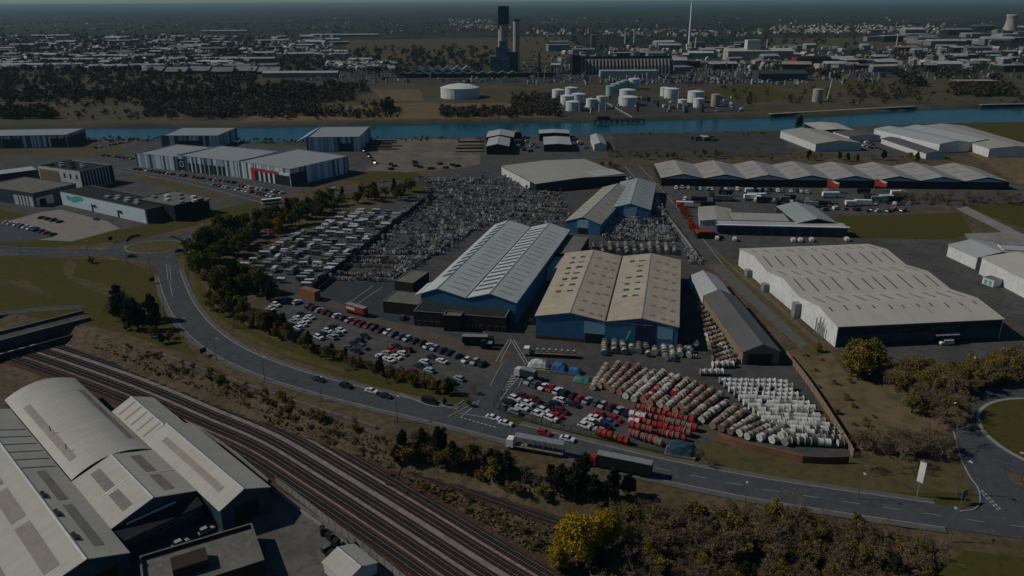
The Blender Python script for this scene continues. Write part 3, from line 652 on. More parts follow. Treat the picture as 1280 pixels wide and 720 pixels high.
# --- big white warehouse at the right
s = shed('white_warehouse', 'big white warehouse with cream triple ridge roof and dark blue front', (1047.5, 408.7), (1254.5, 399), (919.5, 311.5), 8.2, 2.3, 3, 'x', wall='white_wall', roof='roof_cream', front='slate_clad', ridge_cap=False)
panel(s, 'front', 0.4, s.W - .4, 4.6, 7.4, 'slate_dark', 'fascia_band', .12)
panel(s, 'front', 0.4, s.W - .4, 0.02, .7, 'slate_dark', 'plinth', .1)
for k, w0 in enumerate(np.linspace(15, 30, 12)):
    if k not in (5,): panel(s, 'front', w0, w0 + .7, 5.4, 6.5, 'slate_clad', 'sign_mark', .15)
for k, w0 in enumerate(np.linspace(37, 47, 9)): panel(s, 'front', w0, w0 + .6, 5.5, 6.7, 'panel_c', 'sign_mark', .15)
panel(s, 'front', 39, 45, .02, 3.2, 'black', 'loading_door', .11)
MB().box(38, 47, -2.4, -.15, 3.5, 3.8).build('canopy', M['galv'], s.o)
r_ = random.Random(3)
for sl in range(6):
    nb_ = 11
    for k in range(nb_):
        b = (k + .6) * s.W / (nb_ + .2) + r_.uniform(-.6, .6)
        f0, f1 = (.12, .9) if sl % 2 == 0 else (.12, .85)
        if sl == 0: f0, f1 = .60, .92
        if sl == 5: f0, f1 = .15, .7
        f0 += r_.uniform(0, .12); f1 -= r_.uniform(0, .12)
        rooflight(s, sl, f0, f1, b - .35, b + .35, 'rooflight_line')
for k in (4, 6): rooflight(s, 0, .35, .75, s.W * (.62 + .12 * (k - 4)), s.W * (.62 + .12 * (k - 4)) + .25, 'rooflight_line', 'cable_tray')
for y_ in (.30, .62, .82): MB().box(-2.6, -.1, s.D * y_, s.D * y_ + 3, 0, 3.2 if y_ != .30 else 6).build('pipe_stack' if y_ == .30 else 'plant_unit', M['galv'], s.o)
for k in range(5): MB().tube((-1.2, s.D * .08 + k * 1.4, 0), (-1.2, s.D * .08 + k * 1.4, 5 + (k % 3) * 1.5), .25, .25, 6).build('vent_pipe', M['galv'], s.o)

# --- twin gable cable warehouse, beige roof and blue front
s = shed('blue_warehouse', 'twin gable warehouse with beige sheeted roof and blue front', (669.5, 395), (848, 409), (710, 317), 9.3, 2.4, 2, 'y', wall='blue_clad', roof='roof_beige')
w2 = s.W / 2
panel(s, 'front', .2, w2 * .70, .05, 1.6, 'brick', 'plinth', .1)
panel(s, 'front', w2 * .70, w2 - .1, 4.0, 8.9, 'pale_blue', 'cladding_panel', .07)
panel(s, 'front', w2 * .72, w2 - .5, .02, 4.0, 'black', 'loading_door', .09)
panel(s, 'front', w2 + .2, w2 + w2 * .42, .02, 9.0, 'teal_clad', 'cladding_panel', .07)
panel(s, 'front', w2 + w2 * .42, w2 + w2 * .70, .02, 10.0, 'navy', 'sliding_door', .13)
panel(s, 'front', w2 + w2 * .72, s.W - 1.8, 4.2, 9.1, 'pale_blue', 'cladding_panel', .07)
panel(s, 'front', w2 + w2 * .72, s.W - 1.8, .02, 4.0, 'teal_clad', 'roller_door', .1)
panel(s, 'front', w2 + w2 * .80, s.W - 2.4, .02, 2.3, 'pale_blue', 'personnel_door', .14)
for k in range(22):
    x_ = w2 + .8 + k * (w2 * .62) / 21
    panel(s, 'front', x_, x_ + r_.uniform(.12, .42), 9.0 + r_.uniform(-.1, .15), 9.25 + r_.uniform(0, .15), 'offwhite', 'sign_mark', .18)
q = MB(); q.extr([(w2 + w2 * .28, 2.5), (w2 + w2 * .31, 2.5), (w2 + w2 * .37, 6.4), (w2 + w2 * .33, 6.4)], -.12, -.075, 'y'); q.build('emblem', M['pale_blue'], s.o)
for gb in (0, 1):
    for k in range(7):
        b = s.D * (.30 + .095 * k)
        for f0, f1 in ((.30, .45), (.62, .80)):
            if r_.random() < .87:
                rooflight(s, gb * 2, f0 + r_.uniform(-.02, .02), f1 + r_.uniform(-.02, .03), b + r_.uniform(-.4, .4), b + 2.0 + r_.uniform(-.9, .7), 'rooflight_dark')
    for k in range(7):
        for f0 in (.2, .5, .75):
            b = s.D * (.04 + .135 * k) + r_.uniform(-1, 1)
            rooflight(s, gb * 2 + 1, f0, f0 + .14, b, b + 1.5, 'rooflight_dirty')
MB().box(s.W / 2 - .35, s.W / 2 + .35, -.2, s.D + .2, s.he + .05, s.he + .3).build('valley_gutter', M['dark'], s.o)
B2 = s
# --- twin gable warehouse, pale grey roof, with brick frontage
s = shed('grey_warehouse', 'long twin gable warehouse with pale grey roof and rows of dark rooflights', (525.8, 367), (645, 378.7), (699.8, 287), 9.3, 2.9, 2, 'y', wall='blue_clad', roof='roof_grey', gables=[(0, .185, .49), (.49, .735, 1)])
for k in range(14):
    b = s.D * (.16 + .058 * k); rooflight(s, 0, .38, .93, b, b + 3.4, 'rooflight_dark')
for k in range(17):
    b = s.D * (.06 + .053 * k); rooflight(s, 2, .10, .92, b, b + 2.2, 'rooflight_dark')
    b = s.D * (.05 + .052 * k)
    rooflight(s, 1, .25, .80, b, b + .45, 'rooflight_line'); rooflight(s, 3, .2, .75, b, b + .45, 'rooflight_line')
MB().box(s.W * .49 - .35, s.W * .49 + .35, -.2, s.D + .2, s.he + .05, s.he + .3).build('valley_gutter', M['dark'], s.o)
MB().extr([(-.4, s.he - .1), (-2.6, s.he - 1.0), (-2.6, s.he - .75), (-.4, s.he + .15)], -.3, s.D * .13, 'y').build('eave_extension', M['roof_grey'], s.o)
C = s
f_ = frame((525.8, 367), (645, 378.7), (699.8, 287), 9.3)
flat('side_office', 'pale flat roofed annex on the right side of the grey warehouse', None, None, None, 6.5, fr_=(f_[0] + np.array([math.cos(f_[3]) * (f_[1] + .3) - math.sin(f_[3]) * f_[2] * .50, math.sin(f_[3]) * (f_[1] + .3) + math.cos(f_[3]) * f_[2] * .50]), 7.5, 17.0, f_[3]), wall='offwhite', roof='roof_pale', parapet=.1)
flat('side_office', 'dark flat roofed annex at the back right of the grey warehouse', None, None, None, 7.5, fr_=(f_[0] + np.array([math.cos(f_[3]) * (f_[1] + .3) - math.sin(f_[3]) * f_[2] * .68, math.sin(f_[3]) * (f_[1] + .3) + math.cos(f_[3]) * f_[2] * .68]), 10.5, 31.0, f_[3]), wall='dark_brick', roof='flat_felt', parapet=.1)
s = flat('brick_frontage', 'dark brick office range with flat roof in front of the grey warehouse', (517, 389), (631.5, 397.5), (532, 372), 6.2, wall='dark_brick', roof='dark_felt', parapet=.15)
windows(s, 'front', 7, 17, 38, 1.0, 2.4, 1.3)
windows(s, 'front', 4, 1, 11, 1.0, 2.4, 1.3)
flat('entrance_portal', 'boxy brick entrance porch of the brick office range', (554, 394), (576, 395), 4.5, 6.8, wall='dark_brick', roof='flat_felt', parapet=.35)
flat('brick_annex', 'low brick annex with pale flat roof left of the brick office range', (478.5, 376.5), (522, 381), (537, 367.5), 5.2, wall='dark_brick', roof='flat_felt', parapet=.1)
flat('brick_annex', 'taller brick block with pale flat roof beside the grey warehouse', (492.5, 351), (516, 354), (531, 339), 9, wall='dark_brick', roof='flat_felt', parapet=.15)

# --- long dark shed beside the drum yard
an_ = R(-88.9)
def along(p, z, L, W_, side):
    A = P(*p, z)[:2]; return A
Lw = P(880, 371, 5)[:2]; Lf = P(929, 440, 5)[:2]
v_ = (Lw - Lf) / np.linalg.norm(Lw - Lf); u_ = np.array([v_[1], -v_[0]])
s = shed('dark_shed', 'long low brown shed with dark grey gabled roof beside the drums', None, None, None, 5.0, 2.8, wall='wood', roof='roof_dark', fr_=(Lf, 13.0, float(np.linalg.norm(Lw - Lf)), math.atan2(u_[1], u_[0])))
panel(s, 'front', 2, 10.5, .02, 4.2, 'black', 'loading_door', .1)
A2 = Lw + v_ * 1.2
s = shed('pale_shed', 'short pale roofed shed at the back end of the dark shed', None, None, None, 5.0, 2.6, wall='offwhite', roof='roof_pale', fr_=(A2, 12.0, 24.0, math.atan2(u_[1], u_[0])))

# --- two blue gable sheds behind
for fl, fr, bp, lb, rf in (((707, 276.5), (750.5, 280.5), (769.5, 235.5), 'blue gabled shed with tan roof, left one of the blue pair', 'roof_tan'), ((763, 260), (813, 262.5), (806, 229), 'blue gabled shed with grey green roof, right one of the blue pair', 'roof_greengrey')):
    s = shed('blue_shed', lb, fr, fr, 1, 6.5, 3.2, fr_=(lambda q: (q[0], q[1], q[2], q[3]))(frame(fl, fr, bp, 6.5)), wall='blue_clad', roof=rf)
    panel(s, 'front', s.W * .34, s.W * .66, 3.6, 8.2, 'pale_blue', 'cladding_panel', .07)
    panel(s, 'front', s.W * .36, s.W * .64, .02, 3.5, 'black' if rf == 'roof_tan' else 'pale_blue', 'loading_door', .09)
    for k in range(8):
        for sl in (0, 1): rooflight(s, sl, .25, .7, s.D * (.08 + .115 * k), s.D * (.08 + .115 * k) + .8, 'rooflight_dirty' if sl else 'rooflight_line')
# --- wide low roofed building
s = shed('wide_depot', 'wide low depot with flat tan roof behind the drum field', (670, 230), (782, 219.5), (628, 207.6), 6.2, 1.4, 1, 'y', wall='slate_dark', roof='roof_tan', ridge_cap=False)
MB().box(-.4, -.05, s.D * .15, s.D, 0, 5.5).build('side_cladding', M['offwhite'], s.o)
MB().box(s.W * .66, s.W - .2, 1, s.D * .3, s.he + .9, s.he + 1.2).build('roof_extension', M['roof_pale'], s.o)
# --- eight gable warehouse
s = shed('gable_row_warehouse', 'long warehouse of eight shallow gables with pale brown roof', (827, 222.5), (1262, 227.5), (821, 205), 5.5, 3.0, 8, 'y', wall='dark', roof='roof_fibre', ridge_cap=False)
for i in range(8):
    a = i * s.w
    q = MB(); q.extr([(a + 1.2, 5.2), (a + s.w - 1.2, 5.2), (a + s.w / 2, 5.2 + 2.4)], -.12, -.004, 'y'); q.build('gable_panel', M['pale_blue' if i != 2 else 'offwhite'], s.o)
    panel(s, 'front', a + 3, a + s.w - 3, .02, 4.2, 'black', 'loading_door', .08)
    for k in range(3):
        for sl in (0, 1): rooflight(s, i * 2 + sl, .2, .85, s.D * (.2 + .28 * k), s.D * (.2 + .28 * k) + .8, 'rooflight_dirty')
# --- dock building and its neighbours
s = flat('dock_building', 'long low building with white edge and a row of dark loading docks', (897, 280.5), (1060, 284), 9, 5.5, wall='slate_clad', roof='roof_pale', parapet=.1)
MB().box(-.6, s.W + .6, -1.6, -.1, 5.3, 5.75).build('white_fascia', M['white'], s.o)
for k in range(9): panel(s, 'front', 3 + k * (s.W - 6) / 9, 3 + k * (s.W - 6) / 9 + 4.4, .02, 3.9, 'navy', 'dock_door', .1)
flat('office_block', 'low office block with beige flat roof behind the dock building', (914, 275), (988, 277), (915, 265), 4.5, wall='brick', roof='roof_tan', parapet=.1)
shed('low_shed', 'grey roofed low shed by the red flower bed', (875, 276), (917, 278), (869, 259), 4.0, 1.2, wall='offwhite', roof='roof_tan', ridge_cap=False)
shed('green_shed', 'small gabled shed with pale green roof behind the dock building', (997, 279), (1046, 279), (985, 258), 5.5, 2.6, wall='dark', roof='roof_greengrey')
shed('red_store', 'small red roofed store left of the dock building', (872, 292), (898, 292), 6, 3, .5, wall='dark', roof='roof_dark', ridge_cap=False)
MB().box(0, 9, -.4, 5.5, 3.8, 4.0).build('red_roof_sheet', M['red'], bpy.data.objects['red_store'])
# --- white sheds at the right edge
def rot_shed(name, label, p0, p1, W_, z, **kw):
    """shed whose left eave runs from p0 (front) to p1 (back)"""
    a = P(*p0, z)[:2]; b = P(*p1, z)[:2]; v = (b - a) / np.linalg.norm(b - a); u = np.array([v[1], -v[0]])
    return shed(name, label, None, None, None, z, fr_=(a, W_, float(np.linalg.norm(b - a)), math.atan2(u[1], u[0])), **kw)
rot_shed('white_shed', 'white gabled shed with pale roof at the right edge, farther one', (1222, 322), (1186, 306), 24, 6.0, rise=2.2, wall='white_wall', roof='roof_pale')
rot_shed('white_shed', 'large white shed with cream roof at the right edge, nearer one', (1300, 358), (1228, 322), 34, 8.0, rise=2.4, wall='white_wall', roof='roof_cream')
flat('white_block', 'white flat roofed block behind the right hand white sheds', (1255, 312), (1310, 316), 10, 8, wall='white_wall', roof='roof_pale', parapet=.3)
s = flat('site_cabin', 'white and blue site cabin against the nearer white shed', (1229, 346), (1243, 351), 5, 3.2, wall='white_wall', roof='flat_felt', parapet=.1)
for k in range(2): panel(s, 'front', 1.0 + 2.2 * k, 2.4 + 2.2 * k, .4, 2.5, 'aqua', 'door', .08)
# --- riverside sheds, right
rot_shed('pink_wall_shed', 'grey roofed riverside shed with pinkish side wall', (1020, 180), (976, 163.5), 40, 6.5, rise=2.5, wall='offwhite', roof='roof_tan')
shed('cream_roof_shed', 'riverside shed with pale yellow roof beside the dark tree', (1025, 163), (1068, 163), (1005, 154), 6, 1.2, wall='dark', roof='roof_cream', ridge_cap=False)
shed('blue_roof_shed', 'low riverside shed with dark blue grey roof', (1062, 171), (1101, 170), (1046, 164.5), 5, 1.2, wall='offwhite', roof='roof_dark', ridge_cap=False)
rot_shed('long_white_shed', 'long white walled riverside shed with pale roof', (1175, 180), (1093, 161), 60, 7.5, rise=2.0, n=2, wall='white_wall', roof='roof_pale')
rot_shed('cream_shed', 'big pale cream shed at the right end of the riverside group', (1237, 186), (1150, 157.5), 42, 7.0, rise=2.2, wall='white_wall', roof='roof_tan')
rot_shed('dark_roof_shed', 'low dark roofed shed in front of the long white riverside shed', (1158, 192), (1102, 173), 16, 4.5, rise=1.4, wall='offwhite', roof='roof_dark', ridge_cap=False)
# --- riverside workshops, middle
shed('twin_workshop', 'riverside workshop with pale gabled roof, nearer half of the left pair', (608, 183), (636, 183), (608, 172.5), 7, 2.0, wall='dark', roof='roof_pale')
shed('twin_workshop', 'riverside workshop with pale gabled roof, farther half of the left pair', (608, 171.5), (642, 171.5), (608, 164.5), 8, 2.2, wall='slate_dark', roof='roof_pale')
shed('workshop', 'flat pale roofed riverside workshop in the middle, nearer one', (680, 181), (714, 181), (676, 171.5), 6, .8, wall='dark', roof='roof_pale', ridge_cap=False)
shed('workshop', 'flat pale roofed riverside workshop in the middle, farther one', (674, 167), (712, 167), (674, 162.5), 7, .8, wall='dark', roof='roof_pale', ridge_cap=False)
shed('gabled_workshop', 'narrow gabled workshop with pale roof right of the middle workshops', (743, 181), (758, 181), (733, 169.5), 5.5, 2.0, wall='offwhite', roof='roof_pale')
shed('lean_workshop', 'small dark roofed workshop behind the left pair of workshops', (643, 166), (652, 166), (640, 163), 6, .8, wall='dark', roof='roof_dark', ridge_cap=False)

# --- striped business units, left
def striped(name, label, fl, fr, bp, top, seed, lean=1.2, stripes=('panel_a', 'panel_b', 'panel_c'), left=True, probs=(.45, .35, .2), group='striped business units'):
    A, W_, D, an = frame(fl, fr, bp, top); s = Shed(); s.W, s.D, s.he, s.an = W_, D, top, an
    o = s.o = thing(name, label, 'building', (A[0], A[1], 0), an)
    t = .4
    for b in ((0, W_, 0, t), (0, W_, D - t, D), (0, t, t, D - t), (W_ - t, W_, t, D - t)): MB().box(*b, 0, top).build('wall', M['panel_b'], o)
    # roof: shallow pitch sunk behind the parapet, raised towards the back
    MB().extr([(t, top - 1.1), (D - t, top - .6), (D - t, top - .3), (t, top - .8)], t, W_ - t, 'x').build('roof', M['unit_roof'], o)
    r = random.Random(seed)
    for side, L in (('front', W_), ('right', D)):
        x = .3
        while x < L - 1.0:
            w_ = r.choice((1.1, 1.6, 2.2)); w_ = min(w_, L - .3 - x)
            k = r.choices((0, 1, 2), probs)[0]
            if k != 1: panel(s, side, x, x + w_ - .04, .3, top - .1, stripes[k], 'cladding_panel', .09)
            x += w_
    for b in ((-.1, W_ + .1, -.1, t + .1), (-.1, W_ + .1, D - t - .1, D + .1), (-.1, t + .1, t + .1, D - t - .1), (W_ - t - .1, W_ + .1, t + .1, D - t - .1)): MB().box(*b, top + .002, top + .15).build('coping', M['galv'], o)
    return s
striped('striped_unit', 'striped business unit at the left end of the front row', (168, 191.5), (219.5, 196), (222, 180.5), 11, 11)
s = striped('striped_unit', 'striped business unit in the middle of the front row with round emblem', (219.5, 194), (296, 202), (300, 184.5), 12, 12)
panel(s, 'front', 1.5, 8.5, 1.0, 9.5, 'slate_dark', 'sign_panel', .16)
q = MB()
for k in range(24):
    a0, a1 = 2 * math.pi * k / 24, 2 * math.pi * (k + 1) / 24
    q.add([(5 + r * math.cos(a), -.19, 5.6 + r * math.sin(a)) for r, a in ((1.7, a0), (2.3, a0), (2.3, a1), (1.7, a1))], [(0, 1, 2, 3)])
q.build('ring_emblem', M['offwhite'], s.o)
for k in range(9): panel(s, 'front', 12 + k * 4.3, 14.6 + k * 4.3, .4, 7.2, 'slate_dark', 'window', .14)
s = striped('striped_unit', 'striped business unit with red door frame at the right end of the front row', (296, 201), (362, 211.5), (430, 194.5), 12.5, 13)
x0 = s.W * .30
panel(s, 'front', x0, s.W * .98, .4, 8.2, 'slate_dark', 'glazing', .14)
for k in range(4): panel(s, 'front', x0 + 6 + k * 5, x0 + 8.0 + k * 5, .4, 7.6, 'panel_a', 'pilaster', .2)
panel(s, 'front', x0 - 2.2, x0 + 2.0, .2, 9.4, 'bright_red', 'red_frame', .3); panel(s, 'front', x0 + 2.0, s.W * .80, 7.4, 9.4, 'bright_red', 'red_frame', .3)
panel(s, 'front', s.W * .80, s.W * .99, 7.4, 9.4, 'panel_a', 'sign_band', .3)
panel(s, 'right', .3, 14, .3, 9.2, 'slate_dark', 'glazing', .16)
def wedge(s, label=None):
    MB().extr([(-.2, s.he + .2), (-9, s.he - 4), (-9, s.he - 5.2), (-.2, s.he - 1)], .5, s.D - .5, 'y').build('canopy_wing', M['panel_b'], s.o)
s = striped('striped_block', 'low striped building at the far left on the river bank', (-30, 170.5), (82, 168.5), (112, 160), 11, 21, probs=(.35, .3, .35))
panel(s, 'front', s.W * .28, s.W * .48, .3, 8, 'slate_dark', 'glazing', .14); panel(s, 'front', s.W * .82, s.W * .99, .3, 8, 'slate_dark', 'glazing', .14)
panel(s, 'right', .5, s.D * .95, .3, 8.5, 'slate_dark', 'glazing', .14)
s = striped('striped_block', 'striped building on the river bank behind the middle front unit', (199, 169.5), (272, 169.5), (290, 159.5), 11, 22, probs=(.35, .3, .35)); wedge(s)
panel(s, 'front', s.W * .3, s.W * .72, .3, 6.5, 'slate_dark', 'glazing', .14)
s = striped('striped_block', 'striped building on the river bank right of the front row', (382, 171.5), (449, 171), (454, 158), 12.5, 23, probs=(.35, .3, .35)); wedge(s)
panel(s, 'front', s.W * .62, s.W * .86, .3, 7, 'slate_dark', 'glazing', .14)

# --- college buildings at the left
s = flat('college_hall', 'long pale college hall with turquoise mural and dark grey roof', (75, 239.5), (180.5, 262), (215, 251.5), 8.5, wall='panel_a', roof='dark_felt', cat='building', parapet=.2)
q = MB()
for x, z, rx, rz_ in ((9, 5.4, 3.2, 1.5), (13, 4.8, 3.6, 1.6), (18, 6.0, 4.2, 1.7), (22, 6.4, 3.2, 1.5), (16, 4.6, 3.0, 1.1)):
    pts = [(x + rx * math.cos(a) * (1 + .15 * math.sin(3 * a)), z + rz_ * math.sin(a)) for a in np.linspace(0, 2 * math.pi, 18, endpoint=False)]
    q.add([(a, -.05 - .004 * len(q.f), b) for a, b in pts], [tuple(range(18))])
q.build('mural', M['aqua'], s.o)
for k in range(5): MB().box(30 + k * 2.2, 31.3 + k * 2.2, -.06, -.003, 2.5 + (k % 3) * .8, 4.5 + (k % 2) * 1.6).build('pale_mural_mark', M['offwhite'], s.o)
for t_ in (33, 60):
    panel(s, 'front', t_, t_ + 1.6, .02, 4.6, 'dark', 'door', .12); panel(s, 'front', t_ + 1.6, t_ + 4.6, 3.4, 4.6, 'dark', 'door_canopy', .5)
panel(s, 'right', 1, s.D - 1, .3, 8.2, 'slate_clad', 'glazing', .1)
for k in range(7): MB().box(38 + k * 5, 42 + k * 5, 6 + (k % 2) * 4, 8.4 + (k % 2) * 4, 8.25, 9.3).build('roof_plant', M['galv'], s.o)
s = flat('college_wing', 'black clad college wing at the right end of the hall', (172, 248.5), (217, 257), (246, 243.5), 9.8, wall='dark', roof='flat_felt', cat='building', parapet=.3)
for k in range(9): MB().box(4 + k * 4.2, 6.6 + k * 4.2, 6 + (k % 3) * 6, 9 + (k % 3) * 6, 9.45, 10.6).build('roof_plant', M['offwhite' if k % 2 else 'galv'], s.o)
s = flat('college_block', 'square college block with grey flat roof at the left edge', (-25, 232), (41, 241.5), (99, 230), 9, wall='slate_clad', roof='flat_felt', cat='building', parapet=.3)
panel(s, 'front', s.W * .62, s.W * .97, .1, 6.2, 'offwhite', 'pale_panel', .1)
panel(s, 'right', 1, s.D * .42, .1, 5.6, 'offwhite', 'pale_panel', .1); panel(s, 'right', 3, s.D * .25, .1, 4.4, 'dark', 'entrance', .16)
for k in range(4): panel(s, 'front', s.W * (.70 + .06 * k), s.W * (.72 + .06 * k), .1, 6, 'dark', 'window', .14)
s = flat('college_tower', 'taller white and dark college block with framed roof terrace', (47, 207), (99, 214), (132, 204.5), 13, wall='offwhite', roof='dark_felt', cat='building', parapet=.6)
panel(s, 'front', 1, s.W * .50, 1, 11, 'wood', 'brown_cladding', .1)
windows(s, 'front', 6, 1, s.W * .5, 3, 9, 1.6, 'dark', 'wood')
windows(s, 'front', 3, s.W * .55, s.W * .98, 7, 10, 1.8, 'dark')
panel(s, 'right', .5, s.D - .5, .5, 12.5, 'dark', 'glazing', .1)
for k in range(9): panel(s, 'right', 2 + k * (s.D - 4) / 9, 2.7 + k * (s.D - 4) / 9, .5, 12.6, 'offwhite', 'fin', .35)
for k in range(8): MB().box(4 + k * 4, 6.5 + k * 4, 5 + (k % 3) * 5, 8 + (k % 3) * 5, 12.4, 13.8).build('roof_plant', M['galv' if k % 2 else 'dark'], s.o)
s = flat('college_annex', 'low college annex with white roof edge behind the square block', (-40, 223), (47, 212), 18, 8, wall='slate_dark', roof='roof_pale', cat='building', parapet=.1)

# --- factory sheds in the lower left corner (railway level)
def sk(s, slope, f0, f1, b0, b1, mt='rooflight_dirty'): return rooflight(s, slope, f0, f1, b0 * s.D, b1 * s.D, mt)
u45 = np.array([math.cos(R(45.8)), math.sin(R(45.8))]); v45 = np.array([-u45[1], u45[0]])
a_r = P(160, 691, 2)[:2]
s = shed('factory_shed', 'wide factory shed with long stone grey gabled roof in the lower left corner', None, None, None, 2.0, 3.3, z0=LOW, wall='slate_clad', roof='roof_stone', cat='factory', fr_=(a_r - u45 * 21.3, 21.3, 95.0, R(45.8)), gables=[(0, .61, 1)])
for b0, b1 in ((.04, .27), (.30, .47), (.50, .66)): sk(s, 0, .40, .66, b0, b1)
for b0, b1 in ((.05, .28), (.31, .5)): sk(s, 1, .36, .62, b0, b1)
for k in range(6): rooflight(s, 1, .05, .98, s.D * .525 + k * 5.5, s.D * .525 + k * 5.5 + .5, 'rooflight_dark', 'roof_rib')
for b in (.09, .22, .33): MB().box(s.W * .61 + .45, s.W * .61 + 1.3, b * s.D, b * s.D + 3.2, s.he + s.rise - .1, s.he + s.rise + .35).build('ridge_vent', M['dark_felt'], s.o)
panel(s, 'front', 12.5, 18.5, .02, 5.2, 'black', 'loading_door', .1)
s = shed('factory_shed', 'factory shed mostly beyond the lower left corner of the frame', None, None, None, 2.0, 3.3, z0=LOW, wall='slate_clad', roof='roof_stone', cat='factory', fr_=(a_r - u45 * 42.0, 20.0, 80.0, R(45.8)))
# barrel vault
def vault():
    fl_ = P(90, 599.5, 2)[:2]; W_ = 20.3; D = 62.0; he = 2 - LOW; rise = 2.9
    o = thing('vaulted_shed', 'factory shed with pale barrel vaulted roof', 'factory', (fl_[0], fl_[1], LOW), R(45.8))
    for b in ((0, .3, .3, D - .3), (W_ - .3, W_, .3, D - .3)): MB().box(*b, 0, he - .05).build('wall', M['slate_clad'], o)
    arc = [(W_ / 2 - W_ / 2 * math.cos(a) * 1.0, he + rise * (1 - math.cos(a) ** 2)) for a in np.linspace(0, math.pi, 25)]
    for b0, b1 in ((0, .3), (D - .3, D)): MB().extr(([(0, 0)] + [(max(0, min(W_, x)), z - .05) for x, z in arc] + [(W_, 0)])[::-1], b0, b1).build('wall', M['slate_clad'], o)
    n = len(arc)
    th = [(x + (x - W_ / 2) * .02, z + .22) for x, z in arc]
    q = MB(); v = []; f = []
    for b in (-.5, D + .3): v += [(x, b, z) for x, z in th] + [(x, b, z - .22) for x, z in th]
    for i in range(n - 1):
        f += [(i, i + 1, 2 * n + i + 1, 2 * n + i), (n + i + 1, n + i, 3 * n + i, 3 * n + i + 1), (n + i, n + i + 1, i + 1, i), (2 * n + i, 2 * n + i + 1, 3 * n + i + 1, 3 * n + i)]
    q.add(v, f); ob = q.build('vault_roof', M['roof_stone'], o, smooth=False)
    for i0, i1 in ((5, 8), (18, 21)):
        for b0, b1 in ((.12, .80),):
            v = []; f = []
            pts = th[i0:i1]
            for b in (b0 * D, b1 * D): v += [(x + (x - W_ / 2) * .006, b, z + .05) for x, z in pts]
            k = len(pts); f = [(i, i + 1, k + i + 1, k + i) for i in range(k - 1)]
            MB().add(v, f).build('rooflight', M['rooflight_dirty'], o)
    for b in (.2, .42): MB().tube((3.0, b * D, he + 2.6), (3.0, b * D, he + 4.2), .12, .12, 6).build('vent_pipe', M['dark'], o)
vault()
s = shed('factory_shed', 'shorter factory shed in front of the barrel vaulted one', None, None, None, 2.0, 3.3, z0=LOW, wall='slate_clad', roof='roof_stone', cat='factory', fr_=(P(140, 660, 2)[:2], 20.6, 27.2, R(45.8)))
for b0, b1 in ((.10, .44), (.52, .92)): sk(s, 0, .36, .60, b0, b1, 'rooflight_line'); sk(s, 1, .36, .62, b0, b1)
rooflight(s, 0, .2, 1, s.D * .48, s.D * .48 + .35, 'offwhite', 'roof_joint'); rooflight(s, 1, 0, 1, s.D * .48, s.D * .48 + .35, 'offwhite', 'roof_joint')
MB().extr([(-.02, 0), (-4.5, 0), (-4.5, 5.2), (-.02, 6.4)], .2, 20.0, 'x').build('lean_to', M['slate_clad'], s.o)
MB().extr([(-.3, 6.42), (-4.9, 5.25), (-4.9, 5.45), (-.3, 6.65)], .1, 20.2, 'x').build('lean_to_roof', M['dark_felt'], s.o)
MB().tube((3, -.8, 6.9), (15, -.8, 6.9), .28, .28, 8).build('duct', M['offwhite'], s.o)
for k in range(6):
    x = 3 + k * 2.7
    f = MB().box(x, x + 1.5, -4.58, -4.505, 3.2, 4.5).build('window', M['galv'], s.o); MB().box(x + .1, x + 1.4, -4.62, -4.585, 3.3, 4.4).build('pane', M['glass'], f)
s = shed('factory_shed', 'factory shed with gabled roof closest to the railway tracks', None, None, None, 2.0, 2.9, z0=LOW, wall='slate_clad', roof='roof_stone', cat='factory', fr_=(P(275, 638, 2)[:2], 13.4, 46.0, R(45.8)))
sk(s, 0, .38, .62, .12, .88)
panel(s, 'front', 3.5, 10, .02, 5.6, 'black', 'loading_door', .1)
s = shed('factory_shed', 'narrow factory shed with ribbed pale roof behind the one by the tracks', None, None, None, 2.0, 2.7, z0=LOW, wall='slate_clad', roof='roof_stone', cat='factory', fr_=(P(275, 638, 2)[:2] + v45 * 46.6, 12.0, 24.0, R(45.8)))
for k in range(5): rooflight(s, 0, .05, .95, 1.5 + k * 4.6, 2.2 + k * 4.6, 'rooflight_dirty', 'roof_rib')
s = flat('flat_office', 'flat roofed factory office with parapet at the bottom left', (180, 748), (330, 700), (291, 661), LOW + 4.6, z0=LOW, wall='dark_brick', roof='flat_felt', parapet=.9)
windows(s, 'right', 4, 1, s.D - 1, 1.0, 2.4, 1.2)
MB().box(s.W * .25, s.W * .55, s.D * .3, s.D * .62, 3.6, 6.0).build('roof_block', M['dark_brick'], s.o)
s = shed('gate_house', 'pale gabled hut at the bottom edge beside the railway fence', None, None, None, LOW + 3, 1.6, z0=LOW, wall='offwhite', roof='roof_stone', cat='hut', fr_=(P(432, 727, LOW + 3)[:2], 8.5, 9, R(45.8)))
# ------------------------------------------------------------------ far works across the river
def tank(px, py, d, h, mt, label, dome=.12, group='storage tanks across the river', z=0):
    c = P(px, py); o = thing('storage_tank', label, 'tank', (c[0], c[1], 0), 0, group)
    MB().lathe([(d / 2, 0), (d / 2, h), (d / 2 + .25, h + .02), (d / 2 + .25, h + .35), (d / 2 - .1, h + .4)], 28).build('shell', M[mt], o, smooth=False)
    MB().lathe([(d / 2, h + .3), (d * .3, h + .3 + d * dome * .6), (.6, h + .3 + d * dome), (.6, h + .9 + d * dome), (0.01, h + .9 + d * dome)], 28).build('roof', M[mt], o)
    q = MB()
    for k in range(14):
        a = -2.2 + k * .09; q.box(-.5, .5, -.12, .12, h * k / 14, h * k / 14 + .12, rz=a, c=((d / 2 + .5) * math.cos(a), (d / 2 + .5) * math.sin(a)))
    q.build('stair', M['steel'], o)
    return o
tank(575, 121.5, 52, 13, 'tank_white', 'huge flat white tank standing alone left of the tank farm', .10)
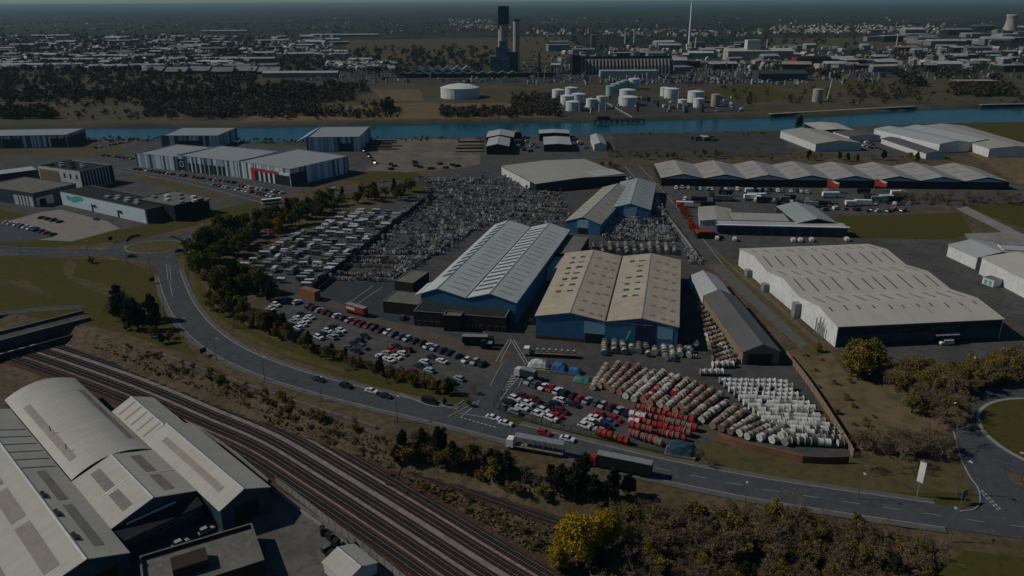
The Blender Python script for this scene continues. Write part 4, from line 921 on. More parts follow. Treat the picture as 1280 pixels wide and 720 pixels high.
for i, (x, y, d, h, t_, lb) in enumerate((
    (698, 124, 17, 12, 'tank_white', 'leftmost white tank of the tank farm'), (714, 121, 17, 12, 'tank_white', 'white tank behind the leftmost pair'),
    (709, 131, 17, 11, 'tank_white', 'white tank second row left'), (723, 127.5, 18, 10, 'tank_white', 'broad low white tank in the second row'),
    (716, 138, 17, 10, 'tank_white', 'white tank nearest the river at the left'), (739, 135.5, 13, 11, 'tank_white', 'small white tank left of the jetty pipe'),
    (751, 135.5, 11, 14, 'tank_white', 'slim white tank beside the jetty pipe'),
    (763, 120, 13, 13, 'tank_green', 'green tank at the near end of the slanting row'), (769, 117, 13, 13, 'tank_green', 'second green tank of the slanting row'), (775, 114.5, 13, 13, 'tank_green', 'third green tank of the slanting row'), (781, 112, 13, 13, 'tank_green', 'farthest green tank of the slanting row'),
    (792, 111, 17, 14, 'tank_white', 'tall white tank right of the green row'), (784, 124, 21, 12, 'tank_white', 'wide white tank behind the squat one'), (785, 131.5, 24, 10, 'tank_white', 'squat wide white tank right of the jetty pipe'),
    (831, 120, 13, 11, 'tank_white', 'small white tank in the right hand group'), (839, 122.5, 19, 12, 'tank_white', 'large white tank in the right hand group'),
    (853, 133, 11, 8, 'tank_white', 'small low tank near the river at the right'), (869, 127.5, 20, 13, 'tank_white', 'white tank at the right end of the farm'),
    (873, 134, 13, 10, 'tank_white', 'small white tank in front of the right end'), (894, 133, 11, 14, 'chimney_concrete', 'grey upright tank at the far right of the farm'),
    (1021, 127, 12, 15, 'chimney_concrete', 'lone grey tank with a pole on the quay'))):
    tank(x, y, d, h, t_, lb, .07)
def jetty():
    a = P(782, 147, 0)
    o = thing('jetty', 'dark timber jetty on piles in front of the tank farm', 'jetty', (a[0], a[1], 0), R(4))
    MB().box(-38, 18, -16, -8, -.6, .1).build('deck', M['dark'], o)
    for x in range(-36, 19, 6):
        for y in (-15, -9): MB().tube((x, y, -8), (x, y, -.6), .4, .4, 6).build('pile', M['dark'], o)
    MB().box(-34, -20, -14, -10, .1, 3.4).build('hut', M['slate_dark'], o)
    b = P(758, 124) - a
    MB().tube((6, -9, 1.2), (b[0], b[1], 2.0), .9, .9, 6).build('pipeline', M['galv'], o)
    for t_ in (.2, .5, .8): MB().box(6 + (b[0] - 6) * t_ - .3, 6 + (b[0] - 6) * t_ + .3, -9 + (b[1] + 9) * t_ - .3, -9 + (b[1] + 9) * t_ + .3, 0, 1.2).build('pipe_support', M['steel'], o)
jetty()
def quay():
    for p0, p1, lb in (((962, 142.5), (1142, 133), 'long pale quay wall on the far bank'), ((1225, 131), (1330, 129), 'short quay on the far bank at the right')):
        a = P(*p0)[:2]; b = P(*p1)[:2]; L = np.linalg.norm(b - a); an = math.atan2(*(b - a)[::-1])
        o = thing('quay', lb, 'quay', (a[0], a[1], 0), an)
        MB().box(0, L, -4, 3, -.4, .5).build('deck', M['concrete'], o); MB().box(0, L, -3.2, -2.8, -7, -.4).build('face', M['dark'], o)
        for k in range(int(L / 9)): MB().tube((k * 9 + 3, -3.8, -7), (k * 9 + 3, -3.8, .2), .4, .4, 6).build('fender_pile', M['dark'], o)
quay()
def gbox(name, label, px, py, w_, d, h, wall, roof, rise=0, rz=0, cat='building', group=None):
    c = P(px, py); o = thing(name, label, cat, (c[0], c[1], 0), R(rz), group)
    MB().box(-w_ / 2, w_ / 2, 0, d, 0, h).build('wall', M[wall], o)
    if rise:
        MB().extr([(-.5, h), (d / 2, h + rise), (d + .5, h)], -w_ / 2 - .5, w_ / 2 + .5, 'x').build('roof', M[roof], o)
    else: MB().box(-w_ / 2 - .3, w_ / 2 + .3, -.3, d + .3, h + .003, h + .6).build('roof', M[roof], o)
    return o
# tower works
def tower_works():
    c = P(632, 92); o = thing('works_tower', 'tall works tower with dark head, concrete shaft and blue stepped base', 'tower', (c[0], c[1], 0))
    sc_ = 1.62   # metres per pixel there
    MB().box(-27, 8, 0, 28, 0, 30).build('base_block', M['plant_blue'], o)
    MB().box(-17, 4, 2, 26, 30, 46).build('base_block', M['plant_blue'], o)
    MB().box(-11, 2, 4, 24, 46, 56).build('base_block', M['plant_blue'], o)
    MB().box(2, 22, 1, 26, 0, 36).build('dark_block', M['plant_dark'], o)
    MB().box(-8, 6, -6, 0, 0, 25).build('front_block', M['plant_blue'], o)
    MB().tube((-4, 14, 40), (-4, 14, 90), 9.0, 8.6, 24).build('shaft', M['chimney_concrete'], o)
    MB().box(-12, 6.5, 4, 24, 84, 114).build('tower_head', M['plant_dark'], o)
    MB().box(-12.6, 7.1, 3.4, 24.6, 106, 108).build('head_band', M['slate_clad'], o)
    MB().box(-13.2, -12, 8, 16, 76, 106).build('lift_shaft', M['galv'], o)
    for k in range(3): MB().box(-12 + k * 7, -7 + k * 7, 3.5, 3.98, 88, 104).build('louvre', M['slate_clad'], o)
    for k in range(6):
        f = MB().box(-25 + k * 5, -22 + k * 5, -.15, -.01, 18, 24).build('window', M['glass'], o)
    c = P(643, 92); o = thing('works_chimney', 'pale concrete chimney with dark cap right of the works tower', 'chimney', (c[0], c[1], 0))
    MB().tube((4, 55, 0), (4, 55, 88), 6.4, 5.8, 20).build('stack', M['chimney_concrete'], o)
    MB().tube((4, 55, 88), (4, 55, 91), 6.2, 6.2, 20).build('cap', M['dark'], o)
    c = P(674, 92); o = thing('slim_chimney', 'short slim chimney right of the works tower', 'chimney', (c[0], c[1], 0)); MB().tube((0, 0, 0), (0, 0, 36), 2.2, 1.8, 12).build('stack', M['dark'], o); MB().box(-4, 4, -3, 3, 0, 9).build('base', M['plant_dark'], o)
    c = P(561, 96); o = thing('wave_roof_shed', 'works shed with pale wavy roof left of the tower', 'factory', (c[0], c[1], 0))
    for k in range(6): MB().extr([(k * 17 - 64, 10), (k * 17 - 55, 16.5), (k * 17 - 47, 10)], 6, 50, 'y').build('roof_slope', M['roof_pale'], o)
    MB().box(-64, 40, 6.2, 49.8, 0, 10).build('wall', M['plant_dark'], o)
    c = P(600, 97); o = thing('low_range', 'long low dark range with scalloped roof in front of the tower', 'factory', (c[0], c[1], 0))
    MB().box(-140, 130, 0, 14, 0, 6.5).build('wall', M['dark'], o)
    for k in range(12): MB().extr([(k * 17 - 140, 6.5), (k * 17 - 131, 10.5), (k * 17 - 123, 6.5)], -.3, 14, 'y').build('roof_slope', M['far_roof_b'], o)
    MB().box(64, 130, .2, 13.8, 6.52, 7.2).build('roof_slope', M['dark'], o)
tower_works()
def arch_store():
    c = P(716, 93.5); o = thing('ribbed_store', 'long dark storage hall with row of pale sloping ribs', 'factory', (c[0], c[1], 0), R(1))
    L = 178; prof = [(0, 0), (4, 14), (12, 24), (24, 27), (36, 24), (44, 14), (48, 0)]
    MB().extr(prof, 14, L, 'x').build('hall', M['plant_dark'], o)
    for k in range(26):
        x = 15 + k * (L - 18) / 26
        q = MB(); q.extr([(-1.5, 0), (-.2, 0), (3.2, 14), (11, 24.4), (10, 25.4), (2.6, 15)], x, x + 2.2, 'x'); q.build('rib', M['chimney_concrete'], o)
    MB().box(-2, 13, -1, 40, 0, 33).build('head_house', M['dark'], o)
    MB().box(20, L, 20, 28, 27, 29.5).build('conveyor', M['dark'], o)
    gbox('white_store', 'low white building with pale roof in front of the ribbed hall', 786, 97.5, 96, 24, 11, 'tank_green', 'roof_pale')
arch_store()
c = P(861, 59); o = thing('mast', 'very tall thin pale chimney mast on the far works', 'chimney', (c[0], c[1], 0)); MB().tube((0, 0, 0), (0, 0, 118), 3.4, 2.4, 12).build('stack', M['white'], o); MB().box(-7, 7, -7, 7, 0, 8).build('base', M['offwhite'], o)
def cooling():
    c = P(1261, 43.5); o = thing('cooling_tower', 'pale concrete cooling tower near the right edge', 'tower', (c[0], c[1], 0))
    pr_ = [(30 - 12.5 * math.sin(min(1, k / 9) * math.pi / 2) + (1.5 * max(0, k - 9)), k * 6.4) for k in range(12)]
    MB().lathe(pr_ + [(pr_[-1][0] - 1.2, pr_[-1][1]), (pr_[-3][0] - 1.2, pr_[-3][1])], 32).build('shell', M['chimney_concrete'], o, smooth=True)
    MB().box(-42, 30, -30, -22, 0, 16).build('base_hall', M['far_wall'], o)
cooling()
for (x, y, h, r, lb) in ((781, 59, 42, 2.0, 'left of the two thin chimneys before the tall mast'), (792, 58, 44, 2.0, 'right of the two thin chimneys before the tall mast'), (958, 64, 30, 1.6, 'thin chimney beside the cream works'), (869, 61, 30, 2.2, 'short chimney beside the tall mast'), (1120, 60, 34, 1.5, 'thin pole chimney on the right hand works'), (1034, 125, 27, .8, 'leaning pale pole beside the lone quay tank')):
    c = P(x, y); o = thing('far_chimney', lb, 'chimney', (c[0], c[1], 0)); MB().tube((0, 0, 0), (3 if 'leaning' in lb else 0, 0, h), r, r * .8, 8).build('stack', M['offwhite'], o); MB().box(-3 * r, 3 * r, -3 * r, 3 * r, 0, 1.5 * r).build('base', M['far_wall'], o)
gbox('cream_works', 'long cream works building with tall block on its roof', 950, 76, 140, 40, 20, 'roof_cream', 'roof_cream', 5)
MB().box(-28, 0, 8, 30, 20, 42).build('head_block', M['offwhite'], bpy.data.objects['cream_works'])
gbox('dark_hangar', 'dark rounded hangar on the far works', 978, 101, 78, 30, 11, 'plant_dark', 'plant_dark', 5)
gbox('red_works', 'dark works building with red end wall', 1018, 83, 62, 30, 16, 'plant_dark', 'dark', 3)
MB().box(-37, -31, -.8, 26, 0, 16).build('red_end', M['red'], bpy.data.objects['red_works'])
gbox('brick_hut', 'reddish flat building behind the dark hedge on the far bank', 1222, 106, 60, 24, 5, 'brick', 'far_roof_c')
gbox('silo_block', 'pale upright silo block left of the thin chimneys', 742, 60, 14, 14, 34, 'far_wall', 'far_roof_a')
# --- scattered far estates: every building its own object
fr = random.Random(21)
FB = [MB().box(-.5, .5, 0, 1, 0, 1, 1).extr([(-.02, 1), (.5, 1.35), (1.02, 1)], -.51, .51, 'x', 0), MB().box(-.5, .5, 0, 1, 0, 1, 1).box(-.51, .51, -.01, 1.01, 1.004, 1.08, 0), MB().box(-.5, .5, 0, 1, 0, 1, 1).extr([(-.02, 1), (.25, 1.2), (.5, 1), (.75, 1.2), (1.02, 1)], -.51, .51, 'x', 0)]
FME = {}
for i, q in enumerate(FB):
    for rk in 'abc':
        for wk in ('far_wall', 'far_wall_brick', 'dark'): FME[i, rk, wk] = newmesh('far_building', q.v, q.f, [M['far_roof_' + rk], M[wk]], q.i)
def town(poly, n, wr, dr, hr, label, group, rk='aab', wk=('far_wall', 'far_wall', 'dark'), name='far_building', y_bias=1.0):
    x0, x1, y0, y1 = poly
    for k in range(n):
        px = fr.uniform(x0, x1); py = y0 + (y1 - y0) * fr.random() ** y_bias
        c = P(px, py); sh_, rr_, ww_ = fr.choice((0, 0, 1, 2)), fr.choice(rk), fr.choice(wk); o = link(name, FME[sh_, rr_, ww_], None, (c[0], c[1], 0), R(fr.choice((-12, 4, 15, -4)) + fr.uniform(-3, 3)))
        o.scale = (fr.uniform(*wr), fr.uniform(*dr), fr.uniform(*hr)); big = 'wide ' if o.scale[0] > (wr[0] + wr[1]) / 2 else 'small '; tag(o, big + {0: 'gabled ', 1: 'flat ', 2: 'twin gabled '}[sh_] + {'a': 'pale roofed ', 'b': 'dark roofed ', 'c': 'brown roofed '}[rr_] + label + (', left half' if px < (x0 + x1) / 2 else ', right half'), 'building', group)
town((0, 330, 46, 88), 95, (15, 80), (12, 40), (5, 10), 'building in the upper left estate', 'buildings of the upper left estate', y_bias=.8)
town((320, 440, 46, 72), 26, (15, 70), (12, 40), (5, 9), 'building in the estate left of the tower', 'buildings of the estate left of the tower')
town((690, 940, 56, 90), 34, (14, 60), (14, 40), (6, 15), 'works building beyond the ribbed hall', 'buildings of the far plants')
town((960, 1280, 60, 90), 52, (14, 60), (10, 30), (6, 14), 'works building in the upper right plants', 'buildings of the upper right plants', 'aabc')
town((1090, 1290, 38, 58), 24, (25, 110), (18, 60), (8, 18), 'works building near the cooling tower', 'distant works near the cooling tower')
for x, y, w_, d, lb in ((430, 46, 260, 40, 'long white sheds on the skyline left of the tower'), (62, 47, 150, 40, 'long pale shed high at the upper left'), (280, 41, 200, 40, 'long white shed near the horizon at the upper left'), (95, 79, 120, 22, 'long flat beige roofed building at the left of the far estate'), (30, 86, 230, 22, 'long low building at the left edge beyond the woods'), (300, 78, 150, 26, 'long beige shed at the right of the upper left estate'), (375, 97, 130, 20, 'low pale building in the woods left of the tower works'), (450, 79, 50, 25, 'pale roofed shed beside the scrap piles'), (1180, 55, 130, 35, 'long pale roofed works building left of the cooling tower')):
    gbox('far_shed', lb, x, y, w_, d, 8, 'far_wall', 'roof_pale' if 'beige' not in lb else 'roof_tan', 2.5)
for k in range(6): gbox('barn', 'one of the row of dark gabled barns before the upper left estate', 190 + k * 29, 92 + (k % 2), 38, 34, 5, 'dark', 'far_roof_b', 7, group='gabled barns before the upper left estate')
# pipes, sheds and plant too small to tell apart among the far works
def clutter(n, regions, label):
    q = MB(); r = random.Random(77)
    for k in range(n):
        x0, x1, y0, y1, _ = r.choices(regions, [g[4] for g in regions])[0]; c = P(r.uniform(x0, x1), r.uniform(y0, y1)); t = r.random(); mi = r.randrange(5)
        if t < .6: w_ = r.uniform(1.2, 7); d = r.uniform(1.2, 4.5); q.box(-w_ / 2, w_ / 2, -d / 2, d / 2, 0, r.uniform(1.5, 5.5), mi, R(r.uniform(0, 90)), (c[0], c[1]))
        elif t < .8: q.tube((c[0], c[1], 0), (c[0], c[1], r.uniform(3, 12)), r.uniform(.4, 2.2), r.uniform(.4, 2.0), 7, mi)
        else: L = r.uniform(8, 40); q.box(-L / 2, L / 2, -.5, .5, 1.5, 2.6, mi, R(r.choice((2, 4, 88)) + r.uniform(-4, 4)), (c[0], c[1]))
    tag(q.build('works_clutter', [M['far_roof_a'], M['far_roof_b'], M['far_roof_c'], M['dark'], M['steel']]), label, 'works', kind='stuff')
clutter(2200, [(640, 960, 84, 106, 2), (640, 1280, 60, 90, 3), (860, 1100, 92, 106, .6), (690, 930, 122, 142, .35), (380, 640, 90, 104, .7), (0, 330, 50, 92, 2), (330, 460, 60, 98, .8), (960, 1280, 84, 100, .4)], 'small plant, pipes and huts scattered among the far works')
# distant housing as a mass of small roofs
def housing(name, regions, n, label):
    q = MB()
    for k in range(n):
        x0, x1, y0, y1 = fr.choices(regions, [r[4] for r in regions])[0][:4]
        c = P(fr.uniform(x0, x1), fr.uniform(y0, y1)); w_ = fr.uniform(7, 16); d = fr.uniform(6, 9); h = fr.uniform(4, 6.5); a = R(fr.uniform(0, 180)); ca, sa = math.cos(a), math.sin(a)
        def T(x, y, z): return (c[0] + x * ca - y * sa, c[1] + x * sa + y * ca, z)
        mi = fr.choices((0, 1, 2, 3), (.12, .5, .32, .06))[0]
        v = [T(x, y, z) for z in (0, h) for x, y in ((-w_ / 2, -d / 2), (w_ / 2, -d / 2), (w_ / 2, d / 2), (-w_ / 2, d / 2))] + [T(-w_ / 2, 0, h + d * .4), T(w_ / 2, 0, h + d * .4)]
        q.add(v, [(0, 1, 5, 4), (2, 3, 7, 6), (3, 0, 4, 8, 7), (1, 2, 6, 9, 5)], 2 if fr.random() < .75 else 0); q.add(v, [(4, 5, 9, 8), (6, 7, 8, 9)], mi)
    tag(q.build(name, [M['far_roof_a'], M['far_roof_b'], M['far_roof_c'], M['offwhite']]), label, 'houses', kind='stuff')
housing('distant_town', [(0, 1280, 22, 42, .6), (960, 1180, 33, 42, 1.2), (560, 620, 24, 36, .5), (0, 330, 46, 88, 2.4), (320, 420, 46, 72, .6), (410, 500, 80, 88, .8), (700, 1280, 60, 88, 1.4), (650, 960, 38, 46, .5)], 1700, 'distant houses and small sheds scattered to the horizon')

# ------------------------------------------------------------------ vegetation
def leafmat(name, c, c2, c3=None):
    m_ = mat(name, c, .85, c2, .9, c3=c3, s3=4.0, vary=.22, spec=.15, coord='pos'); return m_
M['leaf_green'] = leafmat('leaf_green', (0.0967, 0.0936, 0.0180), (0.0644, 0.0657, 0.0136), (0.1243, 0.1079, 0.0238))
M['leaf_olive'] = leafmat('leaf_olive', (0.1529, 0.1119, 0.0214), (0.1060, 0.0809, 0.0167), (0.1941, 0.1400, 0.0286))
M['leaf_yellow'] = leafmat('leaf_yellow', (0.3014, 0.1897, 0.0113), (0.2228, 0.1482, 0.0106), (0.3407, 0.2371, 0.0189))
M['leaf_dark'] = leafmat('leaf_dark', (0.0187, 0.0248, 0.0108), (0.0117, 0.0158, 0.0071), (0.0264, 0.0315, 0.0140))
M['leaf_brown'] = leafmat('leaf_brown', (0.1604, 0.1076, 0.0508), (0.1123, 0.0780, 0.0377), (0.1978, 0.1414, 0.0672))
M['twig'] = mat('twig', (0.1702, 0.1338, 0.0976), .95, (0.1134, 0.0907, 0.0680), 1.0, vary=.2)
M['far_wood'] = mat('far_wood', (0.0486, 0.0389, 0.0198), .95, (0.0292, 0.0259, 0.0132), .02, c3=(0.0648, 0.0475, 0.0264), s3=.09, spec=.1)
M['far_wood_brown'] = mat('far_wood_brown', (0.0706, 0.0533, 0.0374), .95, (0.0461, 0.0360, 0.0259), .02, c3=(0.0828, 0.0648, 0.0432), s3=.09, spec=.1)
def leaves(cents, n, size, rg, flat_=.0):
    """n small folded leaf faces spread over clumps (x, y, z, r)"""
    cents = np.array(cents); w_ = cents[:, 3] ** 2; pick = rg.choice(len(cents), n, p=w_ / w_.sum())
    d = rg.normal(size=(n, 3)); d /= np.linalg.norm(d, axis=1)[:, None]
    r = rg.random(n) ** .45
    pos = cents[pick, :3] + d * (cents[pick, 3] * r)[:, None]
    a = rg.normal(size=(n, 3)); a /= np.linalg.norm(a, axis=1)[:, None]
    b = np.cross(a, rg.normal(size=(n, 3))); b /= np.linalg.norm(b, axis=1)[:, None]
    s_ = (size * rg.uniform(.55, 1.3, n))[:, None]
    v = np.stack([pos - a * s_ * .5, pos + b * s_ * .42, pos + a * s_ * .5, pos - b * s_ * .42], 1).reshape(-1, 3)
    f = np.arange(n * 4).reshape(-1, 4)
    return v, f
def branches(q, p, d, L, r, depth, rg, spread=.6, minr=.02, mi=0):
    p1 = p + d * L; q.tube(p, p1, r, r * .68, 5 if depth > 2 else 3, mi, cap=False)
    if depth == 0: return [p1]
    out = []
    for k in range(3 if depth > 1 else 4):
        nd = d + rg.normal(size=3) * spread; nd[2] += .18; nd /= np.linalg.norm(nd)
        out += branches(q, p + d * L * rg.uniform(.55, 1.0), nd, L * rg.uniform(.6, .82), max(minr, r * .62), depth - 1, rg, spread, minr, mi)
    return out
def tree_variant(kind, seed):
    """trunk and crown meshes of a tree of unit kind, real metres"""
    rg = np.random.default_rng(seed); q = MB(); spec = dict(
        green=dict(h=7.5, r=2.9, trunk=1.6, nl=2600, size=.42, leaf='leaf_green'), olive=dict(h=6.5, r=2.7, trunk=1.3, nl=1900, size=.38, leaf='leaf_olive'),
        yellow=dict(h=10.5, r=4.3, trunk=1.4, nl=12000, size=.34, leaf='leaf_yellow'), dark=dict(h=9, r=2.6, trunk=1.0, nl=3600, size=.42, leaf='leaf_dark'),
        brown=dict(h=6.5, r=2.9, trunk=1.2, nl=1500, size=.24, leaf='leaf_brown'), bare=dict(h=9, r=3.0, trunk=2.2, nl=700, size=.2, leaf='leaf_brown'),
        shrub=dict(h=2.6, r=1.7, trunk=.3, nl=800, size=.3, leaf='leaf_olive'), brush=dict(h=2.2, r=1.8, trunk=.3, nl=500, size=.26, leaf='leaf_brown'))[kind]
    h, r, tr = spec['h'], spec['r'], spec['trunk']
    tips = []
    if kind in ('bare', 'brown', 'brush'):
        base = np.array([0, 0, 0.0]); dp = {'bare': 5, 'brown': 4, 'brush': 3}[kind]
        for k in range({'bare': 1, 'brown': 3, 'brush': 5}[kind]):
            d = np.array([rg.normal() * .3, rg.normal() * .3, 1]); d /= np.linalg.norm(d)
            tips += branches(q, base + rg.normal(size=3) * [.5, .5, 0] * (kind != 'bare'), d, h * (.34 if kind == 'bare' else .36), {'bare': .17, 'brown': .10, 'brush': .05}[kind], dp, rg, .55, .028)
        tk = q
        tips = np.array(tips); sel = tips[rg.choice(len(tips), min(len(tips), 90), replace=False)]
        cents = [(t[0], t[1], t[2], .55) for t in sel]
        v, f = leaves(cents, spec['nl'], spec['size'], rg)
    else:
        top = np.array([rg.normal() * .2, rg.normal() * .2, tr]); q.tube((0, 0, -.3), top, r * .075, r * .06, 7)
        cents = []
        n = {'yellow': 80, 'dark': 30}.get(kind, 24)
        for k in range(n):
            d = rg.normal(size=3); d /= np.linalg.norm(d); t = rg.random() ** .4
            zc = (h + tr) / 2; hz = (h - tr) / 2
            x, y, z = d[0] * r * t * .82, d[1] * r * t * .82, zc + d[2] * hz * t * .85
            if kind == 'dark':
                k_ = 1 - .75 * max(0, (z - tr) / (h - tr)); x *= k_ * 1.2; y *= k_ * 1.2
            if kind == 'yellow' and z < zc: x *= 1.05; y *= 1.05
            cr = r * rg.uniform(.22, .40) * (.75 if kind in ('yellow',) else 1)
            cents.append((x, y, max(tr * .7 + cr * .5, z), cr))
            if k % 3 == 0:
                mid = top + (np.array([x, y, z]) - top) * .5 + rg.normal(size=3) * .15
                q.tube(top, mid, r * .045, r * .028, 5); q.tube(mid, (x, y, z), r * .028, r * .01, 4)
        v, f = leaves(cents, spec['nl'], spec['size'], rg)
    bk = M['bark'] if kind not in ('bare', 'brown', 'brush') else M['twig']
    tm = newmesh('trunk', q.v, q.f, bk); cm = bpy.data.meshes.new('crown'); cm.from_pydata(v.tolist(), [], f.tolist()); cm.materials.append(M[spec['leaf']]); cm.update()
    return tm, cm
VAR = {k: [tree_variant(k, 100 * i + j) for j in range(n)] for i, (k, n) in enumerate((('green', 3), ('olive', 3), ('yellow', 2), ('dark', 3), ('brown', 3), ('bare', 3), ('shrub', 2), ('brush', 2)))}
KW = dict(green='fresh green tree', olive='olive green tree', yellow='bright yellow tree', dark='dark evergreen tree', brown='brown twiggy tree', bare='tall bare branched tree', shrub='low olive shrub', brush='low brown brush')
tr_ = random.Random(5)
def plant(px, py, kind, label, s_=1.0, group=None, zref=None, sz=1.0):
    z = 0.0
    for _ in range(3):
        c = P(px, py, z); z = H(c[0], c[1])
    tm, cm = tr_.choice(VAR[kind]); a = tr_.uniform(0, 6.28)
    nm = {'red': 'red_shrub', 'shrub': 'shrub', 'brush': 'shrub', 'dark': 'evergreen_tree', 'yellow': 'yellow_tree', 'bare': 'bare_tree', 'brown': 'twiggy_tree', 'olive': 'young_tree', 'green': 'leafy_tree'}[kind]
    o = thing(nm, label, 'shrub' if kind in ('shrub', 'brush', 'red') else 'tree', (c[0], c[1], z - .05), a, group); k = s_ * tr_.uniform(.88, 1.12)
    o.scale = (k, k, k * sz * tr_.uniform(.92, 1.1))
    link('trunk', tm, o); link('crown', cm, o)
    return o
ord_w = (', leftmost quarter', ', left of middle', ', right of middle', ', rightmost quarter')
def belt(line, n, kinds, where, width=4, s_=(.8, 1.2), group=None):
    """trees scattered along a pixel polyline"""
    line = np.array(line, float); L = np.concatenate([[0], np.cumsum(np.linalg.norm(np.diff(line, axis=0), axis=1))])
    for k in range(n):
        t = (k + tr_.random()) / n * L[-1]; x = np.interp(t, L, line[:, 0]) + tr_.uniform(-width, width) * 1.5; y = np.interp(t, L, line[:, 1]) + tr_.uniform(-width, width)
        kd = tr_.choice(kinds); dl = ord_w[min(3, int(4 * t / L[-1]))] if n > 5 else ''
        plant(x, y, kd, KW[kd] + ' ' + where + dl, tr_.uniform(*s_), group=group or ('trees ' + where))
# the belt between the road and the caravan store
belt([(246, 345), (250, 325), (258, 312), (278, 300), (310, 288)], 26, ('green', 'olive', 'green', 'brown'), 'in the belt between the road and the caravans', 6, (1.3, 1.8), 'trees in the belt between the road and the caravans')
belt([(258, 352), (262, 320), (285, 300), (330, 278), (390, 262), (460, 248), (520, 244)], 60, ('green', 'olive', 'green', 'olive', 'dark'), 'in the belt between the road and the caravans', 6, (1.0, 1.5))
belt([(272, 330), (300, 310), (350, 285), (420, 262)], 40, ('olive', 'green', 'green'), 'in the belt between the road and the caravans', 6, (1.0, 1.5), 'trees in the belt between the road and the caravans')
plant(348, 290, 'yellow', 'small yellow tree in the belt left of the caravans', .75)
belt([(265, 382), (300, 398), (330, 412), (365, 428)], 40, ('olive', 'green', 'dark', 'olive', 'brown'), 'between the green verge and the left car park', 6, (.8, 1.3))
belt([(370, 432), (400, 444), (450, 459), (510, 478), (560, 494)], 44, ('olive', 'dark', 'brown', 'olive', 'brown'), 'between the green verge and the left car park fence', 3, (.5, .85))
belt([(265, 372), (280, 360), (320, 366), (350, 375)], 26, ('olive', 'green', 'dark', 'olive'), 'at the corner below the caravans', 8, (1.1, 1.6))
belt([(470, 462), (520, 470), (560, 482), (590, 492)], 12, ('bare', 'brown', 'brush'), 'thinly along the car park fence', 3, (.4, .6))
# clump beside the field path
belt([(140, 400), (165, 402), (185, 408)], 14, ('dark', 'brown', 'bare', 'dark'), 'in the clump beside the left field path', 9, (1.1, 1.6))
plant(158, 413, 'yellow', 'little yellow bush below the clump beside the left field', .32)
belt([(195, 426), (215, 428)], 4, ('dark', 'olive'), 'by the road above the railway bank', 5, (.6, .8))
plant(115, 329, 'shrub', 'lone low shrub in the left field', 1.3)
# railway bank brush
belt([(150, 432), (200, 452), (260, 474), (330, 502), (400, 528), (470, 552)], 60, ('brush', 'brush', 'shrub', 'brush'), 'scattered down the railway bank', 8, (.35, .8))
belt([(480, 600), (560, 622), (640, 655), (690, 690)], 40, ('brush', 'brush', 'shrub'), 'scattered between the main lines and the sidings', 8, (.35, .7))
belt([(210, 450), (260, 470), (330, 497), (400, 520), (470, 545)], 16, ('brush', 'shrub', 'brush'), 'on the railway bank below the stone wall', 5, (.6, 1.2))
belt([(500, 560), (540, 566), (590, 578), (630, 590)], 34, ('dark', 'olive', 'brown', 'shrub', 'brown', 'olive'), 'on the bank between the road and the sidings', 6, (.7, 1.1))
for x, y, k, s_ in ((622, 592, 'dark', 1.0), (634, 594, 'dark', 1.1), (700, 612, 'dark', 1.25), (720, 618, 'dark', 1.3), (742, 622, 'dark', 1.25), (765, 622, 'dark', 1.2), (690, 605, 'dark', 1.0), (655, 602, 'bare', .8), (668, 606, 'bare', .9), (680, 612, 'olive', .8), (640, 604, 'olive', .7), (785, 620, 'dark', 1.0), (730, 606, 'dark', 1.1)):
    plant(x, y, k, {'dark': 'dark evergreen in the group before the trailers, at %s' % ('its left end' if x < 680 else 'its middle' if x < 735 else 'its right end'), 'bare': 'bare pale branched tree before the open trailer', 'olive': 'olive bush among the evergreens below the trailers'}[k], s_, 'trees in front of the parked trailers')
plant(722, 704, 'yellow', 'big bright yellow tree at the bottom beside the sidings', 1.45)
plant(752, 690, 'yellow', 'smaller yellow tree right behind the big yellow tree', 1.0)
plant(698, 712, 'yellow', 'low yellow tree at the left foot of the big yellow tree', .8)
# wood along the bottom edge
belt([(760, 652), (820, 650), (870, 655), (920, 655), (980, 660), (1040, 672), (1100, 682), (1160, 695)], 56, ('brown', 'olive', 'bare', 'olive', 'brown', 'bare'), 'in the wood below the main road', 10, (.9, 1.3))
belt([(770, 690), (850, 690), (930, 692), (1010, 700), (1090, 712), (1170, 724)], 64, ('bare', 'brown', 'bare', 'olive', 'brown', 'brown'), 'in the wood at the bottom edge', 12, (.9, 1.3))
belt([(740, 722), (850, 728), (950, 730), (1050, 736), (1180, 748)], 40, ('bare', 'brown', 'bare', 'olive', 'dark'), 'in the wood at the bottom edge', 10, (.75, 1.1), 'trees in the wood at the bottom edge')
for x, y, k, s_, lb in ((880, 652, 'dark', .75, 'dark evergreen rising above the wood near the dashed road line'), (1112, 676, 'dark', .7, 'left of two dark evergreens near the right lamp post'), (1165, 690, 'dark', .62, 'right of two dark evergreens near the right lamp post'), (782, 654, 'yellow', .45, 'yellowish tree in the wood right of the big yellow tree'), (830, 664, 'yellow', .35, 'small yellowish bush deeper in the wood'), (952, 654, 'yellow', .40, 'yellow green tree beside the middle lamp post'), (875, 712, 'yellow', .42, 'slim yellow tree at the bottom edge of the wood')):
    plant(x, y, k, lb, s_)
belt([(1205, 715), (1240, 722), (1280, 735)], 8, ('brown', 'olive', 'shrub'), 'on the green bank in the lower right corner', 6, (.6, .9))
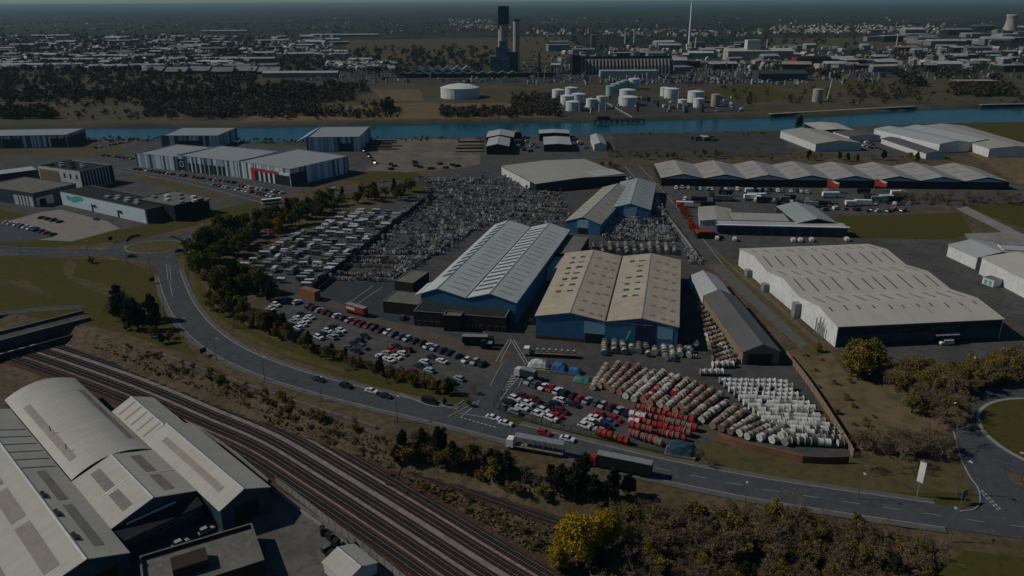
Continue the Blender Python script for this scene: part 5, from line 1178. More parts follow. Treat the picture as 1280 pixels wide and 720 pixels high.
# right hand scrub and trees
belt([(1060, 462), (1075, 468), (1085, 462)], 14, ('olive', 'green', 'olive'), 'in the big clump before the white warehouse corner', 9, (1.3, 1.7))
RED = mat('leaf_red', (.34, .050, .022), .85, (.22, .030, .016), .9, c3=(.42, .09, .03), s3=4.0, vary=.2)
VAR['red'] = []
for tm, cm in VAR['shrub']:
    c_ = cm.copy(); c_.materials.clear(); c_.materials.append(RED); VAR['red'].append((tm, c_))
for k in range(14): plant(849 + 1.7 * k + tr_.uniform(-2.5, 2.5), 258 + 3.0 * k + tr_.uniform(-3, 3), 'red', 'orange red shrub, %s in the roadside line by the low grey shed' % ordw(k), tr_.uniform(.9, 1.7), 'orange red shrubs by the roadside')
plant(1022, 440, 'yellow', 'yellow green bush at the white warehouse corner', .42)
belt([(1115, 480), (1150, 482), (1190, 488), (1220, 480), (1270, 466), (1300, 460)], 110, ('brown', 'olive', 'brown', 'brown', 'olive'), 'in the scrub beside the right road', 10, (.9, 1.3))
belt([(1140, 510), (1180, 520), (1200, 535)], 22, ('brown', 'bare', 'olive'), 'in the scrub beside the right road', 9, (.8, 1.2), 'trees in the scrub beside the right road')
belt([(1080, 560), (1120, 562), (1160, 570), (1185, 560)], 26, ('bare', 'brown', 'bare'), 'on the rough ground beside the yard wall', 8, (.7, 1.1))
plant(1128, 586, 'bare', 'slanting pale bare tree beside the banner post', 1.25)
plant(1080, 588, 'bare', 'bare tree at the corner of the yard wall', .8)
plant(873, 580, 'bare', 'bare ivy covered tree at the left end of the orange brick wall', .75)
belt([(1020, 450), (1050, 500), (1100, 540), (1130, 560)], 18, ('brush', 'shrub', 'brush'), 'dotted over the bare ground right of the fence', 14, (.5, .9))
belt([(1100, 468), (1140, 462), (1200, 456)], 7, ('shrub', 'brush'), 'at the edge of the warehouse tarmac', 4, (.8, 1.2))
# hedges farther back
belt([(1115, 250), (1170, 252), (1220, 255), (1280, 250)], 44, ('brown', 'brush', 'brown'), 'in the hedge before the eight gable warehouse', 4, (.7, 1.0))
belt([(760, 196), (850, 197), (960, 198)], 26, ('brown', 'bare', 'olive'), 'along the edge of the grey storage lot', 3, (.6, 1.1))
belt([(975, 198), (1020, 200), (1080, 202), (1150, 203)], 20, ('dark', 'brown', 'brush'), 'behind the eight gable warehouse', 3, (.6, 1.1))
for x, y in ((997, 160), (1000, 160)): plant(x, y, 'dark', 'dark evergreen beside the cream roofed riverside shed', 1.5, 'dark evergreens beside the cream roofed riverside shed')
belt([(720, 208), (755, 212), (775, 214)], 7, ('brown', 'olive'), 'behind the wide depot', 3, (.7, 1))
belt([(1150, 165), (1200, 172), (1250, 180)], 7, ('brush', 'shrub'), 'on the riverside green strip', 3, (.8, 1.4))
# rough grass tufts on the rail banks: nobody could count them
def tufts(name, n, test, mt, label, hgt=.55, seed=3):
    rg = np.random.default_rng(seed); v = []; k = 0
    while k < n:
        px, py = test(rg); c = P(px, py, -3); z = H(c[0], c[1]); c = P(px, py, z); z = H(c[0], c[1])
        for j in range(3):
            a = rg.uniform(0, 6.28); w_ = rg.uniform(.25, .6); h = hgt * rg.uniform(.5, 1.4); ln = rg.normal(size=2) * .25
            dx, dy = math.cos(a) * w_, math.sin(a) * w_
            v += [(c[0] - dx, c[1] - dy, z), (c[0] + dx, c[1] + dy, z), (c[0] + dx * .5 + ln[0], c[1] + dy * .5 + ln[1], z + h), (c[0] - dx * .6 + ln[0], c[1] - dy * .6 + ln[1], z + h * .8)]
        k += 1
    f = np.arange(len(v)).reshape(-1, 4).tolist()
    me = bpy.data.meshes.new(name); me.from_pydata(v, [], f); me.materials.append(M[mt]); me.update()
    tag(link(name, me), label, 'grass', kind='stuff')
def mid_bank(rg):
    t = rg.random(); x = 330 + 420 * t; y0 = 521 + 140 * t + 22 * t * t
    return x, y0 + rg.uniform(2, 16 + 40 * t)
def up_bank(rg):
    t = rg.random(); x = 120 + 520 * t; y = np.interp(x, [120, 195, 330, 500, 640], [420, 448, 496, 553, 590])
    return x, y + rg.uniform(-2, 16)
M['straw'] = mat('straw', (0.1080, 0.0828, 0.0409), .95, (0.0720, 0.0590, 0.0277), .2, vary=0)
tufts('rough_grass_tufts', 1500, mid_bank, 'straw', 'straw coloured rough grass between the main lines and the sidings', .35, 3)
tufts('bank_grass_tufts', 700, up_bank, 'straw', 'olive brown tussocks on the railway bank', .3, 4)
# far woods that read as one mass
def wood(name, regions, n, mt, label, hr=(5, 11), seed=9):
    rg = np.random.default_rng(seed); V = []
    for k in range(n):
        a = regions[rg.choice(len(regions), p=np.array([r[4] for r in regions]) / sum(r[4] for r in regions))]
        c = P(rg.uniform(a[0], a[1]), rg.uniform(a[2], a[3])); h = rg.uniform(*hr); rad = h * rg.uniform(.45, .75); m_ = 46
        d = rg.normal(size=(m_, 3)); d /= np.linalg.norm(d, axis=1)[:, None]; t = rg.random((m_, 1)) ** .4
        p = np.array([c[0], c[1], h * .55]) + d * t * np.array([rad, rad, h * .5]); p[:, 2] = np.maximum(p[:, 2], .3)
        q = rg.normal(size=(m_, 3)); q /= np.linalg.norm(q, axis=1)[:, None]; e = np.cross(q, rg.normal(size=(m_, 3))); e /= np.linalg.norm(e, axis=1)[:, None]
        s_ = rg.uniform(.8, 2.0, (m_, 1)) * (h / 8)
        V.append(np.stack([p - q * s_, p + e * s_ * .8, p + q * s_, p - e * s_ * .8], 1).reshape(-1, 3))
    V = np.concatenate(V); f = np.arange(len(V)).reshape(-1, 4)
    me = bpy.data.meshes.new(name); me.from_pydata(V.tolist(), [], f.tolist()); me.materials.append(M[mt]); me.update()
    tag(link(name, me), label, 'wood', kind='stuff')
wood('far_bank_wood', [(-40, 70, 138, 149, 1), (-40, 330, 112, 128, 4), (330, 440, 118, 128, 1), (0, 320, 93, 110, 3), (330, 460, 106, 118, 1.2)], 1250, 'far_wood', 'dark wood on the far bank at the left', (4, 10), 9)
wood('far_bank_scrub', [(180, 400, 128, 147, 3), (400, 500, 138, 148, .4), (550, 640, 136, 147, .8), (640, 700, 118, 146, .7), (0, 500, 128, 150, .5), (1060, 1150, 108, 124, .4), (860, 1280, 104, 132, .4), (640, 700, 122, 146, .5)], 1500, 'far_wood_brown', 'brown scrub on the far bank', (2, 7), 10)
wood('far_hedge', [(1190, 1262, 110, 121, 1)], 110, 'far_wood', 'dense dark hedge on the far bank at the right', (7, 10), 11)
wood('far_tree_lines', [(330, 640, 60, 92, 1.5), (0, 330, 44, 92, 4.5), (640, 1280, 30, 62, 1.2), (1130, 1150, 104, 108, .15), (480, 486, 134, 140, .1), (0, 1280, 20, 44, 2.4), (940, 1280, 62, 100, .7)], 2700, 'far_wood', 'scattered dark trees between the far estates', (6, 13), 12)
wood('near_bank_scrub', [(100, 200, 172, 178, 1), (290, 380, 175, 180, 1), (455, 620, 172, 176, .6), (800, 1000, 166, 169, .3)], 160, 'far_wood_brown', 'low scrub along the near river bank', (1.2, 2.6), 13)
# ------------------------------------------------------------------ cars
CARCOL = {}
def paintmat(k, c, rough=.28):
    m_ = mat('car_paint_' + k, c, rough, tuple(x * .85 for x in c), 2.0, spec=.5); CARCOL[k] = m_
for k, c in dict(white=(.62, .62, .60), silver=(.30, .31, .32), grey=(.085, .09, .095), black=(.014, .014, .016), red=(.34, .016, .018), blue=(.030, .10, .26), navy=(.016, .024, .055), maroon=(.10, .012, .016), aqua=(.34, .46, .44), orange=(.40, .10, .03)).items(): paintmat(k, c)
def car_meshes(kind):
    """body, glass and wheel meshes; length along x"""
    if kind == 'hatch': L, W_, Hh, pr_ = 4.1, 1.76, 1.48, [(-2.05, .55), (-2.0, .92), (-1.75, 1.02), (-.95, 1.05), (.2, .0), (1.0, .0), (2.0, .90), (2.05, .5)]
    if kind == 'hatch': base = [(-2.05, .28), (2.05, .28), (2.08, .62), (1.95, .86), (1.05, .98), (-1.85, 1.0), (-2.05, .9)]; cab = [(1.10, .96), (.35, 1.46), (-1.35, 1.47), (-1.95, .99)]; hw = .88
    elif kind == 'saloon': base = [(-2.25, .28), (2.25, .28), (2.28, .60), (2.15, .82), (1.15, .95), (-1.55, .98), (-2.2, .95), (-2.28, .6)]; cab = [(1.20, .93), (.45, 1.41), (-.85, 1.42), (-1.65, .97)]; hw = .90
    elif kind == 'suv': base = [(-2.15, .35), (2.15, .35), (2.2, .75), (2.05, 1.02), (1.15, 1.12), (-1.95, 1.14), (-2.18, 1.0)]; cab = [(1.15, 1.10), (.45, 1.66), (-1.65, 1.68), (-2.08, 1.12)]; hw = .93
    else: base = [(-2.5, .35), (2.5, .35), (2.55, .8), (2.4, 1.05), (1.75, 1.25), (1.2, 1.95), (-2.45, 1.98), (-2.52, 1.0)]; cab = None; hw = .96
    q = MB()
    def solid(pr, h0, h1, zsplit, mi):
        # narrower towards the top: tumblehome
        n = len(pr); zs = [z for _, z in pr]; z0, z1 = min(zs), max(zs)
        f = lambda z: h0 + (h1 - h0) * (z - z0) / (z1 - z0)
        v = [(x, -f(z), z) for x, z in pr] + [(x, f(z), z) for x, z in pr]
        fc = [tuple(range(n)), tuple(range(n, 2 * n))[::-1]] + [(n + i, n + (i + 1) % n, (i + 1) % n, i) for i in range(n)]
        q_.add(v, fc, mi)
    q_ = MB(); solid(base, hw * .97, hw * (1.0 if cab else .9), 0, 0)
    if cab:
        (x0, z0), (x1, z1), (x2, z2), (x3, z3) = cab
        h = hw * .76; q_.add([(x1 - .05, -h, z1 + .012), (x1 - .05, h, z1 + .012), (x2 + .03, h, z2 + .012), (x2 + .03, -h, z2 + .012)], [(0, 1, 2, 3)], 0)
        for xs_ in ((x1 + x2) / 2 + .15, ):
            for s_ in (-1, 1): q_.add([(xs_ - .05, s_ * hw * .985, z0), (xs_ + .05, s_ * hw * .985, z0), (xs_ + .04, s_ * (h + .012), z1), (xs_ - .04, s_ * (h + .012), z1)], [(0, 1, 2, 3)], 0)
    for s_ in (-1, 1):
        xf = base[2][0]
        q_.box(xf - .10, xf + .012, s_ * hw * .78 - .18, s_ * hw * .78 + .18, .58, .74, 1); q_.box(base[0][0] - .03, base[0][0] + .08, s_ * hw * .82 - .14, s_ * hw * .82 + .14, .66, .86, 2)
    body = q_
    q_ = MB()
    if cab: solid(cab, hw * .96, hw * .76, 0, 0)
    else:
        q_.add([(1.78, -hw * .8, 1.27), (1.78, hw * .8, 1.27), (1.26, hw * .78, 1.90), (1.26, -hw * .78, 1.90)], [(0, 1, 2, 3)])
        for s_ in (-1, 1): q_.add([(1.55, s_ * hw * .985, 1.2), (.5, s_ * hw * .985, 1.2), (.5, s_ * hw * .95, 1.75), (1.2, s_ * hw * .95, 1.75)], [(0, 1, 2, 3)])
    glass = q_
    wh = MB(); wh.tube((0, -.11, 0), (0, .11, 0), .33, .33, 12); wh.tube((0, -.125, 0), (0, .125, 0), .2, .2, 8, 1)
    wb = 1.3 if kind != 'van' else 1.55
    return (newmesh('body', body.v, body.f, [CARCOL['white'], M['offwhite'], M['red']], body.i), newmesh('window', glass.v, glass.f, M['glass']), newmesh('wheel', wh.v, wh.f, [M['rubber'], M['galv']], wh.i), wb, hw)
CARS = {k: car_meshes(k) for k in ('hatch', 'saloon', 'suv', 'van')}
cr = random.Random(11)
CARPOS = []
KN = dict(hatch='hatchback', saloon='saloon', suv='tall car', van='van')
def car(xy, an, kind, col, label, z=0.0, group=None, simple=False):
    if any((xy[0] - a) ** 2 + (xy[1] - b) ** 2 < 2.1 ** 2 for a, b in CARPOS): return None
    CARPOS.append((xy[0], xy[1]))
    bm_, gm_, wm2, wb, hw = CARS[kind]
    o = thing('van' if kind == 'van' else 'car', label, 'van' if kind == 'van' else 'car', (xy[0], xy[1], z), an, group)
    b = link('body', bm_, o); b.material_slots[0].link = 'OBJECT'; b.material_slots[0].material = CARCOL[col]
    link('window', gm_, o)
    if not simple:
        for sx in (-1, 1):
            for sy in (-1, 1): link('wheel', wm2, o, (sx * wb, sy * (hw - .1), .33))
    else: b.location.z = -.15; o.children[-1].location.z = -.15
    return o
def colour(w_=None): return cr.choices(('white', 'silver', 'grey', 'black', 'red', 'blue', 'navy', 'maroon', 'aqua'), w_ or (26, 12, 16, 22, 12, 3, 4, 4, 2))[0]
def carrow(p0, p1, n, an, where, cols=None, skip=(), jitter=.25, kinds=('hatch', 'hatch', 'saloon', 'suv'), z=.0, simple=False, flip=.5):
    a = P(*p0)[:2]; b = P(*p1)[:2]
    for k in range(n):
        if k in skip: continue
        t = k / max(1, n - 1); c = a + (b - a) * t + np.array([cr.uniform(-jitter, jitter), cr.uniform(-jitter, jitter)])
        co = cols[k % len(cols)] if cols else colour(); kd = cr.choice(kinds)
        car(c, an + (math.pi if cr.random() < flip else 0) + cr.uniform(-.04, .04), kd, co, '%s %s, %s in %s' % ({'aqua': 'pale green'}.get(co, co), KN[kd], ordw(k), where), z + ZC, simple=simple)
ZC = .19
RA = R(-37)
carrow((386, 385), (572, 446), 24, RA + math.pi / 2, 'the long row along the brick strip', ['black', 'maroon', 'silver', 'maroon', 'black', 'white', 'black', 'silver', 'red', 'maroon', 'red', 'black', 'maroon', 'white', 'grey', 'grey', 'aqua', 'black', 'black', 'white', 'silver', 'navy', 'black', 'grey'])
carrow((583, 452), (603, 457), 3, RA + math.pi / 2, 'the short row near the yard entrance', ['white', 'silver', 'black'])
def block(p0, p1, n, name, c1, c2, two=True):
    """double column of cars parked nose to nose, side by side away from the road"""
    carrow(p0, p1, n, RA, 'near column of ' + name, c1)
    if two:
        o = P(*p0)[:2]; e = P(*p1)[:2]; d = np.array([math.cos(RA), math.sin(RA)]) * 5.0
        for k in range(n):
            t = k / max(1, n - 1); c = o + (e - o) * t + d + np.array([cr.uniform(-.25, .25), cr.uniform(-.25, .25)]); co = c2[k % len(c2)]
            if cr.random() < .08: continue
            kd = cr.choice(('hatch', 'saloon', 'suv')); car(c, RA + (math.pi if cr.random() < .5 else 0), kd, co, '%s %s, %s in far column of %s' % ({'aqua': 'pale green'}.get(co, co), KN[kd], ordw(k), name), ZC)
block((363, 408), (377, 395), 4, 'first block of the left car park', ['black', 'silver', 'white', 'black'], ['white', 'white', 'white', 'white'])
block((398, 424), (416, 411), 4, 'second block of the left car park', ['white', 'black', 'white', 'black'], ['black', 'silver', 'silver', 'white'])
block((436, 437), (456, 422), 4, 'third block of the left car park', ['grey', 'navy', 'black', 'black'], ['black', 'grey', 'black', 'silver'])
block((476, 448), (497, 435), 4, 'fourth block of the left car park', ['white', 'silver', 'red', 'black'], ['white', 'white', 'white', 'maroon'])
block((516, 466), (539, 449), 4, 'fifth block of the left car park', ['maroon', 'black', 'white', 'black'], ['white', 'aqua', 'red', 'white'])
carrow((563, 480), (573, 475), 2, RA, 'the pair beside the entrance hedge', ['black', 'silver'])
carrow((338, 388), (352, 378), 3, RA, 'the group under the tree corner', ['white', 'white', 'grey'])
carrow((358, 375), (372, 380), 2, RA + math.pi / 2, 'the pair below the orange brick store', ['silver', 'white'])
block((628, 511), (652, 496), 4, 'first block of the right car park', ['grey', 'black', 'white', 'maroon'], ['silver', 'white', 'white', 'maroon'])
block((672, 520), (699, 502), 5, 'second block of the right car park', ['white', 'white', 'black', 'black', 'white'], ['white', 'red', 'maroon', 'black', 'black'])
block((731, 534), (750, 520), 4, 'third block of the right car park', ['white', 'white', 'white', 'red'], ['silver', 'black', 'blue', 'red'])
carrow((661, 480), (784, 518), 14, RA + math.pi / 2, 'the row along the reddish strip', ['silver', 'grey', 'white', 'red', 'white', 'black', 'black', 'red', 'silver', 'grey', 'silver', 'maroon', 'silver', 'black'])
def road_car(px, py, col, kind, label, an=None):
    c = P(px, py)[:2]
    if an is None:
        i = int(np.argmin(np.linalg.norm(mc - c, axis=1))); d = mc[min(i + 1, len(mc) - 1)] - mc[i - 1]; an = math.atan2(d[1], d[0])
    car(c, an, kind, col, label, .19)
for a in ((398.5, 476.5, 'black', 'saloon', 'black car on the main road, farthest up the bend'), (432.5, 484.5, 'black', 'suv', 'black car on the main road behind the white one'), (464.5, 491, 'white', 'saloon', 'white car parked on the main road beside a black one'), (481.5, 497, 'black', 'saloon', 'black car right in front of the parked white car'), (537, 504, 'black', 'van', 'black van at the lay-by left of the works entrance'), (616, 524.5, 'white', 'saloon', 'white car waiting beside the fence, left of two'), (632, 531.5, 'white', 'saloon', 'white car waiting beside the fence, right of two'), (680, 543.5, 'red', 'hatch', 'red car parked on the verge before the open trailer'), (709, 551, 'white', 'saloon', 'white car parked on the verge beside the red car')): road_car(*a)
for a in ((165, 321.5, 'black', 'saloon', 'dark car on the near side of the small roundabout', R(0)), (224, 314.5, 'black', 'saloon', 'dark car at the right of the small roundabout', R(40)), (242.5, 306.5, 'white', 'van', 'white van leaving the small roundabout', R(60)), (236, 305, 'black', 'hatch', 'dark car left of the white van at the roundabout', R(60)), (253, 295, 'black', 'suv', 'dark car behind the white van at the roundabout', R(55)), (418, 238, 'white', 'van', 'white van on the road towards the river', R(22)), (481, 227.5, 'silver', 'saloon', 'grey car on the road towards the river', R(18)), (1182, 431, 'white', 'van', 'white van in front of the big white warehouse', R(185)), (504, 399, 'grey', 'suv', 'grey car against the brick annex', R(80)), (195, 422, 'white', 'hatch', 'white car beside the clump above the railway', R(10))): road_car(*a[:5], an=a[5])
# college car park and business unit cars
carrow((8, 279), (58, 292), 9, R(60), 'the lower row of the college car park', simple=True)
carrow((52, 273), (75, 278), 4, R(60), 'the upper row of the college car park', ['black', 'black', 'black', 'black'], simple=True)
carrow((44, 287), (66, 294), 4, R(60), 'the corner row of the college car park', simple=True)
carrow((120, 275), (128, 277), 1, R(-30), 'the college court by the door', ['black'], simple=True)
for p0, p1, n, lb in (((170, 212), (292, 229), 24, 'the row below the striped front units'), ((268, 232), (340, 246), 18, 'the row nearest the access road by the striped units'), ((300, 233), (352, 242), 12, 'the row before the red framed unit'), ((120, 185), (160, 178), 8, 'the row by the river at the far left'), ((130, 195), (165, 199), 8, 'the row left of the striped front units'), ((456, 190), (470, 205), 5, 'the row right of the striped river building')):
    carrow(p0, p1, n, R(60), lb, simple=True, skip=set(cr.sample(range(n), n // 6)))
for p0, p1, n, lb in (((655, 172), (668, 185), 9, 'the cluster left of the middle workshops'), ((640, 178), (660, 190), 8, 'the cluster right of the left workshop pair'), ((716, 172), (732, 186), 7, 'the cluster right of the middle workshops'), ((1060, 178), (1100, 188), 14, 'the cluster among the right riverside sheds'), ((1072, 174), (1092, 182), 6, 'the second cluster among the right riverside sheds'), ((790, 224), (812, 240), 4, 'the line along the straight road')):
    carrow(p0, p1, n, R(20), lb, simple=True, jitter=2.2, kinds=('hatch', 'suv', 'van'))
for k in range(30):
    px, py = cr.uniform(835, 1140), cr.choice((243, 247, 252, 258)) + cr.uniform(-2, 2)
    crate_ = MB(); c = P(px, py)[:2]; tm_ = cr.choice(('dark', 'slate_dark', 'galv', 'dark', 'flat_felt', 'white')); o = thing('box_trailer', '%s box trailer before the eight gable warehouse, %s, %s line' % ({'dark': 'black', 'slate_dark': 'dark blue', 'galv': 'grey', 'flat_felt': 'dull grey', 'white': 'white'}[tm_], 'left third' if px < 937 else 'middle third' if px < 1038 else 'right third', 'far' if py < 246 else 'middle' if py < 253 else 'near'), 'trailer', (c[0], c[1], ZC), R(cr.choice((-6, -6, 80)) + cr.uniform(-8, 8)), 'box trailers before the eight gable warehouse')
    L_ = cr.uniform(6, 12); MB().box(-L_ / 2, L_ / 2, -1.25, 1.25, 1.0, 3.6).build('cargo_box', M[tm_], o)
    for x_ in (-L_ / 2 + 1.2, L_ / 2 - 1.2): MB().tube((x_, -1.2, .5), (x_, 1.2, .5), .5, .5, 8).build('wheel_axle', M['rubber'], o)
carrow((845, 236), (1010, 241), 22, R(80), 'the first line of vehicles before the eight gable warehouse', simple=True, jitter=1.5, kinds=('van', 'suv', 'van'), cols=['white', 'silver', 'white', 'black'])
carrow((860, 250), (1140, 256), 34, R(70), 'the second line of vehicles before the eight gable warehouse', simple=True, jitter=2.4, kinds=('van', 'suv', 'hatch'), cols=['white', 'black', 'grey', 'silver', 'black'])
carrow((970, 262), (1130, 264), 20, R(30), 'the scrap line behind the green shed', simple=True, jitter=2.5, kinds=('van', 'suv', 'hatch'), cols=['black', 'grey', 'blue', 'white', 'black', 'orange'])
for x, y, lb in ((896, 300, 'white van at the left end of the dock building'), (918, 301, 'white van near the left docks'), (991, 302, 'left of the white vans before the middle docks'), (1000, 302, 'right of the white vans before the middle docks'), (1014, 301.5, 'white van on the right of the dock row'), (1058, 301, 'white van at the right end of the dock building')): car(P(x, y)[:2], R(80), 'van', 'white', lb, ZC, simple=True)

# ------------------------------------------------------------------ lorries, trailers, coach
def lorry(px, py, an, label, L=11, bodyh=2.7, body='galv', cab='white', kind='box', z=ZC, hasc=True):
    c = P(px, py)[:2]; o = thing('lorry' if hasc else 'trailer', label, 'lorry' if hasc else 'trailer', (c[0], c[1], z), an)
    MB().box(-L / 2, L / 2, -1.2, 1.2, .95, 1.2).build('chassis', M['dark'], o)
    if kind == 'box':
        MB().box(-L / 2, L / 2, -1.25, 1.25, 1.2, 1.2 + bodyh).build('cargo_box', M[body], o); MB().box(-L / 2 - .02, L / 2 + .02, -1.27, 1.27, 1.2 + bodyh + .003, 1.27 + bodyh).build('roof', M['galv'], o)
    elif kind == 'flat':
        MB().box(-L / 2, L / 2, -1.25, 1.25, 1.2, 1.4).build('flat_bed', M['wood'], o); MB().box(L / 2 - .15, L / 2, -1.25, 1.25, 1.4, 2.6).build('headboard', M['galv'], o)
    elif kind == 'open':
        MB().box(-L / 2, L / 2, -1.25, 1.25, 1.2, 1.35).build('floor', M['wood'], o); MB().box(-L / 2, L / 2, -1.25, 1.25, 1.2 + bodyh, 1.28 + bodyh).build('roof', M['galv'], o)
        for k in range(6):
            for s_ in (-1, 1): x = -L / 2 + .1 + k * (L - .2) / 5; MB().box(x - .06, x + .06, s_ * 1.18 - .06, s_ * 1.18 + .06, 1.35, 1.2 + bodyh).build('post', M['galv'], o)
        for k in range(9):
            x = -L / 2 + .5 + k * (L - 1) / 9; MB().tube((x, -1.0, 1.4), (x + .9, .9, 1.3 + bodyh * cr.uniform(.5, .9)), .09, .09, 5).build('cargo_tube', M['steel'], o)
    elif kind == 'tank':
        MB().tube((-L / 2, 0, 2.2), (L / 2 - .6, 0, 2.2), 1.1, 1.1, 16).build('tank', M['dark'], o)
    if hasc:
        q = MB(); x = L / 2 + .3; q.extr([(x, .6), (x + 2.2, .6), (x + 2.2, 1.7), (x + 1.9, 3.1), (x, 3.2)], -1.2, 1.2, 'y'); q.build('cab', M[cab], o)
        MB().add([(x + 2.215, -1.0, 1.75), (x + 2.215, 1.0, 1.75), (x + 1.94, 1.0, 2.95), (x + 1.94, -1.0, 2.95)], [(0, 1, 2, 3)]).build('windscreen', M['glass'], o)
        MB().box(-L / 2, x, -.5, .5, .7, .94).build('frame_rail', M['dark'], o)
    wx = [-L / 2 + 1.2, -L / 2 + 2.5] + ([L / 2 + 1.2, L / 2 - 1.4] if hasc else [-L / 2 + 3.8])
    for x in wx:
        for s_ in (-1, 1): MB().tube((x, s_ * 1.2, .5), (x, s_ * .9, .5), .5, .5, 12).build('wheel', M['rubber'], o)
    if not hasc:
        for s_ in (-1, 1): MB().box(L / 2 - 2, L / 2 - 1.8, s_ * .8 - .1, s_ * .8 + .1, 0, .95).build('landing_leg', M['steel'], o)
    return o
lorry(692, 446, R(172), 'long flat bed lorry with white cab parked before the blue warehouse', 17, kind='flat', cab='white')
lorry(594, 431, R(-4), 'black lorry parked before the brick entrance porch', 9.5, body='black', cab='black', bodyh=2.4)
lorry(446, 393, R(-34), 'red box trailer with pale roof beside the blue grey tarmac', 10.5, 2.6, 'red', hasc=False, kind='box')
MB().box(-4.6, 0.2, -1.29, -1.255, 2.0, 3.0).build('white_lettering_panel', M['offwhite'], bpy.data.objects['trailer'])
lorry(674, 566, R(161), 'lorry with open sided trailer parked on the main road', 14.5, 3.2, kind='open', cab='white')
lorry(780, 590, R(159), 'lorry with long grey box trailer and red cab on the main road', 15, 3.2, 'dark', 'red', kind='box')
lorry(661, 474, R(150), 'dark lorry with pale cab by the works entrance', 5.5, 2.4, 'slate_clad', 'offwhite')
lorry(612, 436, R(170), 'small dark fork truck beside the black lorry', 2.0, 1.2, 'dark', 'dark')
def coach():
    c = P(340, 255)[:2]; o = thing('coach', 'white coach driving along the road towards the river', 'coach', (c[0], c[1], ZC), R(24))
    MB().box(-6, 6, -1.25, 1.25, .4, 3.4).build('body', M['white'], o)
    for s_ in (-1, 1): MB().box(-5.6, 5.4, s_ * 1.262 - .01, s_ * 1.262 + .01, 1.7, 2.9).build('window', M['glass'], o)
    MB().box(-6.03, -6.003, -1.1, 1.1, 1.6, 3.0).build('windscreen', M['glass'], o)
    for x in (-3.6, 3.4):
        for s_ in (-1, 1): MB().tube((x, s_ * 1.27, .5), (x, s_ * 1.0, .5), .5, .5, 12).build('wheel', M['rubber'], o)
coach()
# ---- containers, tarps, brick store, tents and flags
def crate(name, px, py, an, w_, d, h, mt, label, cat='container', roof=None, ribs=True):
    c = P(px, py)[:2]; o = thing(name, label, cat, (c[0], c[1], .2), an)
    MB().box(-w_ / 2, w_ / 2, -d / 2, d / 2, 0, h).build('body', M[mt], o); MB().box(-w_ / 2 - .05, w_ / 2 + .05, -d / 2 - .05, d / 2 + .05, h + .003, h + .12).build('roof', M[roof or mt], o)
    if ribs:
        for k in range(int(w_ / .9)): MB().box(-w_ / 2 + .3 + k * .9, -w_ / 2 + .5 + k * .9, -d / 2 - .06, -d / 2 - .003, .1, h - .1).build('rib', M[mt], o)
    return o
crate('brick_store', 388, 373, R(-34), 9.5, 3.4, 4.0, 'orange_brick', 'orange brick store at the corner of the caravan fence', 'store', ribs=False)
def heap(px, py, an, w_, d, h, mt, label, name='tarp_heap'):
    c = P(px, py)[:2]; o = thing(name, label, 'heap', (c[0], c[1], .2), an)
    q = MB(); r = random.Random(int(px)); n = 7; v = []; f = []
    for j in range(n):
        for i in range(n):
            x = (i / (n - 1) - .5); y = (j / (n - 1) - .5); e = (1 - (2 * x) ** 4) * (1 - (2 * y) ** 4)
            v.append((x * w_, y * d, h * max(0, e) ** .5 * r.uniform(.8, 1.1)))
    for j in range(n - 1):
        for i in range(n - 1): a = j * n + i; f.append((a, a + 1, a + n + 1, a + n))
    q.add(v, f); q.build('cover', M[mt], o); MB().box(-w_ / 2 * .96, w_ / 2 * .96, -d / 2 * .96, d / 2 * .96, 0, h * .25).build('stack', M['wood'], o)
heap(673, 459, R(-10), 8, 5, 2.6, 'offwhite', 'pale sheeted stack left of the blue tarpaulin heap')
heap(699, 464, R(-15), 6, 5, 3.0, 'blue_tarp', 'bright blue tarpaulin heap by the car park')
heap(718, 467, R(-15), 5, 4, 2.0, 'blue_tarp', 'smaller dark blue tarpaulin heap')
heap(728, 477, R(-15), 6.5, 4, 1.6, 'green_tarp', 'turquoise green tarpaulin heap beside the drums')
heap(851, 567, R(-20), 9, 6, 3.2, 'slate_clad', 'grey green tarpaulin heap at the end of the red drums')
for x, y, lb in ((1033, 240, 'left red banner flag before the eight gable warehouse'), (1092, 239, 'right red banner flag before the eight gable warehouse')):
    c = P(x, y)[:2]; o = thing('flag', lb, 'flag', (c[0], c[1], 0), R(-42)); MB().tube((0, 0, 0), (0, 0, 9), .12, .08, 6).build('pole', M['galv'], o)
    MB().add([(.1, 0, 8.8), (7.5, 1.2, 7.0), (7.2, .6, 3.6), (.1, 0, 3.6)], [(0, 1, 2, 3)]).build('cloth', M['bright_red'], o); MB().add([(2.4, .2, 8.2), (7.5, 1.22, 7.02), (7.4, 1.0, 5.6), (4.4, .5, 6.4)], [(0, 1, 2, 3)]).build('white_stripe', M['white'], o)
for k in range(16):
    crate('shipping_crate', 868 + k * 1.0 + (k % 5) * 2.6, 174.5 + (k % 3) * .8, R(5), 6, 2.4, 2.4 + (k % 2) * 1.2, ('dark', 'slate_clad', 'green_tarp', 'offwhite')[k % 4], 'container in the small stack on the grey storage lot', ribs=False)['group'] = 'containers stacked on the grey storage lot'
for k in range(14):
    px, py = cr.uniform(478, 575), cr.uniform(203, 213); crate('pallet_stack', px, py, R(cr.uniform(0, 90)), 4, 3, 1.2, 'dark', 'low dark pallet stack at the front of the sandy lot', 'pallets', ribs=False)['group'] = 'pallet stacks on the sandy lot'
for k in range(10):
    px, py = (472 + cr.uniform(0, 16), 177 + k * 2.0) if k < 6 else (586 + cr.uniform(0, 6), 178 + (k - 6) * 4); crate('steel_stack', px, py, R(1), 24, 2.0, .9, 'wood' if k % 2 else 'dark', 'long low stack laid out on the sandy lot', 'stack', ribs=False)['group'] = 'long stacks on the sandy lot'

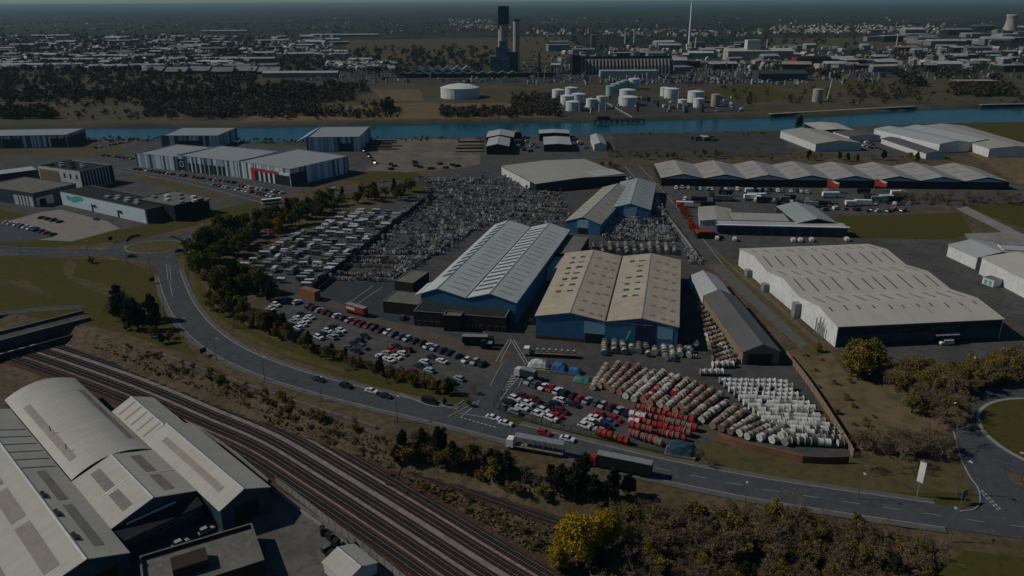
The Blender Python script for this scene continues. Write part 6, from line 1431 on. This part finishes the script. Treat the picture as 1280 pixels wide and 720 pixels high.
# ------------------------------------------------------------------ caravans in the storage yard
q = MB(); q.extr([(-3, .5), (3, .5), (3.1, 1.4), (2.7, 2.6), (-2.8, 2.65), (-3.1, 1.3)], -1.1, 1.1, 'y'); CV = newmesh('shell', q.v, q.f, M['caravan_white'])
CVG = newmesh('shell', q.v, q.f, M['galv']); CVD = newmesh('shell', q.v, q.f, M['flat_felt'])
q = MB(); q.box(-.7, .7, -.012, .012, 1.4, 2.1)
CW = newmesh('window', q.v, q.f, M['glass'])
q = MB(); q.tube((0, -1.12, .35), (0, 1.12, .35), .35, .35, 8); CX = newmesh('wheel_axle', q.v, q.f, M['rubber'])
fa = P(392, 364)[:2]; fb_ = P(541, 244)[:2]; fu = (fb_ - fa) / np.linalg.norm(fb_ - fa); fL = np.linalg.norm(fb_ - fa); fnn = np.array([-fu[1], fu[0]])
CAP = []
ncv = 0
for row in range(9):
    off = 4.0 + row * 8.2
    for col in range(34):
        t = 3 + col * 3.9
        if t > fL - 6: break
        c = fa + fu * t + fnn * off
        # stay inside the yard polygon
        pxw = [P(*p)[:2] for p in ((272, 352), (300, 338), (350, 304), (420, 272), (500, 249), (540, 247), (392, 364), (280, 361))]
        ins = False
        for i in range(len(pxw)):
            a, b = pxw[i], pxw[i - 1]
            if (a[1] > c[1]) != (b[1] > c[1]) and c[0] < (b[0] - a[0]) * (c[1] - a[1]) / (b[1] - a[1]) + a[0]: ins = not ins
        if not ins or cr.random() < .34: continue
        c = c + np.array([cr.uniform(-1.3, 1.3), cr.uniform(-1.3, 1.3)])
        o = thing('caravan', 'white touring caravan, %s from the brick store in row %s from the yard fence' % (ordw(col), ordw(row).replace('first', 'one')), 'caravan', (c[0], c[1], .2), R(-6) + cr.choice((0, 0, 0, 1.5)) + cr.uniform(-.25, .25), 'caravans in the storage yard')
        o['label'] = 'touring caravan %s from the brick store in the %s row from the yard fence' % (ordw(col), ordw(row))
        k = cr.uniform(.6, 1.05); o.scale = (k, .9, cr.uniform(.85, 1.1)); link('shell', cr.choices((CV, CVG, CVD), (42, 30, 28))[0], o); [link('window', CW, o, (x_, y_, 0)) for x_ in (-1.2, 1.1) for y_ in (-1.112, 1.112)]; link('wheel_axle', CX, o); ncv += 1

# ------------------------------------------------------------------ cable drums
DM = {}
for k, c, c2 in (('white', (.50, .49, .45), (.40, .39, .36)), ('cream', (.42, .37, .29), (.33, .29, .23)), ('tan', (.26, .19, .125), (.20, .145, .10)), ('brown', (.15, .105, .075), (.11, .08, .06)), ('red', (.29, .018, .018), (.21, .016, .016)), ('pink', (.34, .165, .13), (.27, .13, .105)), ('black', (.022, .022, .022), (.035, .034, .032)), ('grey', (.19, .185, .17), (.14, .135, .125))):
    DM[k] = mat('drum_' + k, c, .8, c2, 1.5, vary=.18)
def drum_parts(n):
    f = MB(); f.tube((-.04, 0, 0), (.04, 0, 0), 1.0, 1.0, n); f.tube((-.055, 0, 0), (.055, 0, 0), .16, .16, 6, 1)
    w_ = MB(); w_.tube((-.5, 0, 0), (.5, 0, 0), 1, 1, n, cap=False)
    return f, w_
fl_, wd_ = drum_parts(14)
FLM = {k: newmesh('flange', fl_.v, fl_.f, [DM[k], M['dark']], fl_.i) for k in DM}; WDM = {k: newmesh('winding', wd_.v, wd_.f, DM[k]) for k in DM}
DR = []      # x, y, heading of the axle, radius, width, flange colour, winding colour, label, ranked
def drums(c, an, r, w_, fc, wc, label, rank): DR.append((c[0], c[1], an, r, w_, fc, wc, label, rank))
dr = random.Random(17)
def drumrow(p0, p1, pitch, r, w_, fcs, wcs, where, rank=True, jitter=.12, an=None, gap=.04, base='cable drum'):
    a = P(*p0)[:2]; b = P(*p1)[:2]; L = np.linalg.norm(b - a); d = (b - a) / L; n = max(1, int(L / pitch) + 1); ax = math.atan2(d[1], d[0]) if an is None else an
    for k in range(n):
        if dr.random() < gap: continue
        c = a + d * k * pitch + np.array([dr.uniform(-jitter, jitter), dr.uniform(-jitter, jitter)])
        fc = dr.choice(fcs); wc = dr.choice(wcs); rr = r * dr.uniform(.88, 1.05)
        drums(c, ax + dr.uniform(-.05, .05), rr, w_, fc, wc, '%s %s, %s in %s' % ({'pink': 'pinkish'}.get(fc, fc), base, ordw(k), where), rank)
# brown and white rows beside the car park: 24 rows stepping down to the right
top = [(757, 462), (772, 459), (784, 461), (797, 462), (806, 468), (816, 470), (828, 470), (838, 475), (847, 475), (858, 480), (868, 484), (879, 487), (889, 492), (899, 498), (910, 505), (918, 514), (930, 518), (941, 526), (952, 533), (962, 537), (972, 541), (982, 546), (992, 551)]
bot = [(740, 489), (748, 488), (756, 490), (763, 493), (772, 496), (782, 499), (793, 502), (803, 506), (812, 509), (822, 512), (832, 515), (842, 519), (852, 522), (862, 527), (874, 531), (889, 537), (900, 541), (911, 545), (922, 547), (934, 550), (947, 553), (962, 556), (978, 559)]
pal = [['white', 'cream'], ['cream', 'pink'], ['pink', 'tan', 'cream'], ['tan', 'pink'], ['cream', 'pink', 'tan'], ['cream', 'white'], ['white', 'cream'], ['white', 'pink', 'red'], ['cream', 'pink', 'white'], ['white', 'red', 'cream'], ['white', 'pink'], ['tan', 'cream', 'red'], ['tan', 'brown'], ['tan', 'cream', 'brown'], ['white', 'cream'], ['tan', 'cream'], ['brown', 'tan'], ['cream', 'white', 'brown'], ['white', 'brown'], ['grey', 'white'], ['white', 'grey'], ['white', 'brown'], ['grey', 'brown']]
for i, (a, b) in enumerate(zip(top, bot)):
    drumrow(a, b, 1.95, 1.18, 1.5, pal[i], pal[i] + ['cream', 'brown'], '%s slanting row from the turquoise heap' % ordw(i), gap=.03)
# white field: rows run left to right, stepping down
for i in range(15):
    t = i / 14; x0 = 902 + 84 * t; y0 = 480 + 76 * t; x1 = 982 + 76 * t; y1 = 482 + 77 * t
    if i > 9: x0 += 6
    drumrow((x0, y0), (x1, y1), 1.85, 1.2, 1.6, ['white', 'white', 'white', 'white'] if i < 11 else ['white', 'grey', 'white'], ['white', 'white', 'white', 'grey'] if i < 11 else ['white', 'grey', 'black'], '%s row of the white field by the fence' % ordw(i), gap=.02)
for i, (a, b) in enumerate((((797, 513), (866, 530)), ((793, 520), (868, 539)), ((791, 528), (866, 547)), ((790, 536), (860, 553)))):
    drumrow(a, b, 1.7, 1.2, 1.35, ['red', 'red', 'red', 'red', 'white'], ['red', 'red', 'brown'], '%s red row above the car park corner' % ordw(i), gap=.02)
for i, (a, b) in enumerate((((749, 545), (785, 556)), ((790, 546), (826, 558)))): drumrow(a, b, 1.7, 1.25, 1.35, ['red', 'red'] if i == 0 else ['red', 'red', 'white', 'white'], ['red', 'brown'], '%s short red row by the verge fence' % ordw(i), gap=0)
for i, (a, b) in enumerate((((790, 522), (806, 526)), ((789, 531), (801, 534)))): drumrow(a, b, 1.7, 1.2, 1.4, ['white'], ['white'], '%s short white row left of the red drums' % ordw(i), gap=0)
drumrow((878, 469), (902, 469), 2.0, 1.2, 1.5, ['white', 'cream'], ['black', 'white'], 'the row before the dark shed doors', gap=0)
drumrow((893, 460), (916, 459), 2.0, 1.2, 1.5, ['white', 'cream'], ['white'], 'the row left of the dark shed doors', gap=0)
# beside the dark shed, before and behind the blue warehouse: smaller in view, joined beyond the limit
for i in range(15):
    t = i / 14; a = (873 + 22 * t, 383 + 78 * t); b = (884 + 37 * t, 379 + 74 * t)
    drumrow(a, b, 1.9, 1.05, 1.3, ['cream', 'tan', 'white', 'brown'], ['tan', 'black', 'brown'], 'x', False)
for i in range(11):
    x = 757 + i * 10.4 + dr.uniform(-1.5, 1.5); y = 432 + i * .9; drumrow((x, y), (x + dr.uniform(-2, 3), y + dr.uniform(8, 15)), 2.1, 1.25, 1.6, ['white', 'cream'], ['white', 'cream', 'black'], '%s short row before the blue warehouse' % ordw(i), True, gap=.1)
def field(corners, sx, sy, keep, cols, r=(.7, 1.1), ang=None, wc=('black', 'black', 'brown', 'grey')):
    """loose rows filling a pixel quadrilateral"""
    a, b, c, d = [np.array(P(*p)[:2]) for p in corners]
    nu = int(max(np.linalg.norm(b - a), np.linalg.norm(c - d)) / sx); nv = int(max(np.linalg.norm(d - a), np.linalg.norm(c - b)) / sy)
    for j in range(nv):
        rowkeep = keep if dr.random() > .12 else keep * .35; ph = dr.random()
        for i in range(nu):
            u, v = (i + ph) / nu, (j + dr.uniform(-.12, .12)) / nv; p = a * (1 - u) * (1 - v) + b * u * (1 - v) + c * u * v + d * (1 - u) * v
            if noise.noise(Vector((p[0] * .05, p[1] * .05, 1.5))) * .6 + .5 > rowkeep + .12 or dr.random() > .93: continue
            rr = dr.uniform(*r); drums(p, (ang if ang is not None else R(77)) + dr.choice((0, 0, 0, math.pi / 2)) + dr.uniform(-.2, .2), rr, rr * 1.15, dr.choice(cols), dr.choice(wc), 'x', False)
            if dr.random() < .08: drums(p, R(77) + dr.uniform(-.2, .2), rr, rr * 1.1, dr.choice(cols), dr.choice(wc), 'up', False)
mixc = ('white', 'white', 'cream', 'white', 'tan', 'grey', 'white')
field([(404, 350), (487, 352), (520, 320), (432, 318)], 2.1, 5.5, .80, ('white', 'cream', 'tan', 'cream', 'pink', 'white'))
field([(432, 318), (556, 318), (590, 290), (470, 288)], 2.2, 6.0, .70, mixc)
field([(470, 288), (600, 288), (640, 262), (508, 258)], 2.2, 6.2, .72, mixc)
field([(515, 256), (712, 268), (700, 240), (535, 232)], 2.2, 6.6, .76, mixc)
field([(535, 232), (668, 238), (650, 222), (520, 224)], 2.3, 7.5, .76, mixc)
field([(600, 282), (704, 284), (708, 268), (622, 266)], 2.2, 6.6, .76, mixc)
field([(490, 345), (512, 332), (592, 287), (580, 284)], 2.0, 2.4, .7, mixc)
field([(752, 300), (848, 302), (842, 282), (756, 278)], 2.0, 4.2, .9, ('white', 'white', 'cream', 'grey'))
field([(756, 278), (840, 281), (816, 262), (762, 274)], 2.0, 4.2, .85, ('white', 'cream', 'grey'))
field([(862, 330), (880, 330), (862, 312), (852, 312)], 2.0, 2.3, .8, mixc)
field([(812, 262), (836, 275), (822, 250), (812, 246)], 2.0, 2.3, .8, mixc)
field([(846, 444), (870, 448), (872, 432), (850, 430)], 1.9, 2.2, .85, ('white', 'black', 'grey', 'black'))
field([(660, 420), (676, 422), (672, 402), (664, 400)], 2.0, 2.4, .5, mixc)
for i in range(11):
    x = 742 + i * 10; drumrow((x, 309 - (i % 3)), (x + 2, 319), 2.4, 1.3, 1.7, ['tan', 'cream', 'white', 'brown'] if i < 4 else ['white', 'cream'], ['white', 'brown'], 'x', False)
field([(488, 352), (496, 348), (590, 290), (580, 288)], 1.9, 2.4, .6, mixc)
# load on the flat bed lorry
# choose the 300 that show largest as individuals, the rest as one mass
DR.sort(key=lambda d: (not d[8], d[0] ** 2 + d[1] ** 2))
for d in DR[:300]:
    x, y, an, r, w_, fc, wc, lb, rk = d
    o = thing('cable_drum', lb, 'cable drum', (x, y, r + .18), an, 'cable drums standing in the yard'); sp = dr.uniform(0, 6.28)
    for s_ in (-1, 1):
        q = link('flange', FLM[fc], o, (s_ * w_ / 2, 0, 0)); q.scale = (1, r, r); q.rotation_euler = (sp, 0, 0)
    q = link('winding', WDM[wc], o); q.scale = (w_, r * (.95 if wc == 'white' and fc == 'white' else dr.choice((.80, .88, .94))), r * .8); q.scale[2] = q.scale[1]
fl8, wd8 = drum_parts(9)
ks = list(DM); mats_ = [DM[k] for k in ks]
fv = np.array([v for v in fl8.v][:18]); fv[:, 0] *= 2.2; ff = np.array([f for f in fl8.f if len(f) == 4 and max(f) < 18]); cap0 = tuple(range(9)); cap1 = tuple(range(9, 18))[::-1]
wv8 = np.array(wd8.v); wf8 = wd8.f
shaded_face = {'white': 'grey', 'grey': 'black', 'cream': 'grey', 'tan': 'brown', 'brown': 'black', 'pink': 'brown', 'red': 'red', 'black': 'black'}  # shade painted into the flange discs; their rims keep the brighter, sunlit tone
V = []; F = []; I = []; n0 = 0
for x, y, an, r, w_, fc, wc, lb, rk in DR[300:]:
    ca, sa = math.cos(an), math.sin(an); lift = 2 * r if lb == 'up' else 0
    def put(vv, sx, sr, ox):
        a = vv[:, 0] * sx + ox; b = vv[:, 1] * sr; z = vv[:, 2] * sr
        return np.stack([x + a * ca - b * sa, y + a * sa + b * ca, z + r + .18 + lift], -1)
    for s_ in (-1, 1):
        V.append(put(fv, 1, r, s_ * w_ / 2)); F += [tuple(q + n0) for q in ff] + [tuple(c + n0 for c in cap0), tuple(c + n0 for c in cap1)]; I += [ks.index(fc)] * len(ff) + [ks.index(shaded_face.get(fc, 'grey') if dr.random() < .5 else fc)] * 2; n0 += 18
    V.append(put(wv8, w_, r * .72, 0)); F += [tuple(c + n0 for c in q) for q in wf8]; I += [ks.index(wc)] * len(wf8); n0 += len(wv8)
if V:
    V = np.concatenate(V); me = bpy.data.meshes.new('cable_drum_mass'); me.from_pydata(V.tolist(), [], F)
    for m_ in mats_: me.materials.append(m_)
    me.polygons.foreach_set('material_index', I); me.update()
    tag(link('cable_drum_mass', me), 'thousands of smaller cable drums filling the yard behind the warehouses', 'cable drums', kind='stuff')
print('drums', len(DR), 'caravans', ncv)

# ------------------------------------------------------------------ street lamps, fences, walls, posts
q = MB(); q.tube((0, 0, 0), (0, 0, 1.4), .16, .16, 8); q.tube((0, 0, 1.4), (0, 0, 8.6), .12, .08, 8); LP = newmesh('column', q.v, q.f, M['lamp_post'])
q = MB(); q.tube((0, 0, 8.55), (1.1, 0, 8.9), .045, .04, 6); LA = newmesh('arm', q.v, q.f, M['lamp_post'])
q = MB(); q.extr([(-.45, 0), (.45, 0), (.3, .15), (-.35, .2)], -.22, .22, 'y'); LH = newmesh('lantern', q.v, q.f, M['offwhite'])
def lamp(px, py, an, label, s_=1.0):
    z = 0
    c = P(px, py, z)[:2]; o = thing('street_lamp', label, 'street lamp', (c[0], c[1], 0), an, 'street lamps'); o.scale = (s_, s_, s_)
    link('column', LP, o); link('arm', LA, o); link('lantern', LH, o, (1.25, 0, 8.85))
for x, y, a, lb in ((27, 318.5, 90, 'street lamp at the left edge of the roundabout road'), (111, 322, 90, 'street lamp left of the small roundabout'), (159, 329, 90, 'street lamp in the field beside the small roundabout'), (188, 338, 60, 'street lamp where the main road leaves the roundabout'), (207, 399, 20, 'street lamp beside the left field clump'), (230, 424, 20, 'street lamp on the bend above the railway'), (271, 451, 30, 'street lamp on the lower side of the bend'), (331, 476, 60, 'street lamp at the end of the bend near the railway wall'), (402, 502, 60, 'street lamp opposite the black cars on the road'), (497, 528, 60, 'street lamp left of the works entrance road'), (665, 528, 250, 'street lamp inside the verge fence of the right car park'), (258, 298, 240, 'street lamp in front of the dark car at the roundabout'), (243, 336, 200, 'street lamp on the green verge by the roundabout'), (930, 642, 80, 'street lamp above the wood, leftmost on the lower road'), (1072, 624, 270, 'street lamp on the rough verge beside the yard corner'), (1196, 618, 300, 'taller street lamp right of the banner post'), (1188, 676, 80, 'street lamp nearest the lower right corner'), (1191, 534, 200, 'street lamp beside the scrub on the right road'), (1275, 602, 150, 'street lamp on the big roundabout at the right edge'), (1213, 474, 230, 'street lamp at the far end of the right road scrub')):
    lamp(x, y, R(a), lb, 1.2 if 'taller' in lb else .95)
def banner():
    c = P(1146, 621)[:2]; o = thing('banner_post', 'tall pole carrying a long white banner sign at the right junction', 'sign', (c[0], c[1], 0), R(41))
    MB().tube((0, 0, 0), (0, 0, 11), .14, .1, 8).build('pole', M['galv'], o); MB().box(-.32, -.18, -.75, .75, 4.6, 10.4).build('banner', M['white'], o); MB().box(-.1, .1, -.8, .8, 10.4, 10.55).build('bracket', M['galv'], o)
    c = P(1203, 630)[:2]; o = thing('road_sign', 'road sign on two posts beside the taller right street lamp', 'sign', (c[0], c[1], 0), R(-60))
    for s_ in (-1, 1): MB().tube((0, s_ * .8, 0), (0, s_ * .8, 4.2), .06, .06, 6).build('post', M['galv'], o)
    MB().box(-.05, .05, -1.2, 1.2, 1.8, 4.2).build('sign_plate', M['flat_felt'], o)
    for x, y, lb in ((255, 445, 'dark road sign on the bend, left of the bend lamp post'), (191, 355, 'road sign in the left field beside the main road'), (139, 303, 'small road sign left of the roundabout island')):
        c = P(x, y)[:2]; o = thing('road_sign', lb, 'sign', (c[0], c[1], 0), R(-35))
        for s_ in (-1, 1): MB().tube((0, s_ * .7, 0), (0, s_ * .7, 3.2), .06, .06, 6).build('post', M['dark'], o)
        MB().box(-.05, .05, -1.2, 1.2, 1.4, 3.2).build('sign_plate', M['dark'], o)
banner()
def railing(name, pts, z, h, label, mt, step=2.5, solid=None, cat='fence', rails=(.3, .95), zf=False, thick=.08):
    """posts, rails and, if solid, an infill panel in every bay"""
    c = spline(PP(pts, z), .5); L = np.concatenate([[0], np.cumsum(np.linalg.norm(np.diff(c, axis=0), axis=1))]); n = max(1, int(L[-1] / step)); t = np.linspace(0, L[-1], n + 1)
    q = np.stack([np.interp(t, L, c[:, 0]), np.interp(t, L, c[:, 1])], -1); o = thing(name, label, cat, (q[0][0], q[0][1], 0)); o0 = q[0]
    pm = newmesh('post', *(lambda b: (b.v, b.f))(MB().box(-thick, thick, -thick, thick, 0, h + .1)), M[mt])
    for i in range(n + 1):
        zz = H(*q[i]) if zf else z; link('post', pm, o, (q[i][0] - o0[0], q[i][1] - o0[1], zz))
        if i == n: break
        d = q[i + 1] - q[i]; l_ = np.linalg.norm(d); an = math.atan2(d[1], d[0]); z1 = H(*q[i + 1]) if zf else z
        if solid: MB().box(thick, l_ - thick, -.03, .03, .05, h).build('panel', M[solid], o, loc=(q[i][0] - o0[0], q[i][1] - o0[1], min(zz, z1)), rz=an)
        else:
            for r in rails: MB().box(thick, l_ - thick, -.03, .03, h * r - .04, h * r + .04).build('rail', M[mt], o, loc=(q[i][0] - o0[0], q[i][1] - o0[1], zz), rz=an)
    return o
railing('palisade_fence', [(345, 605), (372, 625), (410, 655), (472, 702), (520, 740)], LOW + .05, 2.4, 'pale palisade fence between the factory yard and the railway', 'galv', 2.75, solid='concrete')
wall_line('yard_wall', [(342, 616), (365, 632), (470, 710)], LOW, .8, .5, 'concrete', 'low pale concrete wall along the edge of the factory yard')
wall_line('yard_kerb_wall', [(243, 534), (290, 566), (336, 604)], LOW, 1.2, .4, 'concrete', 'low concrete wall between the factory shed and the tracks')
railing('steel_fence', [(982, 446), (1005, 475), (1030, 512), (1055, 552), (1066, 572)], 0, 2.6, 'tall rust brown steel fence along the right side of the drum yard', 'rust', 3.0, solid='wood')
wall_line('brick_wall', [(897, 550), (930, 561), (965, 569), (1002, 578)], 0, 2.3, .45, 'orange_brick', 'long orange brick wall at the front of the drum yard')
wall_line('shaded_brick_wall', [(1002.5, 578.5), (1030, 580), (1060, 579)], 0, 2.3, .45, 'brick', 'shaded brick wall turning the corner of the drum yard')  # same yard wall; its shade is put into the darker brick colour
railing('mesh_fence', [(617, 507), (640, 520), (690, 535), (740, 547), (800, 560), (862, 574)], 0.2, 2.2, 'thin green mesh fence round the right car park', 'leaf_dark', 3.2, rails=(.05, .5, .97), thick=.06)
railing('mesh_fence', [(617, 507), (626, 495), (634, 482)], 0.2, 2.2, 'thin green mesh fence beside the works entrance', 'leaf_dark', 3.2, rails=(.05, .5, .97), thick=.06)
railing('park_fence', [(360, 418), (420, 444), (480, 462), (540, 484), (585, 500)], 0.15, 2.0, 'thin metal fence between the left car park and the trees', 'dark', 3.4, rails=(.05, .5, .97), thick=.06)
railing('yard_fence', [(392, 364), (430, 334), (470, 302), (510, 270), (541, 245)], 0.15, 3.4, 'tall dark fence between the caravans and the cable drums', 'dark', 3.5, solid='slate_dark')
railing('roadside_fence', [(812, 242), (826, 262), (848, 290), (872, 322)], 0.1, 2.0, 'pale fence along the drum yard side of the straight road', 'galv', 3.5, solid='concrete')
railing('field_fence', [(880, 303), (925, 345), (975, 388), (1022, 432)], 0.1, 1.6, 'pale fence along the left side of the big white warehouse', 'galv', 4, rails=(.3, .65, .97))
railing('chevron_rail', [(158, 302), (164, 297), (175, 295)], .1, 1.0, 'dark guard rail at the back left of the roundabout island', 'dark', 2.0, solid='dark')
railing('chevron_rail', [(213, 297), (222, 299), (229, 303)], .1, 1.0, 'dark guard rail at the back right of the roundabout island', 'dark', 2.0, solid='dark')
# gate piers and gate at the works entrance
for x, y, lb in ((551, 508, 'left dark hedge block by the works entrance'), (586, 508, 'round ivy covered pier by the works entrance')): pass
plant(556, 507, 'dark', 'dark clipped bush left of the entrance cars', .32); plant(586, 508, 'olive', 'round bush right of the entrance cars', .5)
# scrap and bins in the factory yard
for k, (x, y) in enumerate(((408, 690), (414, 697), (420, 684), (425, 700), (432, 693), (404, 668), (440, 683), (413, 675))):
    c = P(x, y, LOW)[:2]; o = thing('scrap_bin', 'dark scrap bin in the heap on the factory yard', 'bin', (c[0], c[1], LOW + .3), R(45 + k * 13), 'scrap bins on the factory yard')
    MB().extr([(-1.0, 0), (1.0, 0), (1.3, 1.3), (-1.2, 1.2)], -.7, .7, 'y').build('tub', M['dark'], o); MB().box(-1.0, 1.0, -.6, .6, 1.2, 1.5 + .2 * (k % 3)).build('scrap', M['steel' if k % 3 == 0 else 'dark'], o)
for x, y, an, lb in ((226, 682, 30, 'car parked against the factory lean-to, left of two'), (258, 666, 30, 'car parked against the factory lean-to, right of two')): car(P(x, y, LOW)[:2], R(an + 15), 'hatch', 'silver', 'silver ' + lb, LOW + .3)
# drums loaded on the flat bed lorry
for k in range(7):
    a = R(172); c = P(692, 446)[:2] + np.array([math.cos(a), math.sin(a)]) * (-7.5 + k * 2.2)
    o = thing('loaded_drum', 'small pale drum on the flat bed lorry, %s from its tail' % ordw(k), 'cable drum', (c[0], c[1], ZC + 1.42 + .75), a + math.pi / 2, 'drums loaded on the flat bed lorry')
    for s_ in (-1, 1): q = link('flange', FLM['cream'], o, (s_ * .5, 0, 0)); q.scale = (1, .75, .75)
    q = link('winding', WDM['white'], o); q.scale = (1, .55, .55)

# ------------------------------------------------------------------ haze
hz = MB().box(-80000, 80000, -8000, 80000, -12, 136).build('haze', [])
hz.data.materials.clear()
hm = bpy.data.materials.new('haze'); hm.use_nodes = True; t = hm.node_tree
t.nodes.remove(t.nodes['Principled BSDF']); pv = t.nodes.new('ShaderNodeVolumePrincipled'); pv.inputs['Color'].default_value = (.26, .42, .48, 1); pv.inputs['Density'].default_value = 0.00005; pv.inputs['Anisotropy'].default_value = .1
t.links.new(pv.outputs[0], t.nodes['Material Output'].inputs['Volume']); hz.data.materials.append(hm)
tag(hz, 'thin blue haze over the whole plain', 'haze', kind='stuff')
